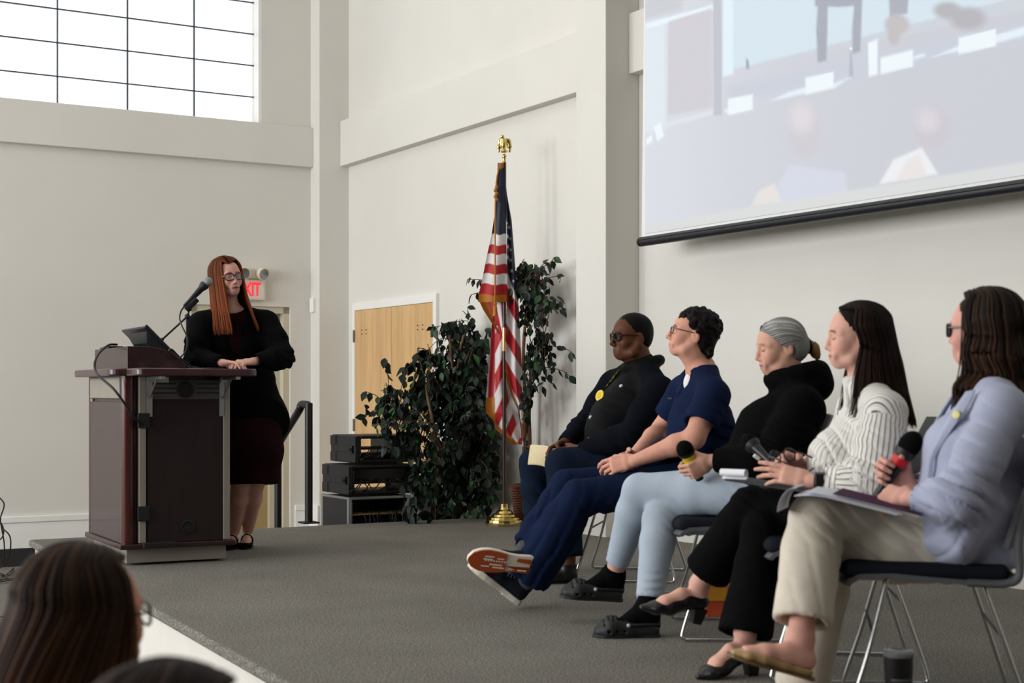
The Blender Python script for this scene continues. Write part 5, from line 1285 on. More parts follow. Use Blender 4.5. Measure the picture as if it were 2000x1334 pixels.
M['vest'] = fabric('black_quilted_nylon', '#0e0f10', .6); M['denim'] = fabric('dark_denim', '#151e2e', .85, bscale=600); M['hoodie'] = fabric('black_fleece', '#08080a', .95, sheen=.12)
M['lightjean'] = fabric('light_wash_denim', '#a5b1bf', .85, var=.10, vscale=6, bscale=600); M['trouser_black'] = fabric('black_crepe', '#0b0b0c', .9, sheen=.08)
M['sock'] = fabric('black_sock', '#0c0c0d', .95); M['rubber'] = mat('black_clog_foam', '#1a1b1d', .6, bump=.1, bscale=200); M['leather_b'] = mat('black_leather', '#0b0b0c', .38, coat=.1); M['nude'] = mat('beige_patent', '#a98a5c', .35, coat=.25)
M['rivet'] = mat('grey_rivet', '#b8bbbd', .4); M['frame_black'] = mat('black_frame', '#0c0c0e', .25); M['frame_red'] = mat('burgundy_frame', '#3a0d14', .22, coat=.3); M['frame_tort'] = mat('tortoise_frame', '#2a1a10', .25)
SEAT = STG+.45
# ------------------------------------------------------------------ woman in the blue-grey blazer, nearest chair
cz = U(1850, 1200, 4.42); chair('nearest stacking chair, under the woman in the blue-grey blazer', (cz[0]-.085, 4.36, STG), (-.98, .19))
hd = Head(U(1917, 642, 4.40), (-.74, .67, -.01), .895, female=True)
pr = person('seated woman in blue-grey blazer and khaki trousers holding a red-ringed microphone', (1.33, 4.4, STG))
pel, che, nb = U(1885, 1045, 4.40), U(1900, 880, 4.36), U(1932, 752, 4.38)
SL, SR = U(1958, 808, 4.20), U(1900, 806, 4.54); EL, WL_ = U(1872, 976, 4.10), U(1778, 975, 4.20); ER, WR = U(1850, 960, 4.64), U(1790, 938, 4.50)
HR, KR, AR = U(1880, 1050, 4.50), U(1592, 1012, 4.28), U(1563, 1250, 4.14); HL, KL, AL = U(1890, 1075, 4.28), U(1620, 1078, 4.36), U(1568, 1330, 4.46)
side = unit(SL-SR)
mh, mt_ = U(1779, 866, 4.40), U(1704, 985, 4.42); WR, hR, b1 = grip(lerp(mt_, mh, .47), mh-mt_, (-.84, .12, .5), (.05, -1, .05), 1, .98); hL, b2 = hand(WL_, unit(U(1742, 968, 4.25)-WL_), (.1, .6, -.5), -1, [(.7, .9, .5)]*4, .04, (.6, .4, .5))
shoeR = (U(1590, 1327, 4.13), U(1418, 1277, 4.10)); uR = (-.15, -.10, 1); fl_ = on_z(1590, 1392, STG); shoeL = (fl_, fl_+A3((-.15, -.19, 0)))
B = hd.prims()+hd.neck(nb)+torso(pel, che, nb, SL, SR, .15, .10, .12, .09, .135, .095, sh=.045)+arm(SL, EL, WL_, (.042, .038, .036, .025), side)+arm(SR, ER, WR, (.042, .038, .036, .025), side)+hR+hL
B += leg(HR, KR, AR, (.07, .062, .05, .05, .034), side)+leg(HL, KL, AL, (.07, .062, .05, .05, .034), side)+foot_prims(*shoeR, uR, .008)+foot_prims(*shoeL, (0, 0, 1), .008)+[seg(AR, A3(shoeR[0])+A3((-.05, 0, .07)), .034, .04, .032, .036, side, .02)]
body(pr, B, [hd.box(), b1, b2, (A3(AR)-.16, A3(AR)+A3((.1, .1, .05)), .006)], M['skin_fair'], skin_cols(hd, '#dca595', '#b06860', '#4a3322')); eyes(hd, pr)
glasses(hd, pr, M['frame_black'], M['lens_dark'], .027, .021, .034, t=.0034)
T_ = [loft([(pel, .165, .125), (lerp(pel, HR, .9), .12, .115)], side, .05)]+leg(HR, KR, lerp(KR, AR, .86), (.098, .088, .071, .080, .083), side, .02, flat1=True)+leg(HL, KL, lerp(KL, AL, 1.05), (.098, .090, .071, .078, .082), side, .02, flat1=True)
T_ += [hollow(lerp(KR, AR, .5), lerp(KR, AR, .86), .062)]
blob('trousers', T_, .008, M['khaki'], pr, smooth_it=2, fold=[(KR+A3((.06, -.02, -.04)), (.8, 0, .8), .10, .006, .035), (lerp(HL, KL, .5), (.6, 0, .9), .16, .005, .05), (lerp(KR, AR, .6), (1, .2, .12), .15, .003, .06), (HL, (.7, 0, .7), .14, .006, .04)], noise=(.0025, 7, 2))
jk = torso(pel+A3((0, 0, -.01)), che, nb+A3((0, 0, -.01)), SL, SR, .185, .150, .158, .135, .165, .135, .04, .066)+arm(SL, EL, lerp(EL, WL_, .86), (.074, .068, .060, .050), side, .03, flat1=True)+arm(SR, ER, lerp(ER, WR, .8), (.074, .068, .060, .050), side, .03, flat1=True)
jk += [seg(U(1900, 990, 4.32), U(1830, 1072, 4.30), .20, .13, .205, .085, side, .06, 'u', False, False, .6), seg(U(1900, 1000, 4.34), U(1915, 1080, 4.34), .18, .13, .18, .12, side, .05)]
jk += [half_space(U(1850, 1112, 4.2), (0, 0, -1), pel-.6, pel+.6, .01), hollow(EL, lerp(EL, WL_, .86), .042), hollow(ER, lerp(ER, WR, .8), .042), seg(U(1860, 775, 4.40), U(1812, 935, 4.40), .075, .06, .012, .05, (.2, 1, 0), .008, 's'), ell(nb+A3((-.02, 0, .05)), (.066, .068, .09), None, .01, 's')]
blob('blazer', jk, .0065, M['blazer'], pr, smooth_it=2, fold=[(EL+A3((-.02, -.05, 0)), (.5, 0, .9), .13, .009, .045), (lerp(SL, EL, .45), (.45, 0, .9), .13, .006, .06), (lerp(EL, WL_, .5), (.9, 0, .5), .1, .006, .04), (U(1840, 1060, 4.2), (.9, 0, -.4), .15, .004, .06), (U(1925, 1040, 4.3), (.3, .2, .9), .15, .006, .05), (lerp(SL, che, .6), (.6, 0, .8), .1, .005, .04)], noise=(.003, 8, 4))
bl = torso(pel, che, nb, SL, SR, .15, .11, .135, .11, .145, .115, .03, .045)+[seg(nb+A3((-.01, 0, -.03)), nb+A3((-.012, 0, .03)), .064, .062, .060, .058, side, .02, 'u', False, True)]
blob('blouse', bl, .009, fabric('pale_blue_blouse', '#aab2c4', .8), pr, smooth_it=2, noise=(.003, 14, 6))
sc_ = [tubep([nb+A3((-.068*math.cos(a), .068*math.sin(a), .028-.03*math.cos(a))) for a in np.linspace(-2.2, 2.2, 9)], .014, .01)]
blob('collar', sc_, .006, fabric('cream_collar', '#c9c0b4', .8), pr, noise=(.004, 40, 2))
for (A_, B_, off) in (((1893, 768, 4.26), (1822, 945, 4.29), -.02), ((1868, 772, 4.48), (1812, 935, 4.44), .0)):
    a, b = U(*A_), U(*B_); G = []
    for t in np.linspace(0, 1, 12):
        w = .048*math.sin(PI*min(t*1.25+.12, 1))**.7*(1-.7*t)+.008; c = lerp(a, b, t)+A3((-.026*math.sin(PI*t), 0, 0)); q = unit((.55, -.75 if off else .75, .15)); G.append([c+q*w*s+A3((-.010-.008*math.sin(PI*s), 0, .004*s)) for s in np.linspace(0, 1, 5)])
    mb = MB(); mb.sheet(np.array(G), .005); mb.build('lapel', M['blazer'], pr, True, True)
mb = MB(); c = U(1868, 810, 4.235); mb.lathe([(.0, .004), (.011, .003), (.012, 0), (0, -.001)], c, unit((-.7, -.7, .1)), 20); mb.build('pin', mat('yellow_pin', '#d8cf7a', .4), pr, True, True)
fn = strandf(hd, 26, 130, 3); S_ = hd
hair(hd, pr, under(hd, .092), .006, hair_cols(fn, '#120c08', '#1c130d'), fn, .0008, 'hair_base')
strands(hd, pr, combed(hd, 250, 5, (72, 72), (-.255, -.30), .050, .017, .0, 1.6, .03, .118, .100, .094, .0, .008, .036, .054), .0040, '#100a07', '#3a281c', ((1.7, 1.4, 1.1), .45, .4), 5)
shoe('flat', *shoeR, uR, pr, [M['nude'], mat('tan_sole', '#6b5232', .5)]); shoe('flat', *shoeL, (0, 0, 1), pr, [M['nude'], mat('red_sole', '#5a1518', .5)])
M['ring_red'] = mat('red_ring', '#c4161a', .4); M['ring_yellow'] = mat('yellow_ring', '#c9b414', .45)
microphone('microphone', 'black handheld microphone with a red ring held by the woman in blue-grey blazer', mh, mt_, .034, M['foam'], M['ring_red'], (.019, .015), 1.3)
# folder and papers on her lap
A_, B_ = U(1556, 957, 4.18), U(1797, 1018, 4.07); dx = unit(B_-A_); dn = unit(np.cross(dx, (.1, 1, .06))); dn = dn if dn[2] > 0 else -dn; dy = np.cross(dn, dx); Lf = np.linalg.norm(B_-A_)
fo = thing('folder', 'dark purple folder lying on the lap of the woman in blue-grey blazer', 'folder', A_)
def lap(mb, x0, x1, y0, y1, z, bend=0, n=12):
    G = [[dx*x+dy*y+dn*(z+bend*(max(0, .10-x)/.10)**2) for y in np.linspace(y0, y1, 5)] for x in np.linspace(x0, x1, n)]; mb.sheet(np.array(G), .002)
mb = MB(); lap(mb, .10, Lf+.0, -.01, .215, .016); mb.build('cover', mat('purple_cover', '#3d1238', .7, spec=.15), fo)
mb = MB(); lap(mb, .105, Lf-.005, .0, .21, .0125); mb.build('inner_pages', M['white'], fo)
pp_ = thing('paper', 'white papers under the purple folder, curling over the crossed knee', 'paper', A_)
mb = MB(); lap(mb, .0, Lf-.06, -.025, .2, .004, -.02); lap(mb, .03, Lf-.05, -.015, .205, .008, -.01); mb.build('sheets', mat('paper_white', '#d9dce6', .8), pp_, smooth=True)
mb = MB(); G = [[A3((0, 0, 0))+dx*(-.005-.035*math.sin(a)+.0)+dy*y+dn*(-.055+.058*math.cos(a)) for y in np.linspace(.0, .19, 5)] for a in np.linspace(0, 1.9, 9)]; mb.sheet(np.array(G), .0015); mb.build('curled_sheet', mat('paper_grey', '#b9bac4', .85), pp_, smooth=True)
# ------------------------------------------------------------------ woman in the striped blouse
cz = U(1660, 1200, 5.03); chair('second nearest stacking chair, under the woman in the striped blouse', (cz[0]-.05, 5.03, STG), (-.99, .12))
hd = Head(U(1670, 657, 5.0), (-1, .04, -.03), .895, female=True)
pr = person('seated woman in striped blouse and flared black trousers with notebook and watch', (1.16, 5.03, STG))
pel, che, nb = U(1690, 1000, 5.03), U(1696, 860, 5.0), U(1688, 745, 5.02)
SL, SR = U(1728, 806, 4.84), U(1672, 800, 5.18); EL, WL_ = U(1712, 945, 4.76), U(1584, 940, 4.84); ER, WR = U(1640, 925, 5.24), U(1560, 905, 5.08)
HL, KL, AL = U(1690, 1022, 4.90), U(1466, 990, 5.12), U(1374, 1152, 5.24); HR, KR = U(1690, 1020, 5.16), U(1490, 1040, 5.02); side = unit(SL-SR)
hL, b2 = hand(WL_, unit(U(1500, 918, 4.88)-WL_), (.0, .75, -.65), -1, [(.05, .10, .1), (.12, .22, .15), (.2, .3, .2), (.28, .4, .25)], .02, (.45, .2, .3), 1.0); hR, b1 = hand(WR, unit(U(1515, 893, 5.02)-WR), (.1, -.6, -.6), 1, [(.6, .8, .5)]*4, .04, (.6, .4, .5), .95)
shL = (U(1370, 1221, 5.26), U(1246, 1190, 5.20)); uL = (.26, 0, 1); AL = ankle_of(*shL, uL, .055); shR = (on_z(1480, 1318, STG+.0), on_z(1370, 1327, STG)); shR = (shR[0], shR[0]+unit(shR[1]-shR[0])*.235); AR = ankle_of(*shR, (0, 0, 1), .055)
B = hd.prims()+hd.neck(nb, .050)+torso(pel, che, nb, SL, SR, .14, .10, .11, .085, .12, .09, sh=.04)+arm(SL, EL, WL_, (.040, .037, .035, .024), side)+arm(SR, ER, WR, (.040, .037, .035, .024), side)+hR+hL
B += leg(HL, KL, AL, (.07, .06, .048, .048, .034), side)+leg(HR, KR, AR, (.07, .06, .048, .048, .034), side)+foot_prims(*shL, uL, .006, heel_h=.048)+foot_prims(*shR, (0, 0, 1), .006, heel_h=.048)+[seg(AL, A3(shL[0])+sframe(*shL, uL)[0] @ A3((.036, 0, .10)), .032, .034, .024, .028, side, .02), seg(AR, A3(shR[0])+A3((-.036, 0, .10)), .032, .034, .024, .028, side, .02)]
body(pr, B, [hd.box(), b1, b2, (AL-.14, AL+A3((.06, .08, .04)), .006)], M['skin_fair'], skin_cols(hd, '#dfac9a', '#b56a62', '#2a1a12')); lashes(hd, pr)
T_ = [loft([(pel, .16, .12), (lerp(pel, HR, .9), .12, .11)], side, .05)]+leg(HL, KL, lerp(KL, AL, .86), (.095, .085, .068, .075, .085), side, .02, flat1=True)+leg(HR, KR, lerp(KR, AR, 1.02), (.095, .085, .070, .072, .092), side, .02, flat1=True)+[hollow(lerp(KL, AL, .4), lerp(KL, AL, .86), .060), hollow(lerp(KR, AR, .5), lerp(KR, AR, 1.02), .066)]
blob('trousers', T_, .009, M['trouser_black'], pr, smooth_it=2, fold=[(lerp(KR, AR, .6), (1, .3, .1), .2, .005, .06), (KL, (.8, 0, .8), .1, .005, .04)])
bl = torso(pel+A3((-.01, 0, .02)), che, nb+A3((0, 0, -.015)), SL, SR, .175, .145, .165, .135, .155, .12, .04, .058)+arm(SL, EL, lerp(EL, WL_, .74), (.070, .078, .080, .050), side, .03, flat1=True)+arm(SR, ER, lerp(ER, WR, .72), (.068, .074, .074, .050), side, .03, flat1=True)
bl += [ell(U(1630, 900, 5.0), (.09, .13, .10), None, .05), hollow(EL, lerp(EL, WL_, .74), .038), hollow(ER, lerp(ER, WR, .72), .038), ell(nb+A3((-.02, 0, .05)), (.058, .058, .075), None, .01, 's')]
bl += [seg(lerp(EL, WL_, .60), lerp(EL, WL_, .76), .052, .046, .050, .044, side, .01, 'u', True, True)]
def stripes(V, N):
    def bone(a, b):
        a, b = A3(a), A3(b); ax = unit(b-a); L = np.linalg.norm(b-a); q = V-a; h = q @ ax; t = np.clip(h/L, 0, 1); r = q-np.outer(t*L, ax); d = np.linalg.norm(r, axis=1)
        e = unit(np.cross(ax, (.2, 1, .1))); g = np.cross(ax, e); return d, np.arctan2(r @ g, r @ e), h
    du, au, hu = bone(SL, EL); df, af, hf = bone(EL, WL_); dr, ar, hr_ = bone(SR, ER)
    w = (V-che)+0; body_ = np.arctan2(w @ np.cross((0, 0, 1), side), w @ side)*.16
    up = (du < .095) & (hu > -.02); fo_ = (df < .085) & (hf > .0) & (hf > -.0); rt = (dr < .085) & (hr_ > 0)
    yoke = (V[:, 2] > (SL[2]-.035)) & ~((hu > .03) & up)
    s = np.where(fo_, af*.062, np.where(up, au*.075, np.where(rt, ar*.07, body_)))
    cuff = hf > .70*np.linalg.norm(WL_-EL)*.8; s = np.where(fo_ & cuff, hf*.9+af*.004, s); s = np.where(yoke, V[:, 1]*1.0+V[:, 0]*.7, s)
    front = np.where((~up) & (~fo_) & (~rt), .55, .9)
    return np.stack([s/.0155+40, front, 0*s], 1)
M['stripe'] = fabric('striped_blouse_cotton', '#e2e0da', .85)
def stripe_nodes(m):
    nt = m.node_tree; N = nt.nodes; L = nt.links; b = N['Principled BSDF']
    for l in list(b.inputs['Base Color'].links): L.remove(l)
    at = N.new('ShaderNodeAttribute'); at.attribute_name = 'Col'; sp = N.new('ShaderNodeSeparateXYZ'); L.new(at.outputs['Vector'], sp.inputs[0])
    def mth(op, a, v=None):
        n = N.new('ShaderNodeMath'); n.operation = op; L.new(a, n.inputs[0])
        if v is not None: n.inputs[1].default_value = v
        return n.outputs[0]
    d = mth('ABSOLUTE', mth('SUBTRACT', mth('FRACT', sp.outputs[0]), .5)); r = N.new('ShaderNodeMapRange'); r.inputs['From Min'].default_value = .15; r.inputs['From Max'].default_value = .07; L.new(d, r.inputs['Value'])
    d2 = mth('ABSOLUTE', mth('SUBTRACT', mth('FRACT', mth('ADD', sp.outputs[0], .32)), .5)); r2 = N.new('ShaderNodeMapRange'); r2.inputs['From Min'].default_value = .05; r2.inputs['From Max'].default_value = .02; r2.inputs['To Max'].default_value = .45; L.new(d2, r2.inputs['Value'])
    mx = N.new('ShaderNodeMath'); mx.operation = 'MAXIMUM'; L.new(r.outputs[0], mx.inputs[0]); L.new(r2.outputs[0], mx.inputs[1])
    ml = N.new('ShaderNodeMath'); ml.operation = 'MULTIPLY'; L.new(mx.outputs[0], ml.inputs[0]); L.new(sp.outputs[1], ml.inputs[1])
    c = N.new('ShaderNodeMix'); c.data_type = 'RGBA'; c.inputs['A'].default_value = (*srgb('#e2e0da'), 1); c.inputs['B'].default_value = (*srgb('#343230'), 1); L.new(ml.outputs[0], c.inputs['Factor']); L.new(c.outputs['Result'], b.inputs['Base Color'])
stripe_nodes(M['stripe'])
blob('blouse', bl, .0052, M['stripe'], pr, smooth_it=2, fold=[(EL+A3((-.03, -.03, .02)), (.6, 0, .8), .11, .009, .045), (U(1625, 900, 4.9), (.9, 0, .45), .12, .010, .05), (lerp(SL, EL, .4), (.5, .3, .8), .12, .004, .06), (U(1600, 930, 4.85), (.8, .2, -.6), .06, .007, .03), (pel+A3((0, -.1, .08)), (.4, 0, .9), .14, .009, .05)], noise=(.005, 9, 8), attrs={'Col': stripes})
col_ = [tubep([nb+A3((-.056*math.cos(a), .056*math.sin(a), .020+.018*math.cos(a+PI))) for a in np.linspace(-PI, PI, 15)], .013, .01), tubep([nb+A3((-.055, .0, .0)), U(1655, 792, 4.98)], [.016, .010], .01)]
blob('collar', col_, .006, M['white'] if False else fabric('white_collar', '#d9d7d0', .85), pr, noise=(.003, 40, 3))
fn = strandf(hd, 20, 90, 7)
hair(hd, pr, under(hd), .006, hair_cols(fn, '#0a0605', '#120b08'), fn, .0008, 'hair_base')
strands(hd, pr, combed(hd, 230, 7, (72, 72), (-.285, -.335), .055, .004, .004, .9, .07, .114, .097, .092, .02, .006, .036, .056), .0036, '#0a0605', '#241510', ((2.4, 1.7, 1.3), .55, .4), 7)
sh_m = [M['leather_b'], M['leather_b']]
shoe('pump', *shL, uL, pr, sh_m); shoe('pump', *shR, (0, 0, 1), pr, sh_m)
a, b = lerp(WL_, EL, .07), lerp(WL_, EL, .20); ax_ = unit(b-a); wt = MB(); wt.tube([a, b], .031, 20, cap=False); wo = wt.build('watch', M['leather_b'], pr, True, True)
mb = MB(); c = lerp(a, b, .5)+unit((-.1, -1, .25))*.030; mb.cbox(c, (.036, .012, .042), frame_from(ax_, (0, 0, 1))); w2 = mb.build('watch_face', M['black_gloss'], pr, True, bev=.004); w2.parent = wo; w2.location = (0, 0, 0)
# notebook with a page rolled over, spectacles and pen in her hands
A_, B_ = U(1412, 937, 4.98), U(1575, 962, 4.86); dx = unit(B_-A_); dn = unit(np.cross(dx, (.05, 1, .04))); dn = dn if dn[2] > 0 else -dn; dy = np.cross(dn, dx); Ln = np.linalg.norm(B_-A_)
nbk = thing('notebook', 'notepad with its white page rolled over on the knee of the woman in striped blouse', 'notebook', A_)
mb = MB(); mb.cbox(dx*(Ln/2+.01)+dn*.004+dy*.06, (Ln, .15, .010), np.stack([dx, dy, dn], 1)); mb.build('pad', mat('dark_pad', '#3c3c40', .6), nbk, bev=.002)
ra = unit(U(1456, 928, 4.90)-U(1405, 926, 4.96)); rn = unit(np.cross(ra, (0, 1, .1))); rn = rn if rn[2] > 0 else -rn; rd = np.cross(rn, ra); r0_ = U(1405, 926, 4.95)-A_
mb = MB(); G = [[r0_+ra*x+rd*((.016-.0016*a)*math.cos(a)+.012)+rn*((.016-.0016*a)*math.sin(a)+.002) for x in np.linspace(0, .092, 4)] for a in np.linspace(-1.6, 5.6, 30)]; mb.sheet(np.array(G), .0012); mb.build('rolled_page', mat('notepad_paper', '#eceef4', .7), nbk, smooth=True)
gh = thing('eyeglasses', 'brown framed eyeglasses held in the hand of the woman in striped blouse', 'eyeglasses', U(1528, 890, 4.96)); g0 = U(1528, 890, 4.96)
rx_ = unit((.75, .5, .1)); rz_ = unit((-.25, .1, .95))
for s in (-1, 1):
    mb = MB(); P = [rx_*(s*.033+.024*math.cos(a))+rz_*(.021*math.sin(a)) for a in np.linspace(0, 2*PI, 25)[:-1]]; mb.tube(P, .0026, 6, closed=True); ro = mb.build('rim', M['frame_tort'], gh, smooth=True)
    mb = MB(); mb.prism(P, (0, 0, 0), tuple(unit(np.cross(rx_, rz_))*.001)); l = mb.build('lens', M['lens'], gh); l.parent = ro
    mb = MB(); mb.tube(smooth_path([rx_*s*.058+rz_*.008, rx_*s*.062+A3((.04, -.03, -.01)), rx_*s*.058+A3((.10, -.05, -.045)), rx_*s*.058+A3((.135, -.06, -.03))]), .0026, 6); mb.build('temple_arm', M['frame_tort'], gh, smooth=True)
mb = MB(); mb.tube([rx_*-.010+rz_*.006, rz_*.010, rx_*.010+rz_*.006], .0026, 6); mb.build('bridge', M['frame_tort'], gh, smooth=True)
microphone('microphone', 'all-black handheld microphone with a white tag before the woman in striped blouse', U(1462, 862, 5.12), U(1516, 913, 5.02), .029, M['foam'], None)
mb = MB(); mb.cbox(U(1478, 893, 5.0), (.024, .012, .020), frame_from((.8, 0, -.6), (0, -1, 0))); tag(mb.build('microphone_tag', mat('white_tag', '#d9dbdb', .5), bev=.003), 'small white tag hanging beside the all-black microphone', 'tag')
# ------------------------------------------------------------------ grey-haired woman in the black hoodie
cz = U(1420, 1200, 5.84); chair('middle stacking chair of the row, under the woman in the black hoodie', (cz[0]+.03, 5.84, STG), (-1, .04))
hd = Head(U(1523, 677, 5.85), (-.98, -.10, -.14), .905, female=True)
pr = person('seated grey-haired woman in black hoodie and light jeans holding a yellow-ringed microphone', (.96, 5.84, STG))
pel, che, nb = U(1482, 955, 5.84), U(1515, 845, 5.83), U(1548, 748, 5.86)
SL, SR = U(1568, 802, 5.66), U(1530, 798, 6.04); EL, WL_ = U(1512, 905, 5.56), U(1378, 908, 5.68); ER, WR = U(1450, 900, 6.08), U(1385, 920, 5.90)
HL, KL, AL = U(1478, 962, 5.70), U(1250, 958, 5.93), U(1192, 1108, 6.08); HR, KR, AR = U(1470, 985, 5.98), U(1290, 1015, 5.84), U(1243, 1192, 5.74); side = unit(SL-SR)
mh, mtl = U(1337, 876, 5.66), U(1368, 938, 5.70); md = unit(mh-mtl)
WL_, hL, b2 = grip(lerp(mtl, mh, .40), md, (-1, -.1, -.3), (.0, 1, 0), -1, .98); hR, b1 = hand(WR, unit((-1, 0, -.1)), (0, -.2, -1), 1, [(.5, .6, .4)]*4, .04, (.5, .3, .4), .95)
shL = (U(1216, 1174, 6.10), U(1092, 1166, 6.06)); uL = (.12, -.05, 1); hs = on_z(1290, 1243, STG); shR = (hs, hs+unit(A3((-1, -.04, 0)))*.262)
B = hd.prims()+hd.neck(nb, .056)+torso(pel, che, nb, SL, SR, .15, .11, .13, .10, .135, .10, sh=.045)+arm(SL, EL, WL_, (.042, .04, .038, .026), side)+arm(SR, ER, WR, (.042, .04, .038, .026), side)+hR+hL
AL2, AR2 = ankle_of(*shL, uL), ankle_of(*shR, (0, 0, 1))
B += leg(HL, KL, AL2, (.07, .06, .05, .05, .036), side)+leg(HR, KR, AR2, (.07, .06, .05, .05, .036), side)
body(pr, B, [hd.box(), b1, b2], M['skin_fair'], skin_cols(hd, '#d6a48e', '#a8665e', '#8a7a70')); lashes(hd, pr)
T_ = [loft([(pel, .165, .125), (lerp(pel, HR, .9), .125, .115)], side, .05)]+leg(HL, KL, lerp(KL, AL2, .86), (.100, .088, .068, .068, .048), side, .018, flat1=True)+leg(HR, KR, lerp(KR, AR2, .90), (.100, .088, .070, .068, .052), side, .018, flat1=True)+[hollow(lerp(KL, AL2, .5), lerp(KL, AL2, .86), .036), hollow(lerp(KR, AR2, .5), lerp(KR, AR2, .9), .040)]
blob('jeans', T_, .008, M['lightjean'], pr, smooth_it=2, fold=[(KL+A3((.07, 0, -.06)), (.8, 0, .7), .07, .006, .03), (KR+A3((.08, 0, -.05)), (.8, 0, .7), .08, .007, .03), (AR2+A3((0, 0, .08)), (0, 0, 1), .07, .005, .03), (AL2+A3((0, 0, .08)), (0, 0, 1), .06, .004, .03), (HL, (.8, 0, .6), .12, .006, .04)], noise=(.002, 9, 4))
jk = torso(pel+A3((0, 0, -.0)), che, nb+A3((0, 0, -.01)), SL, SR, .185, .155, .185, .155, .185, .145, .04, .075)+arm(SL, EL, lerp(EL, WL_, .93), (.088, .085, .080, .052), side, .03, flat1=True)+arm(SR, ER, lerp(ER, WR, .93), (.085, .08, .075, .052), side, .03, flat1=True)
jk += [hollow(EL, lerp(EL, WL_, .93), .036), seg(lerp(EL, WL_, .76), lerp(EL, WL_, .94), .05, .046, .047, .043, side, .012, 'u', False, True)]
jk += [tubep([nb+A3((-.09*math.cos(a)+.012, .088*math.sin(a), .032-.018*math.cos(a)+(.0 if abs(a) < 2.2 else 0))) for a in np.linspace(-PI, PI, 17)], [.034]*17, .02), ell(nb+A3((.085, 0, -.005)), (.075, .11, .072), None, .03), ell(nb+A3((-.015, 0, .075)), (.066, .066, .085), None, .012, 's')]
blob('hoodie', jk, .008, M['hoodie'], pr, smooth_it=2, fold=[(EL+A3((-.02, -.04, .03)), (.6, 0, .8), .12, .010, .05), (lerp(SL, EL, .45), (.5, .2, .85), .14, .007, .06), (pel+A3((-.05, -.1, .1)), (.3, 0, .95), .15, .010, .055), (nb+A3((.05, -.06, -.03)), (.4, .3, .8), .1, .007, .04)], noise=(.004, 8, 9))
fn = strandf(hd, 20, 80, 9)
def swept(V): q = hd.loc(V); r = np.random.RandomState(3); v = q[:, 2]*1.0+.35*q[:, 0]; return sum(np.sin(k*v+a*q[:, 0]+p+14*np.abs(q[:, 1])) for k, a, p in zip(r.uniform(250, 800, 12), r.uniform(-20, 20, 12), r.uniform(0, 6, 12)))/12*2.2
hp = [hd.E((-.017, 0, .037), (.105, .083, .090), .01), hd.E((-.05, 0, -.01), (.070, .080, .075), .03), hd.E((.104, 0, -.045), (.070, .095, .112), .010, 's'), hd.E((-.015, .09, -.030), (.028, .04, .036), .012, 's'), hd.E((-.02, -.09, -.028), (.030, .04, .036), .012, 's')]
hp += hd.L([((-.10, 0, -.01), .05, .05), ((-.135, 0, -.012), .022, .022)], .02)
hair(hd, pr, hp, .005, hair_cols(swept, '#6f6f6d', '#8c8c89'), swept, .0005, 'hair_base')
rs = np.random.RandomState(12); sp = []
for i in range(260):
    s_ = rs.choice((-1, 1)); t = rs.rand(); rx_, ry_, rz_ = [v*(1+rs.uniform(0, .045)) for v in (.107, .086, .093)]
    h0 = A3(((.066-.080*t**1.3), s_*(.012+.068*t**.75), (.100-.118*t**1.15))); d0 = h0-A3((-.017, 0, .037)); h0 = A3((-.017, 0, .037))+d0/np.linalg.norm(d0/A3((rx_, ry_, rz_)))
    P = [hd.p(*h0)]
    for u in (.3, .6, .85):
        g = lerp(h0, A3((-.118, 0, -.012)), u)+A3((0, s_*.03*math.sin(PI*u), .035*math.sin(PI*u)*(1-t*.5))); d0 = g-A3((-.017, 0, .037)); P.append(hd.p(*(A3((-.017, 0, .037))+d0/np.linalg.norm(d0/A3((rx_, ry_, rz_))))))
    P.append(hd.p(-.122, s_*.008, -.014+rs.uniform(-.01, .01))); sp.append(P)
strands(hd, pr, sp, .0030, '#6b6c6b', '#cfcfcb', ((.8, .8, .8), .5, .5), 12)
bun = [hd.E((-.150, 0, -.034), (.024, .030, .036), .01), hd.E((-.158, 0, -.06), (.015, .020, .022), .01)]
hair(hd, pr, bun, .005, hair_cols(fn, '#6a4a24', '#b08a50'), swept, .003, 'hair_bun')
mb = MB(); mb.tube([hd.p(-.126, .026*math.cos(a), -.014+.026*math.sin(a)) for a in np.linspace(0, 2*PI, 20)[:-1]], .009, 8, closed=True); mb.build('hair_tie', M['sock'], pr, True, True)
rb_ = [M['rubber'], M['rubber'], M['rivet']]
shoe('clog', *shL, uL, pr, rb_, 'clog'); shoe('clog', *shR, (0, 0, 1), pr, rb_, 'clog')
for K_, A2, hp_, u_, st_ in ((KL, AL2, shL, uL, .93), (KR, AR2, shR, (0, 0, 1), .86)):
    sk = loft([(lerp(K_, A2, st_), .042, .042), (A2, .044, .047)], side, .01, flat0=True)+[loft([(A3(q.lo if False else a), w+.007, d+.007) for a, w, d in [(A2, .034, .036)]]+[(lerp(A2, A3(hp_[0])+unit(A3(hp_[1])-A3(hp_[0]))*.17+A3(u_)*.03, .8), .034, .028)], side, .02)]+[seg(A2, A3(hp_[0])+unit(A3(hp_[1])-A3(hp_[0]))*.035+unit(u_)*.045, .042, .042, .034, .036, side, .02)]
    blob('sock', sk, .006, M['sock'], pr)
microphone('microphone', 'black handheld microphone with a yellow ring held by the woman in black hoodie', mh, mtl, .033, M['foam'], M['ring_yellow'], (.020, .016))
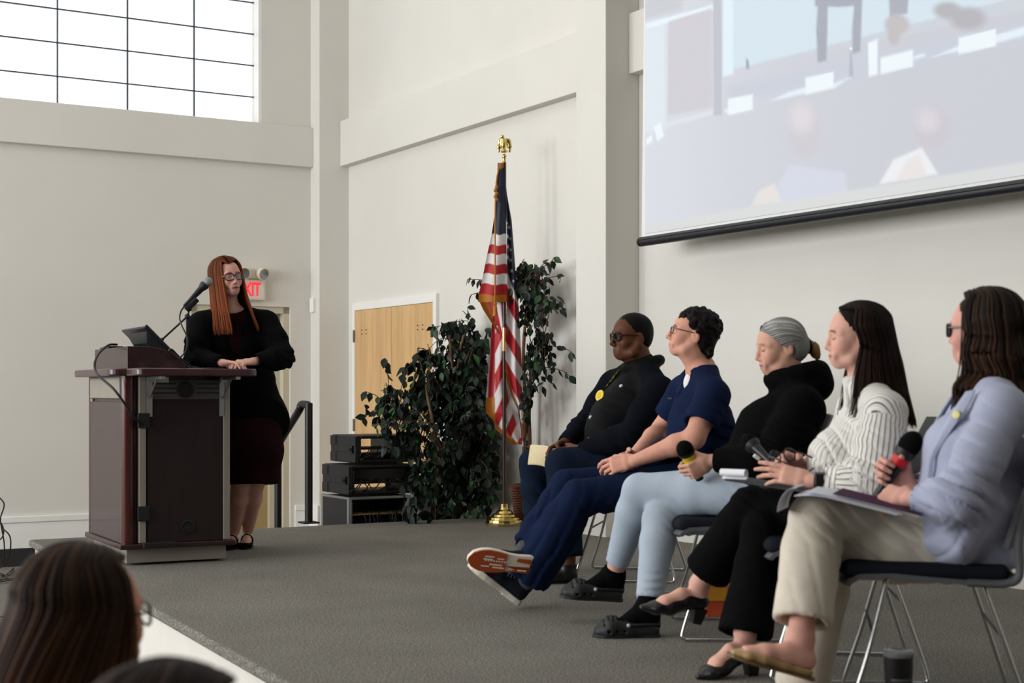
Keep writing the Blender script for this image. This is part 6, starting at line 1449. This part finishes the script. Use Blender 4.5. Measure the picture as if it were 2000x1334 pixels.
# ------------------------------------------------------------------ man in navy scrubs
cz = U(1290, 1000, 6.6); chair('second farthest stacking chair, under the man in navy scrubs', (cz[0]+.14, 6.6, STG), (-1, .08))
hd = Head(U(1352, 652, 6.6), (-.96, .06, .20), .92)
pr = person('seated dark-haired man in navy scrubs with crossed sneakers and clasped hands', (.84, 6.6, STG))
pel, che, nb = U(1372, 925, 6.6), U(1368, 825, 6.6), U(1370, 722, 6.61)
SL, SR = U(1392, 774, 6.40), U(1336, 766, 6.80); EL, WL_ = U(1356, 856, 6.30), U(1240, 900, 6.38); ER, WR = U(1292, 838, 6.86), U(1236, 893, 6.58)
HL, KL = U(1372, 940, 6.48), U(1130, 972, 6.36); HR, KR = U(1368, 932, 6.74), U(1108, 950, 6.62); side = unit(SL-SR)
hL, b2 = hand(WL_, unit(U(1188, 910, 6.40)-WL_), (.0, .75, -.5), -1, [(.35, .5, .3), (.5, .6, .35), (.6, .7, .4), (.6, .7, .4)], .04, (.45, .2, .3), 1.08); hR, b1 = hand(WR, unit(U(1185, 915, 6.42)-WR), (-.1, -.8, -.2), 1, [(.6, .8, .5)]*4, .03, (.5, .3, .3), 1.08)
hT = U(1052, 1108, 6.34); tT = U(914, 1093, 6.26); uT = unit((.08, .95, .24)); hB_ = on_z(1012, 1184, STG+.008); tB = hB_+unit(U(930, 1118, 6.42)-hB_)*.29; uB = unit((.62, -.05, .6))
AT, AB = ankle_of(hT, tT, uT), ankle_of(hB_, tB, uB)
B = hd.prims()+hd.neck(nb, .060)+torso(pel, che, nb, SL, SR, .15, .11, .135, .10, .15, .105, sh=.05)+arm(SL, EL, WL_, (.054, .052, .045, .031), side)+arm(SR, ER, WR, (.054, .050, .044, .031), side)+hR+hL
B += leg(HR, KR, AT, (.075, .065, .054, .052, .038), side)+leg(HL, KL, AB, (.075, .065, .054, .052, .038), side)
body(pr, B, [hd.box(), b1, b2], M['skin_fair'], skin_cols(hd, '#d89e88', '#b8766a', '#20150f')); eyes(hd, pr)
glasses(hd, pr, M['frame_tort'], M['lens'], .025, .017, .033, t=.0022)
T_ = [loft([(pel, .17, .13), (lerp(pel, HR, .9), .13, .12)], side, .05)]+leg(HR, KR, lerp(KR, AT, .88), (.100, .088, .072, .074, .074), side, .02, flat1=True)+leg(HL, KL, lerp(KL, AB, .97), (.100, .090, .076, .088, .100), side, .02, flat1=True)+[hollow(lerp(KR, AT, .5), lerp(KR, AT, .88), .052)]
blob('scrub_trousers', T_, .010, M['navy'], pr, smooth_it=2, fold=[(lerp(KL, AB, .5), (.92, .15, -.38), .28, .006, .07), (KL+A3((.10, 0, -.06)), (.8, 0, .6), .10, .006, .05), (lerp(KR, AT, .5), (.92, .1, -.5), .22, .005, .06), (lerp(KL, AB, .92), (.92, .2, -.3), .12, .006, .05)], noise=(.005, 7, 12))
jk = torso(pel+A3((-.01, 0, .02)), che, nb+A3((0, 0, -.02)), SL, SR, .185, .145, .175, .140, .180, .135, .04, .066)+loft([(SL, .074, .074), (lerp(SL, EL, .70), .080, .076)], side, .03, flat1=True)+loft([(SR, .072, .072), (lerp(SR, ER, .70), .078, .074)], side, .03, flat1=True)
jk += [hollow(lerp(SL, EL, .2), lerp(SL, EL, .70), .062), ell(nb+A3((-.012, 0, .045)), (.072, .074, .080), None, .01, 's'), seg(U(1345, 738, 6.6), U(1326, 775, 6.6), .05, .05, .012, .03, (.1, 1, 0), .008, 's'), ell(U(1300, 880, 6.55), (.07, .12, .05), None, .04)]
blob('scrub_top', jk, .008, M['navy'], pr, smooth_it=2, fold=[(lerp(SL, EL, .35), (.55, .2, .8), .1, .007, .05), (U(1310, 850, 6.5), (.9, 0, .4), .13, .011, .06), (U(1320, 790, 6.5), (.8, 0, .6), .1, .008, .05), (U(1295, 885, 6.5), (.4, 0, .9), .09, .012, .045), (pel+A3((.05, -.1, .1)), (.3, 0, 1), .15, .008, .06)], noise=(.005, 8, 14))
blob('undershirt', [ell(nb+A3((-.030, 0, -.060)), (.050, .045, .058), None, .01), ell(nb+A3((.010, 0, .03)), (.064, .066, .075), None, .008, 's')], .007, fabric('white_tee', '#e6e6e6', .85), pr)
mb = MB(); c = U(1308, 778, 6.42); mb.cbox(c, (.016, .006, .006), None); mb.build('logo_tab', M['steel'], pr, True)
rs = np.random.RandomState(8); hp = [hd.E((-.025, 0, .042), (.105, .084, .090), .01), hd.E((-.06, 0, -.02), (.060, .076, .085), .03), hd.E((.112, 0, -.050), (.062, .09, .105), .010, 's'), hd.E((.0, .09, -.035), (.034, .04, .05), .01, 's'), hd.E((.0, -.09, -.035), (.034, .04, .05), .01, 's')]
for _ in range(620):
    v = unit(rs.normal(size=3)); 
    if v[2] < -.45 or (v[0] > .60 and v[2] < .30) or (v[0] > .1 and v[2] < -.05 and abs(v[1]) > .5): continue
    hp.append(hd.E((-.025+v[0]*.106, v[1]*.084, .038+v[2]*.090), (.0105*rs.uniform(.6, 1.3),)*3, .003))
for _ in range(130): hp.append(hd.E((-.09+rs.uniform(-.02, .012), rs.uniform(-.065, .065), rs.uniform(-.095, .0)), (.012,)*3, .003))
fn = lambda V: wob(hd.loc(V), 120, 3)
hair(hd, pr, hp, .0045, hair_cols(fn, '#090606', '#1a1310'), fn, .003)
sn = [fabric('charcoal_sneaker_knit', '#24262d', .85), mat('white_midsole', '#ddd6c8', .6), mat('orange_outsole', '#a84a1c', .6), mat('lace_grey', '#6a7478', .8)]
shoe('sneaker', hT, tT, uT, pr, sn, 'sneaker'); shoe('sneaker', hB_, tB, uB, pr, [sn[0], sn[1], mat('pale_outsole', '#cfc6b6', .6), sn[3]], 'sneaker')
for K_, A2 in ((KR, AT), (KL, AB)): blob('sock', loft([(lerp(K_, A2, .84), .047, .047), (A2, .044, .048)], side, .01), .008, fabric('grey_sock', '#4a4d50', .95), pr)
# ------------------------------------------------------------------ man in the black vest
cz = U(1180, 1000, 7.58); chair('farthest stacking chair, under the man in the black vest', (cz[0]+.12, 7.58, STG), (-.977, .212))
hd = Head(U(1233, 657, 7.56), (-.93, -.34, -.02), .98, fat=.012)
pr = person('seated man in black vest, dark jeans and sunglasses with a yellow badge', (.66, 7.56, STG))
pel, che, nb = U(1246, 892, 7.56), U(1230, 812, 7.53), U(1254, 716, 7.57)
SL, SR = U(1287, 768, 7.34), U(1200, 754, 7.76); EL, WL_ = U(1232, 852, 7.22), U(1128, 880, 7.40); ER, WR = U(1148, 830, 7.80), U(1100, 868, 7.60)
HL, KL, AL = U(1252, 900, 7.42), U(1098, 908, 7.36), U(1112, 1105, 7.28); HR, KR, AR = U(1250, 895, 7.70), U(1044, 905, 7.74), U(1056, 1092, 7.68); side = unit(SL-SR)
hL, b2 = hand(WL_, unit(U(1092, 890, 7.45)-WL_), (-.3, .7, -.4), -1, [(.5, .6, .4)]*4, .03, (.6, .3, .4), 1.1); hR, b1 = hand(WR, unit(U(1075, 884, 7.55)-WR), (.1, -.6, -.5), 1, [(.5, .7, .4)]*4, .03, (.6, .3, .4), 1.1)
q = on_z(1128, 1139, STG); shL = (q, q+unit((-1, -.1, 0))*.28); q = on_z(1075, 1119, STG); shR = (q, q+unit((-1, -.06, 0))*.28)
AL, AR = ankle_of(*shL, (0, 0, 1)), ankle_of(*shR, (0, 0, 1))
B = hd.prims()+hd.neck(nb, .066)+[hd.E((.02, 0, -.085), (.06, .055, .03), .03)]+torso(pel, che, nb, SL, SR, .17, .13, .16, .13, .16, .12, sh=.05)+arm(SL, EL, WL_, (.055, .05, .044, .031), side)+arm(SR, ER, WR, (.055, .05, .044, .031), side)+hR+hL
B += leg(HR, KR, AR, (.08, .07, .056, .055, .04), side)+leg(HL, KL, AL, (.08, .07, .056, .055, .04), side)+foot_prims(*shL, (0, 0, 1))+foot_prims(*shR, (0, 0, 1))
body(pr, B, [hd.box(), b1, b2], M['skin_brown'], skin_cols(hd, '#5e3623', '#5a2f26', '#0d0806')); eyes(hd, pr)
glasses(hd, pr, M['frame_tort'], M['lens_dark'], .026, .020, .034, t=.0026)
T_ = [loft([(pel, .19, .15), (lerp(pel, HR, .9), .14, .13)], side, .05)]+leg(HR, KR, lerp(KR, AR, .93), (.112, .100, .082, .082, .076), side, .02, flat1=True)+leg(HL, KL, lerp(KL, AL, .95), (.112, .100, .082, .082, .078), side, .02, flat1=True)
blob('jeans', T_, .011, M['denim'], pr, smooth_it=2, fold=[(KL+A3((.08, 0, -.08)), (.8, 0, .6), .12, .008, .05), (lerp(KR, AR, .5), (.5, 0, .9), .2, .008, .07), (HL, (.8, 0, .6), .15, .007, .05)], noise=(.004, 8, 15))
sw = torso(pel, che, nb, SL, SR, .17, .15, .17, .15, .17, .13, .03, .07)+arm(SL, EL, lerp(EL, WL_, .92), (.086, .078, .066, .048), side, .03, flat1=True)+arm(SR, ER, lerp(ER, WR, .92), (.086, .078, .066, .048), side, .03, flat1=True)+[hollow(EL, lerp(EL, WL_, .92), .036)]
blob('sweater', sw, .010, M['navydark'], pr, smooth_it=2, fold=[(EL+A3((0, -.03, .03)), (.7, 0, .7), .14, .010, .05), (lerp(SL, EL, .5), (.5, .2, .85), .14, .007, .06), (ER, (.7, 0, .7), .12, .010, .05)], noise=(.005, 9, 16))
vs_ = torso(pel+A3((-.015, 0, .0)), che+A3((-.01, 0, 0)), nb+A3((0, 0, .0)), SL-side*.035, SR+side*.035, .205, .19, .205, .185, .195, .165, .04, .072)+[ell(U(1186, 848, 7.48), (.12, .17, .14), None, .06)]
vs_ += [tubep([nb+A3((-.085*math.cos(a)+.005, .085*math.sin(a), .012-.02*math.cos(a))) for a in np.linspace(-PI, PI, 17)], .023, .02), ell(nb+A3((-.015, 0, .075)), (.075, .075, .09), None, .012, 's')]
blob('vest', vs_, .009, M['vest'], pr, smooth_it=2, fold=[(U(1180, 830, 7.4), (.2, 0, 1), .14, .006, .05), (U(1210, 790, 7.4), (.3, 0, 1), .12, .005, .045)], noise=(.006, 10, 17))
import mathutils
def on_surface(px, py, name_obj):                            # the point of a garment that is seen at image point (px, py)
    dg = bpy.context.evaluated_depsgraph_get(); ob = name_obj; o = Vector((0, 0, CAMZ))-Vector(root_loc(ob.parent)); d = Vector(ray(px, py)).normalized()
    ok, loc, nrm, _ = ob.ray_cast(o, d)
    return (A3(loc)+root_loc(ob.parent), A3(nrm)) if ok else (None, None)
vo = [c for c in pr.children if c.name.startswith('vest')][0]
M['snap'] = mat('pearl_snap', '#c9ccce', .3, metal=.3)
for px, py in ((1213, 754), (1153, 815), (1150, 858)):
    s_, n_ = on_surface(px, py, vo)
    if s_ is not None: mb = MB(); mb.lathe([(0, .006), (.008, .005), (.0105, 0), (0, -.002)], s_, n_, 16); mb.build('snap_button', M['snap'], pr, True, True)
s_, n_ = on_surface(1175, 774, vo)
if s_ is not None:
    n_ = unit(n_+A3((-.2, -.6, 0))); bd = MB(); bd.lathe([(0, .006), (.028, .004), (.030, 0), (0, -.003)], s_+n_*.012, n_, 28); bo = bd.build('badge', mat('yellow_badge', '#e3c93a', .4), pr, True, True)
    R_ = frame_from(unit(np.cross((0, 0, 1), n_)), n_)
    mb = MB()
    for k, (w, z) in enumerate(((.018, .012), (.028, .004), (.03, -.004), (.024, -.012))): mb.cbox(s_+n_*.0185+R_[:, 1]*z, (w, .0028, .001), R_)
    x = mb.build('badge_text_line', mat('badge_print', '#b08a2a', .6), pr, True); x.parent = bo; x.location = (0, 0, 0)
    M['lanyard'] = mat('lanyard_weave', '#23260f', .8, color2='#8f8f22', vscale=55, ramp=(.48, .56))
    for pts in (((1232, 700), (1212, 722), (1196, 745), (1180, 762)), ((1200, 728), (1190, 742), (1178, 762))):
        P = [q + m_*.006 for q, m_ in (on_surface(*p, vo) for p in pts) if q is not None]
        if len(P) > 2: mb = MB(); mb.tube(smooth_path(P), .008, 8, flat=.5); mb.build('lanyard', M['lanyard'], pr, True, True)
hp = [hd.E((-.016, 0, .036), (.103, .080, .087), .01), hd.E((-.045, 0, -.01), (.066, .074, .07), .03), hd.E((.098, 0, -.048), (.062, .09, .108), .012, 's'), hd.E((.01, .09, -.04), (.045, .04, .052), .012, 's'), hd.E((.01, -.09, -.04), (.045, .04, .052), .012, 's')]
fn = lambda V: wob(hd.loc(V), 260, 3)
hair(hd, pr, hp, .005, hair_cols(fn, '#050404', '#0d0a08'), fn, .0012)
shoe('plain', *shL, (0, 0, 1), pr, [M['leather_b'], M['black_plastic']]); shoe('plain', *shR, (0, 0, 1), pr, [M['leather_b'], M['black_plastic']])
A_ = U(1033, 900, 7.52); bk = thing('booklet', 'cream paper booklet held by the man in the black vest', 'booklet', A_)
c0, c1, c2, c3 = [U(x, y, d)-A_ for x, y, d in ((1036, 870, 7.60), (1088, 878, 7.52), (1071, 913, 7.44), (1031, 907, 7.48))]
G = []
for t in np.linspace(0, 1, 8): G.append([lerp(lerp(c0, c1, s), lerp(c3, c2, s), t)+A3((0, .012*math.sin(PI*t), .006*math.sin(PI*s))) for s in np.linspace(0, 1, 8)])
mb = MB(); mb.sheet(np.array(G), .006); mb.build('cover', mat('cream_paper', '#dfcfa6', .7), bk, smooth=True)
mb = MB(); G2 = [[p+A3((.004, .010, .002)) for p in r[:]] for r in G]; mb.sheet(np.array(G2), .004); mb.build('pages', mat('cream_pages', '#e8dcbc', .8), bk, smooth=True)
# ------------------------------------------------------------------ the speaker at the lectern
hd = Head(U(444, 542, 8.70), (.60, -.80, .03), .925, .13, female=True)
pr = person('standing red-haired woman in black jacket and glasses speaking behind the lectern', U(475, 1075, 8.76)*A3((1, 1, 0))+A3((0, 0, STG)))
pel, che, nb = U(492, 800, 8.90), U(462, 665, 8.79), U(452, 607, 8.74)
SR, SL = U(393, 634, 8.72), U(520, 631, 8.80); ER, WR = U(382, 706, 8.62), U(436, 709, 8.36); EL, WL_ = U(553, 698, 8.66), U(494, 706, 8.40)
HR, KR = U(474, 820, 8.82), U(470, 945, 8.76); HL, KL = U(508, 820, 8.84), U(497, 945, 8.80); side = unit(SL-SR)
q = on_z(462, 1068, STG); r_ = on_z(486, 1066, STG); shR = (q, q+unit((-.12, -1, 0))*.235); shL = (r_, r_+unit((.06, -1, 0))*.235)
AR, AL = ankle_of(*shR, (0, 0, 1)), ankle_of(*shL, (0, 0, 1))
hR, b1 = hand(WR, unit(U(468, 711, 8.33)-WR), (.1, -.3, -.9), 1, [(.3, .5, .3)]*4, .05, (.6, .2, .3), .95); hL, b2 = hand(WL_, unit(U(458, 709, 8.31)-WL_), (-.1, .3, -.9), -1, [(.45, .7, .4)]*4, .05, (.5, .2, .3), .95)
B = hd.prims()+hd.neck(nb, .050)+torso(pel, che, nb, SL, SR, .15, .11, .12, .09, .13, .095, sh=.04)+arm(SL, EL, WL_, (.042, .04, .036, .025), side)+arm(SR, ER, WR, (.042, .04, .036, .025), side)+hR+hL
B += leg(HR, KR, AR, (.075, .068, .055, .058, .036), side)+leg(HL, KL, AL, (.075, .068, .055, .058, .036), side)+foot_prims(*shR, (0, 0, 1), .006)+foot_prims(*shL, (0, 0, 1), .006)
body(pr, B, [hd.box(), b1, b2], M['skin_fair'], skin_cols(hd, '#dba897', '#7e3038', '#5a2f1a')); eyes(hd, pr, mat('iris_blue', '#3c4a55', .15))
glasses(hd, pr, M['frame_red'], M['lens'], .028, .021, .034, t=.0034)
dr = loft([(U(452, 626, 8.73), .12, .07), (che, .145, .115), (lerp(che, pel, .5), .14, .115), (pel, .175, .135), (U(494, 880, 8.80), .175, .14), (U(493, 946, 8.78), .158, .13)], side, .04, flat1=True)+[ell(nb+A3((.01, -.03, .035)), (.075, .07, .06), None, .01, 's')]
blob('dress', dr, .011, M['maroon'], pr, smooth_it=2, noise=(.005, 7, 20))
jk = torso(pel+A3((.0, 0, -.06)), che, nb+A3((0, 0, -.01)), SL, SR, .205, .165, .170, .14, .170, .135, .04, .064)+arm(SL, EL, lerp(EL, WL_, .98), (.078, .072, .064, .046), side, .03, flat1=True)+arm(SR, ER, lerp(ER, WR, .98), (.078, .072, .064, .046), side, .03, flat1=True)
jk += [seg(pel+A3((0, 0, -.05)), U(500, 828, 8.8), .21, .17, .205, .165, side, .04, 'u', False, True), hollow(EL, lerp(EL, WL_, .98), .034), hollow(ER, lerp(ER, WR, .98), .034), ell(nb+A3((.012, -.03, .05)), (.075, .08, .085), None, .01, 's')]
jk += loft([(U(454, 612, 8.60), .055, .10), (U(462, 690, 8.60), .060, .085), (U(480, 760, 8.60), .035, .08), (U(490, 840, 8.60), .055, .10)], side, .01, 's')
blob('jacket', jk, .010, M['blackcloth'], pr, smooth_it=2, fold=[(EL, (.5, 0, .8), .12, .009, .05), (ER, (.5, 0, .8), .12, .009, .05), (lerp(che, pel, .5), (.2, 0, 1), .18, .006, .06)], noise=(.005, 8, 21))
fn = strandf(hd, 40, 160, 13)
hair(hd, pr, under(hd, .106), .006, hair_cols(fn, '#2a1208', '#3a1a0c'), fn, .0006, 'hair_base')
strands(hd, pr, combed(hd, 240, 13, (46, 42), (-.34, -.31), .060, .002, -.020, 3.6, .0, .117, .097, .096, .0, .006, .036, .080, 1.5), .0042, '#40200f', '#723a1b', ((1.6, 1.35, .95), .4, .4), 13)
ms_ = [fabric('black_suede', '#0a0a0b', .8), M['black_plastic']]
shoe('strap', *shR, (0, 0, 1), pr, ms_); shoe('strap', *shL, (0, 0, 1), pr, ms_)
mb = MB(); c = U(470, 712, 8.28); mb.tube([c+A3((.010*math.cos(a), .004*math.cos(a), .010*math.sin(a))) for a in np.linspace(0, 6.28, 13)[:-1]], .0018, 6, closed=True); mb.build('ring', M['chrome'], pr, True, True)
# ------------------------------------------------------------------ two listeners in front of the stage
def listener(label, c, fwd, sc, dark, light, tips, cloth, top_only, seed, long_):
    hd = Head(c, fwd, sc, female=True); f = unit(A3(fwd)*A3((1, 1, 0))); l = np.cross((0, 0, 1), f); base = A3((c[0], c[1], 0))-f*.05
    pr = person(label, base); nb = A3(c)-f*.05-UP*.17*sc; che = nb-UP*.20-f*.01; pel = A3((nb[0], nb[1], .53))-f*.03; SL, SR = nb+l*.17-UP*.065, nb-l*.17-UP*.065
    EL, ER = SL-UP*.22+f*.10, SR-UP*.22+f*.10; WL_, WR = pel+f*.28+l*.06+UP*.10, pel+f*.28-l*.06+UP*.10
    hL, b2 = hand(WL_, f-UP*.2, -UP, -1, REST, .06, sc=.95); hR, b1 = hand(WR, f-UP*.2, -UP, 1, REST, .06, sc=.95); B = hd.prims()+hd.neck(nb, .05)+torso(pel, che, nb, SL, SR, .15, .11, .12, .09, .13, .095, sh=.04)+arm(SL, EL, WL_, (.042, .04, .036, .025), l)+arm(SR, ER, WR, (.042, .04, .036, .025), l)+hL+hR
    T_ = [loft([(pel-UP*.0, .165, .12), (pel+f*.06-UP*.01, .15, .11)], l, .05)]
    for s in (1, -1):
        H, K = pel+l*.09*s-UP*.01, pel+f*.43+l*.10*s+UP*.0; heel = A3((K[0], K[1], .004))-f*.06; sh = (heel, heel+f*.24); A_ = ankle_of(*sh, UP); B += leg(H, K, A_, (.07, .06, .05, .05, .035), l)+foot_prims(*sh, UP)
        T_ += leg(H, K, lerp(K, A_, .93), (.088, .08, .066, .068, .06), l, .02, flat1=True); shoe('plain', *sh, UP, pr, [M['leather_b'], M['black_plastic']])
    body(pr, B, [hd.box(.005), b1, b2], M['skin_fair'], skin_cols(hd, '#c58c72', LIP, '#2a1a12')); eyes(hd, pr)
    blob('trousers', T_, .012, M['denim'], pr)
    blob('sweater', torso(pel, che, nb, SL, SR, .18, .14, .155, .125, .16, .125, .04, .06)+arm(SL, EL, lerp(EL, WL_, .9), (.066, .062, .055, .042), l, .03, flat1=True)+arm(SR, ER, lerp(ER, WR, .9), (.066, .062, .055, .042), l, .03, flat1=True)+[ell(nb+UP*.05, (.065, .065, .08), None, .01, 's')], .010, cloth, pr, smooth_it=2, noise=(.004, 9, seed))
    fn = strandf(hd, 16, 70, seed)
    hair(hd, pr, under(hd, .092), .007, hair_cols(fn, dark, dark), fn, .0005, 'hair_base')
    strands(hd, pr, combed(hd, 300, seed, (62, 62), (-.12, -.40) if long_ else (-.20, -.22), .0 if long_ else .02, .006, .0, 1.2, .20 if long_ else .02, .116, .097, .098, .0, .006), .0034, dark, light, tips, seed)
    return hd, pr, f
hd, pr, f = listener('long-haired brunette woman in glasses seated below the stage, seen from behind', U(172, 1206, 2.62), (.66, .75, .03), .97, '#1d120c', '#46301f', ((2.1, 1.65, 1.2), .45, .4), fabric('mustard_knit', '#8a6a3a', .9), False, 31, True)
glasses(hd, pr, M['frame_tort'], M['lens'], .026, .021, .034, t=.003)
lc0 = (.55, .83); c1 = pr.location; chair('audience stacking chair on the hall floor under the long-haired brunette woman', (c1[0]-.02, c1[1], 0), f)
hd2, pr2, f2 = listener('dark-haired listener seated closest to the camera, only the top of the head showing', U(352, 1500, 1.74), (.70, .71, .02), .93, '#120b08', '#2e1c14', None, fabric('grey_knit', '#5a5a5c', .9), True, 37, False)
c1 = pr2.location; chair('audience stacking chair on the hall floor under the dark-haired listener', (c1[0]-.02, c1[1], 0), f2)
for o in list(COL.objects):
    if o.get('label', '').startswith('audience stacking'): o['group'] = 'audience chairs on the hall floor'
# orange bag between the chairs
q = on_z(1395, 1222, STG); ob = thing('orange_bag', 'small orange paper bag standing on the carpet under the middle chairs', 'bag', (q[0]+.055, q[1]+.25, STG))
mb = MB(); mb._add([(-.06, -.04, .001), (.06, -.04, .001), (.06, .04, .001), (-.06, .04, .001), (-.065, -.035, .13), (.065, -.035, .13), (.062, .03, .13), (-.062, .03, .13)], [(0,3,2,1), (0,1,5,4), (1,2,6,5), (2,3,7,6), (3,0,4,7), (4,5,6,7)]); mb.build('body', mat('orange_paper', '#b8471a', .7, var=.2, vscale=10), ob, bev=.006)
mb = MB(); mb.box((-.05, -.0425, .07), (.05, -.0385, .125)); mb.build('yellow_flap', mat('amber_flap', '#c98a22', .6), ob)
# printed lines on the tumbler
zt = CAMZ+(HOR-1272)/FPX*4.2-STG
# ================================================================== camera, daylight and added overhead fill
cam = bpy.data.cameras.new('camera'); co = bpy.data.objects.new('camera', cam); COL.objects.link(co)
co.location = (0, 0, CAMZ); co.rotation_euler = (PI/2, 0, 0)
cam.sensor_width = 36; cam.lens = FPX/2000*36; cam.shift_y = 100/2000; cam.clip_start = .1; cam.clip_end = 200
cam.dof.use_dof = True; cam.dof.focus_distance = 9.3; cam.dof.aperture_fstop = 4.0
SC.camera = co
w = bpy.data.worlds.new('overcast_sky'); SC.world = w; w.use_nodes = True
bg = w.node_tree.nodes['Background']; bg.inputs['Color'].default_value = (.93, .97, 1.0, 1); bg.inputs['Strength'].default_value = 1.7
WL = (350, 345, 215, 90)
def area(name, loc, target, size, power, color=(1, 1, 1), sy=None, spread=PI):
    l = bpy.data.lights.new(name, 'AREA'); l.energy = power; l.color = color; l.shape = 'RECTANGLE'; l.size = size; l.size_y = sy or size; l.spread = spread
    o = bpy.data.objects.new(name, l); COL.objects.link(o); o.location = loc
    d = Vector(A3(target)-A3(loc)); o.rotation_euler = d.to_track_quat('-Z', 'Y').to_euler(); return o
# tall windows of the hall, left of the audience
for k, v in enumerate((1.8, 4.8, 7.8, 10.8)):
    area('window_light', RM(LV-.3, v, 3.2), RM(0, v-.3, 1.6), 2.3, WL[k], (.97, .985, 1.0), 3.8)
# weak warm area lights added above the stage, fixtures assumed and unseen
for v in (3.5, 7.0, 10.5):
    area('overhead_fill', RM(3.6, v, 6.3), RM(3.2, v, 0), .9, 12, (1, .93, .82))
vs = SC.view_settings; vs.view_transform = 'Standard'; vs.look = 'None'; vs.exposure = 0.16; vs.gamma = 1.0; vs.use_curve_mapping = False
SC.cycles.use_denoising = True
SC.cycles.max_bounces = 6; SC.cycles.diffuse_bounces = 4; SC.cycles.glossy_bounces = 3; SC.cycles.transparent_max_bounces = 8
SC.cycles.sample_clamp_indirect = 6
